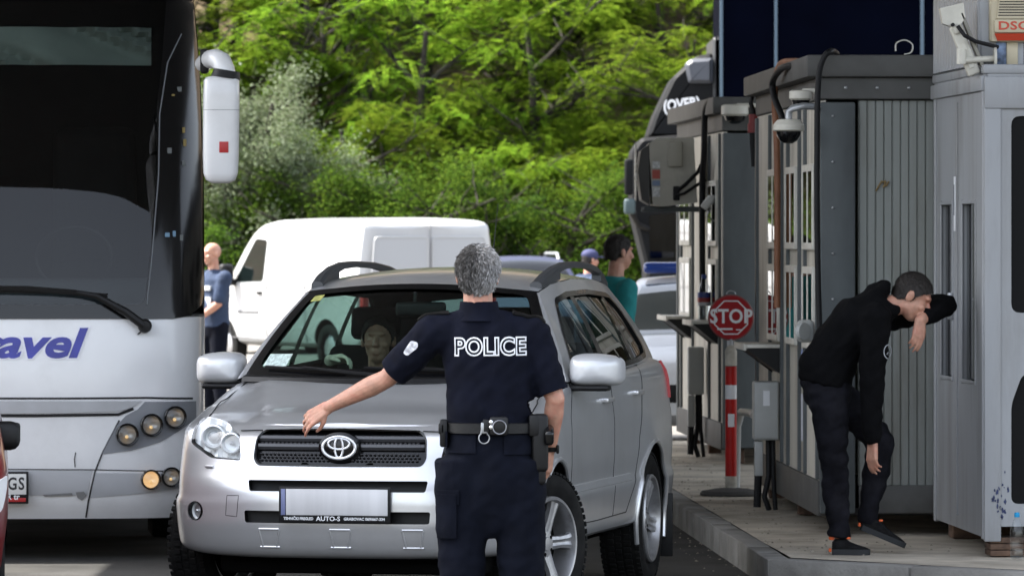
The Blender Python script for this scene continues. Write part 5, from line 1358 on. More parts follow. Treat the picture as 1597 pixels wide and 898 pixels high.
# --- small floodlight
fl = thing('floodlight', 'small pale floodlight on the wall below the air conditioner', 'lamp', tuple(P(1104, 316, 42.7)))
k = MB(); Mx = Matrix.Rotation(radians(38), 4, 'Y'); k.rbox((0, 0, 0), (.06, .12, .11), .012, 2, M=Mx); k.rbox((.03, 0, .02), (.05, .10, .07), .01, 2, M=Mx); k.build('lamp_body', mat('floodlight grey', (.5, .5, .48), rough=.4), fl)
k = MB(); k.tube([V((.04, 0, .01)), V((.08, .02, .05)), V((.12, .05, .06))], .012, 8); k.tube([V((.02, 0, -.04)), V((-.01, .0, -.10)), V((.05, .04, -.14))], .007, 6); split_build(k, 'arm', M['steel'], fl)
# --- bottles
M['pet'] = glass('clear plastic', (.93, .955, .97), 1.5, .05)
def bottle(label, loc, h, r, capm, lab):
    t = thing('water_bottle', label, 'bottle', loc)
    k = MB(); k.lathe([(.001, 0), (r * .8, .002), (r, .012), (r, h * .2), (r * .94, h * .24), (r, h * .28), (r, h * .58), (r * .9, h * .66), (r * .45, h * .86), (r * .33, h * .88), (r * .33, h * .93)], 24); bo = k.build('bottle', M['pet'], t)
    k = MB(); k.lathe([(r * .38, h * .90), (r * .40, h * .905), (r * .40, h * .985), (r * .3, h), (.001, h)], 18); k.build('cap', capm, bo)
    k = MB(); k.lathe([(.001, .006), (r * .93, .01), (r * .95, h * (.22 if lab is None else .5)), (.001, h * (.22 if lab is None else .5))], 20); k.build('water', glass('water', (.93, .96, .97), 1.25), bo)
    if lab:
        k = MB()
        for a, b_, m_ in lab[1]: k.lathe([(r * 1.012, h * a), (r * 1.012, h * b_)], 24, mi=m_)
        k.build('label', lab[0], bo)
    return t
bottle('clear water bottle with blue cap standing on the pavement by the blue booth', tuple(V((P(1586, 860, 29.9).x, 29.9, IZ + .004))), .245, .036, mat('blue cap', (.02, .30, .60), rough=.4), None)
b3m = b3.matrix_world
bottle('large water bottle with blue and red label on the further booth ledge', (P(1098, 0, 43.05).x - .0, 43.05, IZ + 1.066), .34, .05, mat('dark blue cap', (.03, .06, .25), rough=.4), ([mat('bottle label blue', (.03, .05, .22), rough=.4), mat('bottle label red', (.32, .03, .03), rough=.4), mat('bottle label white', (.5, .5, .52), rough=.4)], [(.38, .48, 1), (.48, .60, 0), (.30, .38, 2)]))
# light switch like meter on booth 2 corner
k = MB(); c = P(1262, 516, 32.6); k.rbox((c.x - .02, 32.6, c.z), (.10, .12, .13), .03, 3); k.cyl((c.x - .05, 32.52, c.z), (c.x - .03, 32.5, c.z), .05, n=20); k.build('meter', M['gbox'], None, 40, label='rounded grey meter housing at the near booth corner behind the man', cat='meter')

# old ochre paint scrawl on the ribbed end wall
k = MB(); c = P(1374, 290, 32.42)
for (x0, z0, x1, z1) in ((-.03, -.03, .005, .03), (.0, .02, .028, .028), (.01, -.005, .035, .004), (.028, .026, .012, -.01), (.03, .004, .045, .026)):
    k.tube([c + V((x0, 0, z0)), c + V((x1, 0, z1))], .005, 6)
k.build('paint_mark', mat('ochre paint', (.22, .15, .06), rough=.8), None, None, label='small ochre paint scrawl on the ribbed end wall of the near booth', cat='paint mark')

k = MB()
for i in range(12): k.ell(V((.12 + i * .18, -.078, 2.73 - .19)), .010, 5)
for i in range(9): k.ell(V((.05, -.045, .3 + i * .26)), .008, 5)
k.build('screw_row', M['steel'], b2, 60)['kind'] = 'stuff'
# ------------------------------------------------------------------ lorry with dark blue trailer beyond the booths
Yt = 66.
tk = thing('lorry', 'dark lorry cab with sloped roof deflector and tall dark blue trailer behind the booths', 'lorry', (P(990, 0, Yt).x, Yt, 0))
o = tk.location.copy()
def tl_(px, py): p = P(px, py, Yt); return (p.x - o.x, p.z)
M['cabdark'] = mat('dark cab paint', (.004, .0045, .0055), rough=.6, spec=.15, var=.2, dirt=(.010, .010, .010), dirt_amt=.4)
M['trailer'] = mat('dark blue trailer panel', (.0006, .0011, .0042), rough=.9, spec=.02, var=.2, vscale=2)
def wedge(pts, y0, y1, name, m, parent, r=.05):
    k = MB(); pl = rpoly([tl_(*p) for p in pts], r); k.loft([[V((x, e_, z)) for x, z in shrink(pl, i_)] for e_, i_ in ((y0, .04), (y0 + .05, 0), (y1 - .05, 0), (y1, .04))], 0); return k.build(name, m, parent, 25)
cab_ = wedge([(986, 235), (1000, 215), (1125, 205), (1125, 640), (1012, 640), (1008, 420), (986, 330)], 0, 2.4, 'cab', M['cabdark'], tk)
wedge([(1010, 214), (1022, 178), (1050, 120), (1085, 88), (1112, 82), (1118, 150), (1118, 214)], .1, 2.3, 'roof_deflector', M['cabdark'], cab_)
wedge([(1112, 60), (1121, 56), (1121, 210), (1112, 210)], .05, 2.3, 'side_fairing', mat('fairing grey', (.025, .027, .03), rough=.5), cab_, .01)
wedge([(1068, 100), (1078, 92), (1112, 90), (1112, 130), (1074, 130)], .02, .3, 'vent_panel', mat('pale grey panel', (.06, .066, .08), rough=.5), cab_, .03)
tm = text_mb('(OVER)', .17, .004, bold=.006, shear=.1); c = tl_(1063, 163); tm.xf(Matrix.Translation((c[0], .092, c[1])) @ Matrix.Rotation(-.12, 4, 'Y') @ Matrix.Rotation(pi / 2, 4, 'X') @ Matrix.Diagonal((.80, 1, 1, 1))); tm.build('lettering', M['white_ink'], cab_, None)
k = MB(); c = tl_(984, 290); k.rbox((c[0] - .03, -.22, c[1] + .1), (.10, .12, .42), .03, 3); k.rbox((c[0] - .02, -.20, c[1] - .24), (.13, .14, .18), .03, 3, mi=1); k.build('door_mirror', [M['cabdark'], mat('mirror teal reflection', (.04, .065, .07), rough=.5)], cab_)  # teal on the lower box stands in for a turquoise reflection in the mirror
k = MB(); k.tube([V((c[0], -.2, c[1] - .3)), V((c[0] + .08, -.1, c[1] - .45)), V((c[0] + .2, .0, c[1] - .5))], .035, 8); k.build('mirror_arm', M['black_plastic'], cab_)
k = MB(); 
pl = rpoly([tl_(*p) for p in ((1012, 335), (1060, 332), (1060, 418), (1014, 418))], .05); sheet(pl, [], lambda x, z: V((x, -.008, z)), .3, mb=k); k.build('side_window', M['darkglass'], cab_, fix=False)
tr_ = MB(); x0, x1 = tl_(1124, 0)[0], tl_(1124, 0)[0] + 9.0
tr_.rbox(((x0 + x1) / 2, 1.25, 3.1), (x1 - x0, 2.5, 4.2), .02, 1); to = tr_.build('trailer', M['trailer'], tk)
k = MB()
for px, w_ in ((1125, .035), (1210, .035), (1438, .04), (1640, .04)): x = tl_(px, 0)[0]; k.rbox((x, -.012, 3.1), (w_, .03, 4.18), .004, 1)
k.build('panel_strip', mat('pale blue strip', (.07, .11, .15), rough=.5), to)
for x in (.6, 4.5, 7.5, 8.8):
    for y in (.2, 2.2):
        k = MB(); Mx = Matrix.Translation((x, y, .5)) @ Matrix.Rotation(pi / 2, 4, 'X'); k.lathe([(.28, -.13), (.46, -.15), (.5, -.12), (.5, .12), (.46, .15), (.28, .13)], 32, Mx, 0, True); k.lathe([(.28, .0), (.14, .04), (.001, .06)], 24, Mx, 1); k.build('wheel', [M['rubber'], M['alloy']], tk)
k = MB(); k.rbox((4.5, 1.2, .85), (8.6, 1.0, .3), .03); k.build('chassis', M['under'], tk)
# ------------------------------------------------------------------ people
def remesh(mb, vox, sm=4, name='b', fac=.5):
    me = mb.mesh(name, [], None, fix=True)
    me = evaluated(me, [('REMESH', dict(mode='VOXEL', voxel_size=vox, adaptivity=0.)), ('SMOOTH', dict(factor=fac, iterations=sm))])
    return me
def ringloft(mb, secs, n=28, p=2.0):
    """secs: (center, lateral vector, forward vector, rx, ry[, ry_back]) closed tube"""
    rings = []
    for s in secs:
        c, lx, fy, rx, ry = s[:5]; rb = s[5] if len(s) > 5 else ry; lx = V(lx).normalized(); fy = V(fy).normalized(); r = []
        for j in range(n):
            a = 2 * pi * j / n; ca, sa = cos(a), sin(a); e = 2 / p
            x = math.copysign(abs(ca) ** e, ca) * rx; y = math.copysign(abs(sa) ** e, sa) * (ry if sa > 0 else rb); r.append(V(c) + lx * x + fy * y)
        rings.append(r)
    mb.loft(rings, 0)
def chain(mb, pts, rad, n=14):
    for i in range(len(pts) - 1): mb.cap(pts[i], rad[i], pts[i + 1], rad[i + 1], n)
def displace(me, fn):
    vs = me.vertices; n = [v.normal.copy() for v in vs]
    for v, k in zip(vs, n): v.co = v.co + k * fn(v.co, k)
def head(mb, c, up, fwd, sc=1.):
    """skull, jaw, nose, ears; c = centre of head"""
    up = V(up).normalized(); fwd = V(fwd); fwd = (fwd - up * fwd.dot(up)).normalized(); rt = fwd.cross(up)
    Mx = Matrix(((rt.x, fwd.x, up.x), (rt.y, fwd.y, up.y), (rt.z, fwd.z, up.z))).to_4x4()
    def at_(x, y, z): return V(c) + (rt * x + fwd * y + up * z) * sc
    E = lambda x, y, z, rx, ry, rz: mb.ell(at_(x, y, z), (rx * sc, ry * sc, rz * sc), 14, 0, Mx)
    E(0, -.012, .030, .076, .094, .088); E(0, .028, -.030, .062, .062, .082); E(0, .042, -.082, .040, .040, .034); E(0, .0, -.055, .058, .060, .050)
    mb.cap(at_(0, .088, .012), .011 * sc, at_(0, .108, -.022), .015 * sc, 8); E(.012, .098, -.027, .010, .010, .008); E(-.012, .098, -.027, .010, .010, .008)
    E(0, .078, .034, .052, .016, .014); E(0, .086, -.056, .024, .012, .009); E(0, .084, -.068, .021, .012, .008)
    for s in (-1, 1):
        E(s * .040, .068, -.022, .024, .024, .020)
        El = Matrix.Rotation(s * .35, 4, 'Z'); mb.ell(at_(s * .080, -.008, -.004), (.011 * sc, .022 * sc, .034 * sc), 10, 0, Mx @ El)
    return at_, Mx
def hand(mb, w, d, nrm, side, curls, L=.185, spread=.14, thumb=.6, r=1.0):
    """w wrist, d towards fingers, nrm palm normal (fingers curl towards it), side=+1: thumb on d x nrm side"""
    d = V(d).normalized(); nrm = V(nrm); nrm = (nrm - d * nrm.dot(d)).normalized(); s = d.cross(nrm).normalized() * side
    pl = L * .50
    for i, (o, k) in enumerate(((.030, 1.0), (.0105, 1.03), (-.0105, .98), (-.029, .90))):
        b = w + s * (o * .62); kn = w + d * (pl * k) + s * o
        mb.cap(b, .0165 * r, kn, .0125 * r, 10)
        fl = (.070, .078, .072, .056)[i] * L / .185; q = kn; ang = 0; fd = (d + s * (o * spread * 22 / 1.5 * .35)).normalized()
        for j, (seg, rr) in enumerate(((.45, .0092), (.31, .0084), (.24, .0076))):
            ang += curls[i] * (.75, 1.0, .7)[j]
            dd = fd * cos(ang) + nrm * sin(ang); q2 = q + dd * fl * seg * 1.12; mb.cap(q, rr * r * (1.06 if j == 0 else 1), q2, rr * .93 * r, 10); q = q2
    t0 = w + d * .022 + s * .018; t1 = t0 + (d * .62 + s * .62 + nrm * .35).normalized() * .042; t2 = t1 + (d * .85 + s * (.45 - thumb * .3) + nrm * (.25 + thumb * .35)).normalized() * .034; t3 = t2 + (d * .9 + s * (.1 - thumb * .3) + nrm * (.2 + thumb * .5)).normalized() * .028
    mb.cap(t0, .016 * r, t1, .013 * r, 10); mb.cap(t1, .012 * r, t2, .0105 * r, 10); mb.cap(t2, .0105 * r, t3, .0085 * r, 10)
def paint(me, mats, rules):
    """assign material slots by vertex-position rules: list of (slot, test(co))"""
    for m in mats: me.materials.append(m)
    for p in me.polygons:
        for s, t in rules:
            if t(p.center): p.material_index = s
    me.shade_smooth(); return me
def nz(co, sx, sy, sz, o=0): return noise.noise(V((co.x * sx + o, co.y * sy, co.z * sz)))
M['hair_grey'] = mat('grey hair', (.15, .142, .135), rough=.6, var=.65, vscale=90, bump=.8, bscale=220, dirt=(.07, .065, .06), dirt_amt=.6, dscale=30)
M['hair_dark'] = mat('dark hair', (.014, .010, .008), rough=.6, var=.4, vscale=60, bump=.6, bscale=220)
M['lips'] = mat('lips', (.28, .10, .08), rough=.5); M['eye'] = mat('eye', (.05, .035, .03), rough=.2)
def strandmat(name, c0, c1, c2):
    m = bpy.data.materials.new(name); m.use_nodes = True; t = m.node_tree; b = t.nodes['Principled BSDF']; b.inputs['Roughness'].default_value = .45
    g = t.nodes.new('ShaderNodeNewGeometry'); r = t.nodes.new('ShaderNodeValToRGB'); r.color_ramp.elements[0].color = (*c0, 1); r.color_ramp.elements[1].color = (*c2, 1); e = r.color_ramp.elements.new(.5); e.color = (*c1, 1)
    t.links.new(g.outputs['Random Per Island'], r.inputs['Fac']); t.links.new(r.outputs['Color'], b.inputs['Base Color']); return m
M['strand_grey'] = strandmat('silver hair strands', (.09, .085, .08), (.24, .23, .22), (.48, .47, .46)); M['strand_dark'] = strandmat('dark hair strands', (.006, .005, .004), (.016, .012, .009), (.03, .022, .016))
def hair_cap(mb, at_, Mx, sc, low=-.02, front=.075, thick=.012):
    e = MB(); e.ell(at_(0, -.014, .034), ((.078 + thick) * sc, (.096 + thick) * sc, (.088 + thick) * sc), 26, 0, Mx)
    e.ell(at_(0, -.045, -.005), ((.066 + thick) * sc, (.06 + thick) * sc, (.07 + thick) * sc), 20, 0, Mx)
    return e
def hair_mesh(at_, Mx, sc, m, thick=.012, hairline=.062, nape=-.062, rough_=.006, scale=60, vox=.006, strands=2500, slen=.012, strand_m=None):
    e = hair_cap(None, at_, Mx, sc, thick=thick); me = remesh(e, vox, 2)
    R = Mx.to_3x3().inverted(); c = at_(0, 0, 0)
    bm = bmesh.new(); bm.from_mesh(me); kill = []
    for v in bm.verts:
        q = R @ (v.co - c) / sc
        lim = interp([(-.12, nape), (-.05, nape + .004), (-.02, -.030), (.012, -.022), (.03, .018), (hairline, .055), (hairline + .02, .11), (hairline + .04, .3)], q.y) + .008 * noise.noise(q * 60)
        if q.z < lim: kill.append(v)
    bmesh.ops.delete(bm, geom=kill, context='VERTS'); bm.to_mesh(me); bm.free()
    displace(me, lambda co, n: rough_ * (noise.noise(co * scale) + .6 * noise.noise(co * scale * 2.3)))
    fib = []
    rr = random.Random(4); upv = Mx.to_3x3() @ V((0, 0, 1)); fv = Mx.to_3x3() @ V((0, 1, 0)); me.calc_loop_triangles()
    ps = [(me.vertices[f.vertices[0]].co.copy(), f.normal.copy()) for f in me.polygons]
    for i in range(strands):
        p, n = rr.choice(ps); fl = (-upv * .75 + fv * (.25 if (p - c).dot(upv) > .06 else -.25) + V((rr.uniform(-.35, .35), rr.uniform(-.35, .35), rr.uniform(-.35, .35)))); fl = (fl - n * fl.dot(n)).normalized()
        L = slen * rr.uniform(.6, 1.3); p = p + V((rr.uniform(-.003, .003), rr.uniform(-.003, .003), rr.uniform(-.003, .003))) - n * .002; s_ = n.cross(fl) * (.0011 * rr.uniform(.7, 1.5))
        fib.append((p - s_, p + s_, p + fl * L * .6 + n * L * .34 + s_ * .6, p + fl * L + n * L * .42 * rr.uniform(.4, 1.2)))
    me = evaluated(me, [('SOLIDIFY', dict(thickness=.01, offset=-1.))])
    k = MB(); k.add([v.co.copy() for v in me.vertices], [tuple(q.vertices) for q in me.polygons], 0)
    for q in fib: k.add(q, [(0, 1, 2, 3)], 1)
    me = k.mesh('hair', [m, strand_m or m], None, False); me.shade_smooth(); return me
def drape(mb, bvh, direction, off):
    out = []
    for p in mb.v:
        h = bvh.ray_cast(p - direction * .6, direction)
        out.append(h[0] - direction * off if h[0] else p)
    mb.v = out
def bvh_of(me): return BVHTree.FromPolygons([v.co.copy() for v in me.vertices], [tuple(p.vertices) for p in me.polygons])
def shoe(mb, heel, toe, up=V((0, 0, 1)), w=.048, h=.075):
    heel = V(heel); toe = V(toe); d = (toe - heel).normalized(); sd = d.cross(up).normalized(); u = sd.cross(d); L = (toe - heel).length; rings = []
    for t, ww, hh in ((0, .62, .75), (.06, .82, .92), (.2, .88, 1.0), (.36, .86, .95), (.5, .95, .74), (.7, 1.06, .56), (.86, .95, .46), (.96, .66, .36), (1.0, .40, .26)):
        c = heel + d * (L * t); r = []
        for j in range(20):
            a = 2 * pi * j / 20; x = cos(a); z = sin(a); r.append(c + sd * (math.copysign(abs(x) ** .75, x) * w * ww) + u * (h * hh * (.5 + .5 * math.copysign(abs(z) ** .7, z))))
        rings.append(r)
    mb.loft(rings, 0)
def sole(mb, heel, toe, up=V((0, 0, 1)), w=.05, th=.022):
    heel = V(heel); toe = V(toe); d = (toe - heel).normalized(); sd = d.cross(up).normalized(); u = sd.cross(d); L = (toe - heel).length
    pl = []
    for t, ww in ((0, .5), (.03, .8), (.2, .9), (.4, .85), (.65, 1.1), (.85, 1.0), (.96, .7), (1.01, .35)): pl.append((t, ww))
    poly = [(t, w * k) for t, k in pl] + [(t, -w * k) for t, k in reversed(pl)]
    mb.loft([[heel + d * (L * t) + sd * x + u * z for t, x in poly] for z in (-.004, th)], 0)

# ------------------------------------------------ police officer, seen from behind
OY = 25.7
def O(px, py, dy=0.): return P(px, py, OY + dy)
off = thing('person', 'police officer in navy uniform seen from behind with his left arm held out low', 'person', (0, 0, 0))
oz = CAMZ - (1004 - HOR) / (FPX / OY)
off.location = (O(765, 0).x, OY, 0); OB = off.location.copy()
def Q(px, py, dy=0.): return O(px, py, dy) - OB
fw = V((.06, 1, 0)).normalized(); lat = V((1, -.06, 0)).normalized()
hc = Q(745, 431, -.0) + V((0, .005, 0))
body = MB()
at_, Mh = head(body, hc, (.02, .03, 1), (.02, 1, -.05), 1.07)
body.cap(Q(746, 490, -.02), .071, hc - V((0, .022, .05)), .066); body.cap(Q(718, 502), .05, Q(775, 502), .05)
ringloft(body, [(Q(765, 700), lat, fw, .15, .10), (Q(764, 650), lat, fw, .155, .10), (Q(762, 600), lat, fw, .165, .105), (Q(757, 550), lat, fw, .175, .105), (Q(752, 512), lat, fw, .15, .085), (Q(748, 492), lat, fw, .07, .06)])
shL, shR = Q(676, 520, .0), Q(830, 522, .0); elL, elR = Q(604, 590, .10), Q(866, 622, -.02); wrL, wrR = Q(513, 634, .24), Q(858, 700, .08)
chain(body, [shL, shL.lerp(elL, .5), elL], [.062, .054, .044]); chain(body, [elL, elL.lerp(wrL, .28), elL.lerp(wrL, .6), wrL], [.043, .0475, .039, .0285])
chain(body, [shR, shR.lerp(elR, .5), elR], [.062, .054, .044]); chain(body, [elR, elR.lerp(wrR, .28), elR.lerp(wrR, .6), wrR], [.042, .046, .038, .028])
# flatten impression of wrists with a second capsule beside
hand(body, wrL + (wrL - elL).normalized() * .010, V((-.84, .1, -.54)), V((-.25, .78, -.57)), 1, (.42, .55, .66, .74), L=.192, spread=1.1, thumb=.75, r=.95)
hand(body, wrR + (wrR - elR).normalized() * .012, V((-.10, .18, -1)), V((-.95, .3, .1)), 1, (.45, .5, .55, .6), thumb=.5)
hipL, hipR, knL, knR, anL, anR = Q(728, 700), Q(806, 700), Q(722, 852, .03), Q(812, 856, .02), Q(722, 985, -.03), Q(816, 985, -.04)
chain(body, [hipL, knL, anL], [.085, .056, .04]); chain(body, [hipR, knR, anR], [.085, .056, .04])
bme = remesh(body, .0045, 5)
paint(bme, [M['skin']], []); link('body', bme, off)
link('hair', hair_mesh(at_, Mh, 1.07, M['hair_grey'], thick=.008, nape=-.082, rough_=.003, scale=60, vox=.0045, strands=14000, slen=.025, strand_m=M['strand_grey']), off)
# shirt
sh = MB()
ringloft(sh, [(Q(764, 682), lat, fw, .188, .130), (Q(764, 665), lat, fw, .192, .135), (Q(765, 640), lat, fw, .197, .140), (Q(764, 600), lat, fw, .196, .140), (Q(761, 560), lat, fw, .208, .138), (Q(756, 528), lat, fw, .206, .124), (Q(751, 505), lat, fw, .165, .100), (Q(748, 490), lat, fw, .108, .092), (Q(748, 480), lat, fw, .082, .082)], 36, 2.25)
sl0, sl1 = elL.lerp(shL, .16), elR.lerp(shR, .12)
sh.cap(Q(690, 522), .088, shL, .085); chain(sh, [shL, shL.lerp(sl0, .55), sl0], [.086, .082, .075]); sh.cap(Q(820, 524), .088, shR, .084); chain(sh, [shR, shR.lerp(sl1, .55), sl1], [.084, .079, .072])
sh.cap(Q(728, 496), .052, Q(676, 514), .066); sh.cap(Q(768, 497), .052, Q(828, 517), .064)
sme = remesh(sh, .009, 6)
def folds(co, n):
    z = co.z; k = 0
    wst = smoothstep(1.22, 1.02, z)
    k += .008 * wst * nz(co, 16, 10, 5, 1.) + .006 * nz(co, 9, 7, 6, 4.) + .003 * nz(co, 26, 20, 22, 9.)
    # drag folds from the raised arm towards the waist
    a = (co.x * .72 + co.z * .70); b_ = (co.x * .70 - co.z * .72)
    k += .0065 * noise.noise(V((a * 6, b_ * 26, co.y * 4))) * smoothstep(1.02, 1.2, z)
    if abs(co.x) > .24: k += .004 * nz(co, 30, 20, 30, 3.)
    return k
displace(sme, folds)
# open the sleeves and hem: cut cleanly
def cutoff(me, p, d):
    bm = bmesh.new(); bm.from_mesh(me)
    bmesh.ops.bisect_plane(bm, geom=list(bm.verts) + list(bm.edges) + list(bm.faces), plane_co=p, plane_no=d, clear_outer=True); bm.to_mesh(me); bm.free()
def cut_local(me, p, d, r):
    bm = bmesh.new(); bm.from_mesh(me); g = [f for f in bm.faces if (f.calc_center_median() - p).length < r]
    es = {e for f in g for e in f.edges}; vs_ = {v for f in g for v in f.verts}
    bmesh.ops.bisect_plane(bm, geom=list(vs_) + list(es) + g, plane_co=p, plane_no=d)
    kill = [v for v in bm.verts if (v.co - p).length < r and (v.co - p).dot(d) > 1e-5]
    bmesh.ops.delete(bm, geom=kill, context='VERTS'); bm.to_mesh(me); bm.free()
dL = (elL - shL).normalized(); dR = (elR - shR).normalized()
cut_local(sme, sl0 + dL * .005, dL, .16); cut_local(sme, sl1 + dR * .005, dR, .14); 
bvs = bvh_of(sme)
sme = evaluated(sme, [('SOLIDIFY', dict(thickness=.006, offset=-1.))])
paint(sme, [M['navy']], []); sho = link('shirt', sme, off)
co_ = MB(); co_.loft([[Q(747, py) + V((r_ * cos(a), r_ * 1.02 * sin(a), 0)) for a in [2 * pi * i / 40 for i in range(40)]] for py, r_ in ((500, .112), (491, .097), (482, .090), (474, .087), (471, .085), (470, .083), (473, .080), (484, .079))], 0, cap=False)
co_.build('collar', M['navy'], sho, 60)
# back lettering: outlined capitals lying on the cloth
tm = text_mb('POLICE', .112, 0, bold=.0035, space=1.08, outline=.0042, res=4)
xs = [p.x for p in tm.v]; w_ = max(xs) - min(xs); kx = .326 / w_
c = Q(764.5, 541); tm.xf(Matrix.Translation(c + V((0, -.0, 0))) @ Matrix.Rotation(-.012, 4, 'Y') @ Matrix.Rotation(pi / 2, 4, 'X') @ Matrix.Diagonal((kx, .94, 1, 1)))
dep = [p.y - c.y for p in tm.v]; drape(tm, bvs, V((0, 1, 0)), .0015)
tm.v = [p + V((0, d, 0)) for p, d in zip(tm.v, dep)]
tm.build('lettering', M['white_ink'], sho, None)
# epaulettes, arm patch
def pad(pts, name, m, direction, off_, th, par):
    k = MB(); c = sum((V(p) for p in pts), V()) / len(pts); d = V(direction).normalized(); x_ = d.orthogonal().normalized(); y_ = d.cross(x_)
    poly = [((V(p) - c).dot(x_), (V(p) - c).dot(y_)) for p in pts]; sheet(rpoly(poly, .012), [], lambda a, b_: c + x_ * a + y_ * b_, .02, mb=k, de=.012)
    drape(k, bvs, d, off_); me = solid(k.mesh(name, m, None), th, 0); return link(name, smooth(me, 50), par)
ep = MB(); 
for (a, b_) in (((Q(700, 494, -.01)), Q(652, 508, .02)), ((Q(800, 496, -.01)), Q(850, 520, .0))):
    d_ = (b_ - a); m_ = (a + b_) / 2 + V((0, 0, .055)); x_ = d_.normalized(); w_ = V((0, 1, 0)); k = MB()
    k.grid(lambda s, t: a + d_ * s + w_ * ((t - .5) * .055) + V((0, 0, .25)), 10, 5); 
    out = []
    for p in k.v:
        h = bvs.ray_cast(p, V((0, 0, -1))); out.append((h[0] if h[0] else p - V((0, 0, .2))) + V((0, 0, .006)))
    k.v = out; me = solid(k.mesh('epaulette', M['leather'], None), .008, 0); link('epaulette', smooth(me, 50), sho)
pt_ = [Q(622, 541), Q(636, 524), Q(649, 529), Q(648, 537), Q(630, 547)]
pad([p + V((0, -.1, 0)) for p in pt_], 'arm_patch', mat('embroidered patch', (.55, .56, .60), rough=.8, var=.5, vscale=55), V((.25, 1, -.35)), .002, .003, sho)
# trousers
tr = MB()
ringloft(tr, [(Q(765, 648), lat, fw, .188, .124), (Q(765, 672), lat, fw, .194, .134, .138), (Q(765, 705), lat, fw, .205, .138, .153), (Q(765, 745), lat, fw, .206, .130, .155), (Q(765, 775), lat, fw, .204, .125, .145), (Q(765, 800), lat, fw, .198, .12, .13), (Q(765, 822), lat, fw, .15, .09, .10), (Q(765, 838), lat, fw, .07, .06, .07)], 32, 2.3)
kL, kR = Q(721, 840, .02), Q(811, 845, .02)
def leg(mb, pts, rx, ry):
    ringloft(mb, [(p, lat, fw, a, b_) for p, a, b_ in zip(pts, rx, ry)], 24, 2.2)
leg(tr, [Q(723, 715), Q(721, 765), Q(721, 815), Q(720, 850), Q(721, 900), Q(722, 950), Q(722, 990)], [.128, .130, .124, .110, .102, .098, .095], [.14, .135, .122, .115, .112, .108, .105])
leg(tr, [Q(806, 715), Q(809, 765), Q(811, 815), Q(812, 850), Q(812, 900), Q(814, 950), Q(815, 990)], [.128, .128, .120, .108, .100, .096, .093], [.14, .135, .122, .115, .112, .108, .105])
tme = remesh(tr, .010, 5)
displace(tme, lambda co, n: .008 * nz(co, 14, 10, 7, 2.) + .007 * noise.noise(V(((co.x + co.z * .8) * 7, co.y * 5, (co.z - co.x * .8) * 17))) + .003 * nz(co, 30, 24, 26, 5.) + .006 * smoothstep(.5, .3, co.z) * noise.noise(V((co.x * 8, co.y * 8, co.z * 26))))
bvt = bvh_of(tme)
paint(tme, [M['navy2']], []); tro = link('trousers', tme, off)
def tpad(px0, py0, px1, py1, name, th, skew=0., par=tro):
    k = MB(); k.grid(lambda s, t: Q(lerp(px0, px1, s) + skew * t, lerp(py0, py1, t), -.1), 14, 14); out = []
    keep = MB()
    for p in k.v:
        h = bvt.ray_cast(p - V((0, .5, 0)), V((0, 1, 0))); out.append((h[0] if h[0] else p) - V((0, .006, 0)))
    k.v = out; return link(name, smooth(solid(k.mesh(name, M['navy2'], None), th, 0), 50), par)
tpad(696, 672, 742, 706, 'pocket_flap', .008); tpad(786, 676, 832, 708, 'pocket_flap', .008)
tpad(684, 770, 712, 838, 'cargo_pocket', .020); tpad(682, 764, 716, 786, 'cargo_flap', .012)
for (an, sx) in ((anL, 722), (anR, 815)):
    s_ = MB(); z0 = -OB.z; b0 = V((Q(sx, 0).x, -.10, 0)); shoe(s_, b0 + V((0, 0, .012)), b0 + V((.03 * (1 if sx > 760 else -1), .27, .012)), w=.05, h=.11); s_.build('boot', M['leather'], off)
# duty belt with holster, pouches, ring, handcuffs
bl = MB(); ringloft(bl, [(Q(765, 675), lat, fw, .206, .152, .158), (Q(765, 674), lat, fw, .210, .156, .162), (Q(765, 659), lat, fw, .210, .156, .162), (Q(765, 658), lat, fw, .206, .152, .158)], 48, 2.3)
blo = bl.build('duty_belt', M['leather'], off, 40)
bl = MB(); bl.rbox(Q(842, 690, -.06), (.075, .10, .26), .02, 3); bl.rbox(Q(841, 735, -.05), (.06, .09, .12), .02, 3); bl.rbox(Q(833, 663, -.06), (.05, .11, .10), .015, 2)
bl.rbox(Q(846, 668, -.07), (.03, .06, .12), .01, 2); h_ = bl.build('holster', M['black_plastic'], blo)
bl = MB(); bl.rbox(Q(856, 678, -.10), (.045, .10, .07), .018, 3, M=Matrix.Rotation(.4, 4, 'X')); bl.build('pistol_grip', M['gloss_black'], h_)
bl = MB(); bl.rbox(Q(692, 675, -.05), (.035, .07, .125), .01, 2); bl.rbox(Q(689, 668, -.06), (.03, .05, .05), .008, 2); bl.build('magazine_pouch', M['black_plastic'], blo)
bl = MB(); bl.rbox(Q(778, 664, -.172), (.085, .03, .085), .012, 2); bl.rbox(Q(758, 664, -.170), (.03, .025, .06), .006, 2); cp_ = bl.build('handcuff_pouch', M['leather'], blo)
bl = MB()
for py in (658, 666): bl.ell(Q(766, py, -.190), (.010, .006, .010), 8)
bl.build('stud', mat('nickel stud', (.75, .75, .76), rough=.25, metal=.8), cp_)
bl = MB(); c = Q(779, 666, -.192); N = 30; bl.tube([c + V((.030 * cos(2 * pi * i / N), .0, .030 * sin(2 * pi * i / N))) for i in range(N + 1)], .0035, 8); bl.build('handcuff', mat('dark steel', (.25, .25, .27), rough=.3, metal=.9), cp_)
bl = MB(); c = Q(755, 681, -.178); bl.tube([c + V((-.012, 0, .03)), c + V((-.014, -.0, .012))] + [c + V((.024 * cos(a), 0, .024 * sin(a) - .006)) for a in [radians(140 + 260 * i / 16) for i in range(17)]] + [c + V((.014, 0, .012)), c + V((.012, 0, .03)), c + V((-.012, 0, .03))], .003, 8); bl.rbox(c + V((0, .006, .04)), (.03, .02, .05), .005, 2); bl.build('key_ring', M['steel'], blo)
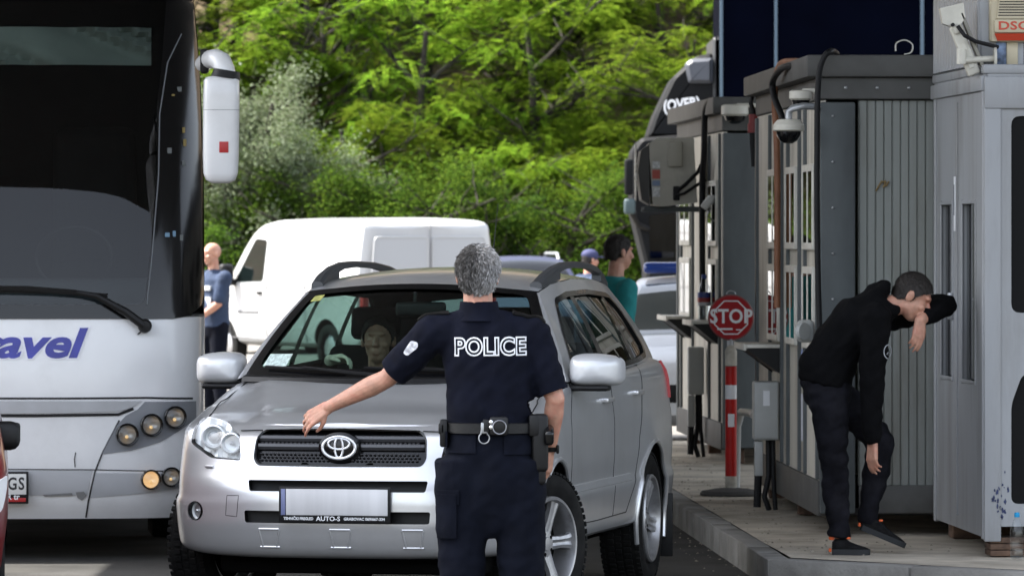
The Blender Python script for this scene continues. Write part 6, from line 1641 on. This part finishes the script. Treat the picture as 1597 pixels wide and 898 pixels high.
wt = MB(); dw = (wrR - elR).normalized(); ringloft(wt, [(wrR - dw * .010, lat, fw, .036, .036), (wrR + dw * .014, lat, fw, .035, .035)], 20); wt.rbox(wrR + V((.034, -.01, 0)), (.014, .04, .04), .006, 2); wt.build('wrist_watch', M['black_plastic'], off)

# ------------------------------------------------ man leaning on the booth door
LY = 30.45
lm = thing('person', 'man in black hoodie and dark jeans leaning his head on the blue booth door', 'person', (0, 0, 0))
lm.location = (P(1330, 0, LY).x, LY, IZ); LB = lm.location.copy()
def R_(px, py, dy=0.): return P(px, py, LY + dy) - LB
fx = V((1, 0, 0)); body = MB()
hu = (R_(1412, 433) - R_(1436, 492)).normalized(); hf = V((.83, -.12, -.54))
hcen = R_(1423, 463, -.02)
at2, Mh2 = head(body, hcen, (.54, 0, .84), hf, 1.03)
nb = R_(1385, 478, -.02); body.cap(nb, .062, hcen + V((-.04, .0, -.03)), .055)
pel, wst, chs, shc = R_(1290, 588), R_(1303, 545), R_(1345, 495), R_(1375, 474)
yl = V((0, 1, 0))
def sec(a, b_, c, rx, ry): d = (V(b_) - V(a)).normalized(); return (c, yl, d.cross(yl) * -1, rx, ry)
ringloft(body, [sec(pel, wst, pel, .12, .08), sec(pel, chs, wst, .13, .09), sec(wst, shc, chs, .15, .10), sec(chs, shc, shc, .12, .08)])
sN, sF = R_(1366, 496, -.19), R_(1392, 492, .16); eN, eF = R_(1359, 595, -.20), R_(1474, 476, .12); wN, wF = R_(1361, 688, -.19), R_(1437, 498, -.09)
chain(body, [sN, eN], [.055, .042]); chain(body, [eN, eN.lerp(wN, .3), wN], [.042, .044, .029]); chain(body, [sF, eF], [.055, .042]); chain(body, [eF, eF.lerp(wF, .3), wF], [.042, .044, .030])
hand(body, wN + V((0, 0, -.01)), V((-.04, .02, -1)), V((.75, .6, 0)), -1, (.35, .42, .5, .55), thumb=.5)
hand(body, wF + (wF - eF).normalized() * .012, V((-.15, -.25, -1)), V((-.5, .8, 0)), 1, (.35, .40, .45, .45), thumb=.45)
hN, hF = R_(1292, 600, -.07), R_(1300, 604, .07); kN, kF = R_(1300, 712, -.09), R_(1374, 690, .10); aN, aF = R_(1308, 830, -.09), R_(1352, 806, .10)
chain(body, [hN, kN, aN], [.06, .05, .038]); chain(body, [hF, kF, aF], [.06, .05, .038])
bme = remesh(body, .0055, 5); paint(bme, [M['skin']], []); link('body', bme, lm)
link('hair', hair_mesh(at2, Mh2, 1.03, M['hair_dark'], thick=.006, nape=-.055, hairline=.068, rough_=.0015, vox=.005, strands=6000, slen=.009, strand_m=M['strand_dark']), lm)
hd2 = MB()
ringloft(hd2, [sec(pel, wst, R_(1286, 600), .186, .140), sec(pel, wst, R_(1288, 580), .190, .150), sec(pel, chs, R_(1302, 545), .178, .140), sec(wst, chs, R_(1324, 516), .185, .142), sec(wst, shc, chs, .195, .140), sec(chs, shc, R_(1366, 482), .18, .115), sec(chs, shc, R_(1386, 470), .10, .08)], 32, 2.2)
chain(hd2, [R_(1352, 492, -.12), sN, sN.lerp(eN, .5), eN], [.085, .085, .078, .068]); chain(hd2, [eN, eN.lerp(wN, .5), eN.lerp(wN, .93)], [.066, .060, .046])
chain(hd2, [R_(1375, 490, .1), sF, sF.lerp(eF, .5), eF], [.08, .085, .074, .066]); chain(hd2, [eF, eF.lerp(wF, .5), eF.lerp(wF, .80)], [.064, .056, .046])
# hood bunched behind the neck
for (px, py, dy, r) in ((1366, 462, -.08, .055), (1364, 458, .0, .062), (1366, 462, .08, .055), (1380, 452, -.05, .045), (1378, 450, .03, .045), (1396, 484, -.085, .035), (1398, 486, .06, .035)): hd2.ell(R_(px, py, dy), r, 10)
hme = remesh(hd2, .010, 6)
displace(hme, lambda co, n: .008 * nz(co, 9, 9, 9, 2.) + .012 * noise.noise(V(((co.x - co.z) * 17, co.y * 7, (co.x + co.z) * 5))) + .003 * nz(co, 28, 28, 28, 5.))
bvl = bvh_of(hme); paint(hme, [M['blackcloth']], []); ho = link('hoodie', hme, lm)
# circle emblem with B on the chest
def on_l(k, off_=.002):
    out = []
    for p in k.v:
        h = bvl.ray_cast(p + V((.0, -.6, 0)), V((0, 1, 0))); out.append((h[0] if h[0] else p) - V((0, off_, 0)))
    k.v = out
k = MB(); c = R_(1382, 547); 
rg = []
for i in range(40): a = 2 * pi * i / 40; rg.append((.038 * cos(a) * .8, .040 * sin(a)))
k.add([c + V((x, 0, z)) for x, z in rg] + [c + V((x * .88, 0, z * .88)) for x, z in rg], [(i, (i + 1) % 40, 40 + (i + 1) % 40, 40 + i) for i in range(40)]); tmb = text_mb('B', .055, 0, bold=.002); tmb.xf(Matrix.Translation(c) @ Matrix.Rotation(.35, 4, 'Y') @ Matrix.Rotation(pi / 2, 4, 'X') @ Matrix.Diagonal((.8, 1, 1, 1))); k.add(tmb.v, tmb.f); on_l(k)
link('chest_emblem', smooth(solid(k.mesh('e', mat('grey print', (.40, .41, .43), rough=.8), None), .001, 0), 60), ho)
jn = MB()
ringloft(jn, [sec(pel, wst, R_(1291, 575), .165, .125), (R_(1288, 592), yl, fx, .175, .135), (R_(1289, 612), yl, fx, .178, .130), (R_(1292, 632), yl, fx, .165, .115)], 28, 2.2)
def lg(pts, rad):
    ringloft(jn, [(p, yl, fx, a, b_) for p, (a, b_) in zip(pts, rad)], 22, 2.1)
lg([R_(1291, 612, -.085), R_(1295, 650, -.09), R_(1299, 700, -.09), R_(1302, 735, -.09), R_(1305, 780, -.09), R_(1308, 815, -.09), R_(1309, 838, -.09)], [(.10, .115), (.095, .098), (.078, .082), (.070, .075), (.066, .070), (.058, .060), (.060, .062)])
jn.cap(R_(1300, 610, .09), .10, R_(1345, 655, .10), .088); jn.cap(R_(1345, 655, .10), .088, R_(1374, 690, .10), .076); jn.cap(R_(1374, 690, .1), .075, R_(1364, 745, .1), .070); jn.cap(R_(1364, 745, .1), .068, R_(1353, 808, .1), .052)
jme = remesh(jn, .010, 4)
displace(jme, lambda co, n: .006 * nz(co, 12, 10, 10, 2.) + .011 * noise.noise(V(((co.x + co.z * .3) * 8, co.y * 8, (co.z - co.x * .4) * 22))) * (1 + smoothstep(.25, .1, co.z)) + .003 * nz(co, 30, 30, 30, 5.))
paint(jme, [M['denim']], []); link('jeans', jme, lm)
M['sneaker'] = mat('dark sneaker mesh', (.006, .006, .0065), rough=.85, spec=.2, var=.6, vscale=40, bump=.4, bscale=150)
M['sole'] = mat('grey rubber sole', (.030, .032, .034), rough=.8, spec=.2)
M['orange'] = mat('orange sneaker trim', (.75, .13, .03), rough=.6)
for (hl_, to_, up) in ((R_(1298, 861, -.09), R_(1343, 861, -.11), V((0, 0, 1))), (R_(1341, 824, .10), R_(1410, 853, .10), V((.35, 0, .94)))):
    hl_ = V(hl_); to_ = V(to_)
    if up.x == 0: hl_.z = .006; to_.z = .006
    if up.x == 0: to_ = hl_ + (to_ - hl_).normalized() * .20
    k = MB(); shoe(k, hl_, to_, up, .046, .085); so_ = k.build('sneaker', M['sneaker'], lm, 60)
    k = MB(); sole(k, hl_, to_, up, .049, .026); k.build('sole', M['sole'], so_)
    d_ = (to_ - hl_).normalized(); u_ = V((0, 1, 0)).cross(d_) * -1 if False else d_.cross(V((0, -1, 0))).normalized(); u_ = u_ if u_.z > 0 else -u_
    k = MB(); k.rbox(hl_ + u_ * .085 - d_ * .004, (.03, .045, .022), .008, 2); k.rbox(hl_ + d_ * .085 + u_ * .085 + V((0, -.02, 0)), (.022, .02, .012), .004, 2); k.rbox(hl_ - d_ * .012 + u_ * .02, (.014, .05, .02), .005, 2); k.build('trim', M['orange'], so_)

# ------------------------------------------------ simple standing figures
def standing(label, X, Y, z0, h, face, top, trous, hair, shortsleeve, arms, pose=None, lean=0.):
    """figure facing angle `face` (0 = +Y, away from us); arms: list of (shoulder side, elbow offset, wrist offset) in units of h"""
    t = thing('person', label, 'person', (X, Y, z0), face); s = h / 1.78
    b_ = MB(); k = MB(); j = MB()
    at_, Mh = head(b_, (0, .03 + lean, 1.66 * s), (0, .06, 1), (0, 1, -.03), s)
    b_.cap((0, 0 + lean * .9, 1.46 * s), .06 * s, (0, .015 + lean, 1.6 * s), .055 * s)
    ringloft(b_, [((0, 0, .95 * s), (1, 0, 0), (0, 1, 0), .13, .09), ((0, .0, 1.2 * s), (1, 0, 0), (0, 1, 0), .14, .09), ((0, lean * .7, 1.4 * s), (1, 0, 0), (0, 1, 0), .15, .09), ((0, lean * .8, 1.48 * s), (1, 0, 0), (0, 1, 0), .07, .06)])
    ringloft(k, [((0, 0, .90 * s), (1, 0, 0), (0, 1, 0), .19, .135), ((0, .01, 1.05 * s), (1, 0, 0), (0, 1, 0), .185, .14), ((0, lean * .4, 1.25 * s), (1, 0, 0), (0, 1, 0), .20, .13), ((0, lean * .7, 1.40 * s), (1, 0, 0), (0, 1, 0), .20, .115), ((0, lean * .8, 1.47 * s), (1, 0, 0), (0, 1, 0), .11, .085), ((0, lean * .85, 1.50 * s), (1, 0, 0), (0, 1, 0), .066, .066)], 28, 2.2)
    for sd, e_, w_ in arms:
        shd = V((sd * .185 * s, lean * .7, 1.41 * s)); el = shd + V(e_) * s; wr = shd + V(w_) * s
        chain(b_, [shd, el], [.055, .043]); chain(b_, [el, el.lerp(wr, .3), wr], [.042, .045, .029]); hand(b_, wr, (wr - el), V((-sd, .2, 0)), sd * -1, (.4, .45, .5, .5))
        if shortsleeve: chain(k, [shd, shd.lerp(el, .8)], [.082, .072])
        else: chain(k, [shd, el], [.080, .066]); chain(k, [el, wr.lerp(el, .06)], [.064, .048])
    for sd in (-1, 1):
        hp, kn, an = V((sd * .09, 0, .92 * s)), V((sd * .10, .02, .50 * s)), V((sd * .11, -.02, .09 * s)); chain(b_, [hp, kn, an], [.085, .055, .04]); chain(j, [hp, kn, an], [.105, .082, .066])
        q = MB(); shoe(q, (sd * .11, -.09, .005), (sd * .12, .17, .005)); q.build('shoe', M['leather'], t)
    ringloft(j, [((0, 0, .99 * s), (1, 0, 0), (0, 1, 0), .175, .125), ((0, 0, .90 * s), (1, 0, 0), (0, 1, 0), .185, .14), ((0, 0, .80 * s), (1, 0, 0), (0, 1, 0), .17, .12)])
    me = remesh(b_, .008, 4); paint(me, [M['skin']], []); link('body', me, t)
    me = remesh(k, .012, 4); displace(me, lambda co, n: .008 * nz(co, 10, 9, 7, 3.) + .004 * nz(co, 24, 22, 22, 6.)); paint(me, [top], []); sh_ = link('shirt', me, t)
    me = remesh(j, .012, 4); displace(me, lambda co, n: .006 * nz(co, 12, 12, 10, 3.)); paint(me, [trous], []); link('trousers', me, t)
    if hair is not None: link('hair', hair_mesh(at_, Mh, s, hair, thick=.006, nape=-.06, rough_=.002, vox=.007), t)
    return t, at_, Mh, s
navyT = mat('navy cotton shirt', (.018, .034, .075), rough=.85, var=.2, vscale=8)
pl_ = P(334, 0, 59); t_, a_, m_, s_ = standing('bald man in navy T-shirt standing half hidden between the coach and the white van', pl_.x, 59, 0, 1.77, radians(128), navyT, M['navy2'], None, True, [(-1, (.02, .06, -.26), (.10, .26, -.42)), (1, (.04, .02, -.28), (-.02, .18, -.48))])
k = MB(); k.rbox((-.06, .128, 1.30), (.12, .02, .05), .004); k.rbox((-.08, .128, 1.16), (.09, .02, .10), .004); k.build('shirt_print', mat('faded white print', (.4, .42, .45), rough=.9, var=.4, vscale=30), t_)
teal = mat('teal sweatshirt', (.012, .20, .205), rough=.9, var=.2, vscale=8, bump=.2, bscale=200)
pg = P(958, 0, 40); standing('dark haired man in a teal top walking past behind the silver car', pg.x, 41, 0, 1.85, radians(-62), teal, M['denim'], M['hair_dark'], False, [(-1, (-.03, .02, -.30), (-.02, .10, -.56)), (1, (.04, -.05, -.30), (.03, .03, -.57))], lean=.03)
pcap = P(917, 0, 64); t_, a_, m_, s_ = standing('person in a navy cap seen past the roof rail of the silver car', pcap.x, 64, 0, 1.68, radians(-60), navyT, M['navy2'], M['hair_dark'], True, [(-1, (-.04, .02, -.28), (-.02, .10, -.52)), (1, (.04, .02, -.28), (.02, .10, -.52))])
k = MB(); k.ell(a_(0, -.008, .055), (.092 * s_, .108 * s_, .078 * s_), 18, 0, m_); k.rbox(a_(0, .12, .045), (.13, .10, .012), .005, 2, M=m_); k.build('cap', mat('navy cap', (.03, .035, .10), rough=.8), t_)

# ------------------------------------------------ passenger behind the windscreen (car coordinates)
dr = thing('person', 'dark clothed person sitting behind the windscreen of the silver car, hand on the dashboard', 'person', (-.838, 27.0, 0), -SUV_A)
b_ = MB(); at_, Mh = head(b_, V((-.29, 2.10, 1.315)), (0, .05, 1), (.12, -1, -.12), 1.0)
b_.cap((-.29, 2.14, 1.13), .06, (-.29, 2.11, 1.25), .055)
ringloft(b_, [((-.30, 2.10, .78), (1, 0, 0), (0, 1, 0), .14, .10), ((-.30, 2.14, 1.0), (1, 0, 0), (0, 1, 0), .15, .10), ((-.29, 2.16, 1.12), (1, 0, 0), (0, 1, 0), .12, .08)])
sA, eA, wA = V((-.46, 2.10, 1.06)), V((-.52, 1.84, 1.06)), V((-.42, 1.60, 1.225))
sB, eB, wB = V((-.12, 2.10, 1.06)), V((-.06, 1.86, .98)), V((-.14, 1.64, .98))
for a_, e_, w_ in ((sA, eA, wA), (sB, eB, wB)): chain(b_, [a_, e_], [.055, .043]); chain(b_, [e_, w_], [.042, .030])
hand(b_, wA, V((.88, -.35, .12)), V((.25, -.5, -.8)), -1, (.55, .62, .66, .7), thumb=.4, r=1.12)
hand(b_, wB, V((.2, -.9, 0)), V((0, 0, -1)), 1, (.4, .4, .4, .4))
me = remesh(b_, .006, 4); paint(me, [M['skin'], mat('pale work glove', (.75, .68, .52), rough=.9, var=.2, vscale=30)], [(1, lambda c: (c - wA).length < .20 and c.y < 1.66)]); link('body', me, dr)
link('hair', hair_mesh(at_, Mh, 1.0, M['hair_dark'], thick=.008, rough_=.002, vox=.007), dr)
k = MB(); ringloft(k, [((-.30, 2.10, .74), (1, 0, 0), (0, 1, 0), .19, .14), ((-.30, 2.13, .95), (1, 0, 0), (0, 1, 0), .205, .13), ((-.29, 2.16, 1.08), (1, 0, 0), (0, 1, 0), .19, .11), ((-.29, 2.15, 1.15), (1, 0, 0), (0, 1, 0), .09, .08)], 28, 2.2)
for a_, e_, w_ in ((sA, eA, wA), (sB, eB, wB)): chain(k, [a_, e_], [.082, .064]); chain(k, [e_, w_.lerp(e_, .12)], [.062, .044])
me = remesh(k, .012, 4); displace(me, lambda co, n: .006 * nz(co, 12, 12, 10, 3.)); paint(me, [M['blackcloth']], []); link('jacket', me, dr)
# little pendant hanging from the mirror
k = MB(); p0 = WS(.0, .74) + V((.06, .10, -.06)); k.tube([p0, p0 + V((0, 0, -.10))], .003, 6); k.ell(p0 + V((0, 0, -.12)), (.018, .012, .024), 8); k.build('pendant', mat('brown pendant', (.22, .11, .04), rough=.5), suv)
# ------------------------------------------------------------------ wooded slope
def leafmat(name, c0, c1, c2, trans=.45):
    m = bpy.data.materials.new(name); m.use_nodes = True; t = m.node_tree; t.nodes.remove(t.nodes['Principled BSDF']); out = t.nodes['Material Output']
    g = t.nodes.new('ShaderNodeNewGeometry'); r = t.nodes.new('ShaderNodeValToRGB')
    r.color_ramp.elements[0].color = (*c0, 1); r.color_ramp.elements[1].color = (*c2, 1); e = r.color_ramp.elements.new(.5); e.color = (*c1, 1)
    t.links.new(g.outputs['Random Per Island'], r.inputs['Fac'])
    oi = t.nodes.new('ShaderNodeObjectInfo'); ov = t.nodes.new('ShaderNodeMapRange'); ov.inputs['To Min'].default_value = .62; ov.inputs['To Max'].default_value = 1.35; t.links.new(oi.outputs['Random'], ov.inputs['Value'])
    oh = t.nodes.new('ShaderNodeMapRange'); oh.inputs['To Min'].default_value = .488; oh.inputs['To Max'].default_value = .512; t.links.new(oi.outputs['Random'], oh.inputs['Value'])
    h0 = t.nodes.new('ShaderNodeHueSaturation'); t.links.new(r.outputs['Color'], h0.inputs['Color']); t.links.new(ov.outputs[0], h0.inputs['Value']); t.links.new(oh.outputs[0], h0.inputs['Hue'])
    d = t.nodes.new('ShaderNodeBsdfDiffuse'); tr = t.nodes.new('ShaderNodeBsdfTranslucent'); mx = t.nodes.new('ShaderNodeMixShader'); mx.inputs[0].default_value = trans
    hs = t.nodes.new('ShaderNodeHueSaturation'); hs.inputs['Hue'].default_value = .485; hs.inputs['Value'].default_value = 1.3
    t.links.new(h0.outputs['Color'], d.inputs['Color']); t.links.new(h0.outputs['Color'], hs.inputs['Color']); t.links.new(hs.outputs['Color'], tr.inputs['Color'])
    t.links.new(d.outputs[0], mx.inputs[1]); t.links.new(tr.outputs[0], mx.inputs[2])
    t.links.new(mx.outputs[0], out.inputs['Surface']); return m
LM = [leafmat('robinia leaves', (.062, .118, .011), (.108, .19, .015), (.175, .258, .027)),
      leafmat('poplar leaves', (.08, .12, .05), (.17, .21, .12), (.27, .31, .22), .25),
      leafmat('shrub leaves', (.025, .055, .009), (.05, .10, .013), (.085, .15, .02)),
      leafmat('ivy leaves', (.012, .03, .007), (.025, .055, .010), (.05, .10, .018))]
M['bark'] = mat('bark', (.022, .018, .013), rough=.95, var=.4, vscale=8, bump=.6, bscale=20)
def tree_meshes(seed, H, Rc, kind, nleaf, z0):
    """trunk mesh with limbs and a crown of leaf sprays grouped on twig ends"""
    rr = random.Random(seed); tb = MB(); tips = []
    def limb(p, d, L, r, lev):
        pts = [p]; q = p.copy(); dd = d.copy(); n = 5
        for i in range(n):
            dd = (dd + V((rr.uniform(-.22, .22), rr.uniform(-.22, .22), rr.uniform(-.08, .16)))).normalized(); q = q + dd * (L / n); pts.append(q.copy())
            if lev >= 1 and i >= 1: tips.append((q.copy(), dd.copy(), lev))
        tb.tube(pts, [lerp(r, r * .35, i / n) for i in range(n + 1)], 7 if lev == 0 else 5)
        if lev < 2:
            for k in range(8 if lev == 0 else 4):
                t = rr.uniform(.25 if lev == 0 else .3, 1.); b = pts[min(n, int(t * n))]; a = rr.uniform(0, 2 * pi)
                nd = (dd * .35 + V((cos(a), sin(a), rr.uniform(-.1, .55)))).normalized(); limb(b, nd, (Rc * rr.uniform(.65, 1.1)) if lev == 0 else L * rr.uniform(.45, .7), r * .42, lev + 1)
    limb(V((0, 0, 0)), V((rr.uniform(-.1, .1), rr.uniform(-.1, .1), 1)), H * .8, .09 + H * .008, 0)
    # fill low and round the crown so that shrubby trees reach the ground
    for i in range(int(110)):
        a = rr.uniform(0, 2 * pi); z = rr.uniform(z0, H * .95); rad = Rc * sqrt(max(0.05, 1 - ((z - H * .5) / (H * .58)) ** 2)) * rr.uniform(.5, 1.05)
        tips.append((V((rad * cos(a), rad * sin(a), z)), V((cos(a), sin(a), .2)), 2))
    lv = []; lf = []
    sprays = max(1, nleaf // 26); npad = {0: 46, 1: 95, 2: 30, 3: 26}[kind]; pads = []
    for i in range(npad):
        p, d, lev = rr.choice(tips); pads.append((p, d, rr.uniform(.30, .62) * (Rc / 2.0), rr.uniform(.06, .15)))
    for i in range(sprays):
        p, d, R_p, th = rr.choice(pads); a = rr.uniform(0, 2 * pi); q = R_p * sqrt(rr.random())
        c = p + V((q * cos(a), q * sin(a), rr.gauss(0, th) - .45 * q * q / R_p)); d = V((cos(a), sin(a), .1))
        a = rr.uniform(0, 2 * pi); ax = (d * .5 + V((cos(a), sin(a), rr.uniform(-.5, .25)))).normalized(); sd = ax.cross(V((0, 0, 1))).normalized()
        if kind in (0,):  # pinnate frond: two rows of leaflets drooping along a stalk
            L = rr.uniform(.28, .5); nl = 13
            for k in range(nl):
                t = k / nl; b = c + ax * (L * t) - V((0, 0, .16 * L * t * t * 2))
                for s in (-1, 1):
                    w = .030 * rr.uniform(.8, 1.3); ln = .085 * rr.uniform(.7, 1.25) * (1 - .4 * abs(t - .5))
                    e = (sd * s + ax * .35 + V((0, 0, rr.uniform(-.35, .15)))).normalized(); wv = ax * w
                    o = len(lv); lv.extend([b, b + e * ln * .5 + wv * .6, b + e * ln, b + e * ln * .5 - wv * .6]); lf.append((o, o + 1, o + 2, o + 3))
        else:
            sz = (.075, .055, .07, .085)[kind]
            for k in range(26):
                b = c + V((rr.gauss(0, .17), rr.gauss(0, .17), rr.gauss(0, .14)))
                a2 = rr.uniform(0, 2 * pi); e = V((cos(a2), sin(a2), rr.uniform(-.9, .4))).normalized(); wv = e.cross(V((rr.uniform(-.6, .6), rr.uniform(-.6, .6), 1))).normalized() * sz * rr.uniform(.3, .5); ln = sz * rr.uniform(.8, 1.5)
                o = len(lv); lv.extend([b, b + e * ln * .45 + wv, b + e * ln, b + e * ln * .45 - wv]); lf.append((o, o + 1, o + 2, o + 3))
    me = bpy.data.meshes.new('crown'); me.from_pydata([tuple(p) for p in lv], [], lf); me.materials.append(LM[kind])
    return tb.mesh('trunk', M['bark'], 60), me
TM = {}
def variant(key, *a):
    if key not in TM: TM[key] = tree_meshes(*a)
    return TM[key]
for k_, a in {'r0': (11, 6.6, 2.2, 0, 36000, .3), 'r1': (12, 5.8, 2.0, 0, 31000, .3), 'r2': (13, 7.2, 2.3, 0, 40000, .4), 'p0': (21, 5.2, 1.35, 1, 26000, .3), 's0': (31, 3.2, 1.9, 2, 9500, .1), 's1': (32, 4.2, 2.1, 2, 11000, .1), 'i0': (41, 2.6, 1.9, 3, 9000, .05)}.items(): variant(k_, *a)
def plant(nm, cat, label, key, px, Y, dz, sc, rz, group):
    x = (px - 798.5) * Y / FPX; z = hill(x, Y) + dz; tm, cm = TM[key]
    t = thing(nm, label, cat, (x, Y, z), rz, group); t.scale = (sc, sc, sc * random.uniform(.92, 1.08))
    link('trunk', tm, t); link('crown', cm, t); return t
GR = 'bright green trees covering the slope'
rows = []
rt_ = random.Random(17)
for r_, (Y0, n, s0) in enumerate(((103.0, 11, .62), (106.5, 11, .80), (110.5, 11, .98), (115.5, 12, 1.1), (122, 12, 1.15))):
    for i in range(n):
        px = lerp(280, 1170, (i + (.5 if r_ % 2 else 0)) / (n - .5)) + rt_.uniform(-22, 22)
        if Y0 > 110 and 520 < px < 660 and rt_.random() < .75: continue
        rows.append((px, Y0 + rt_.uniform(-1.3, 1.3), rt_.choice(('r0', 'r1', 'r2')), s0 * rt_.uniform(.82, 1.15)))
for i, (px, Y, k_, sc) in enumerate(rows):
    plant('robinia_tree', 'tree', 'largely unseen robinia tree on the wooded slope, added for the booth window reflections', k_, px, Y, -.25, sc, i * 1.7, GR)
for i, (px, Y, sc, lb) in enumerate(((388, 100.5, .98, 'silvery leaved poplar beside the coach mirror'), (452, 101, .84, 'silvery leaved poplar with pale leaf backs right of the one by the coach mirror'), (520, 101.5, .70, 'lowest silvery poplar above the roof of the white van'), (335, 101.2, .9, 'silvery poplar mostly behind the coach mirror'))):
    plant('poplar_tree', 'tree', lb, 'p0', px, Y, -.15, sc, i * 2.1, None)
for i in range(9):  # largely unseen trees, added so the booth windows have green to reflect
    plant('robinia_tree', 'tree', 'largely unseen robinia tree on the wooded slope, added for the booth window reflections', ('r0', 'r1', 'r2')[i % 3], -420 + i * 78, 105 + (i * 5) % 9, -.2, 1.0, i * 1.9, GR)
GS = 'dark shrubs along the foot of the slope'
for i in range(16):
    px = 300 + i * 58 + random.uniform(-15, 15)
    plant('shrub', 'shrub', 'dark green shrub at the foot of the wooded slope', ('s0', 's1', 'i0')[i % 3], px, 99.4 + (i * 7 % 5) * .35, -.1, random.uniform(.7, 1.0), i * 1.3, GS)
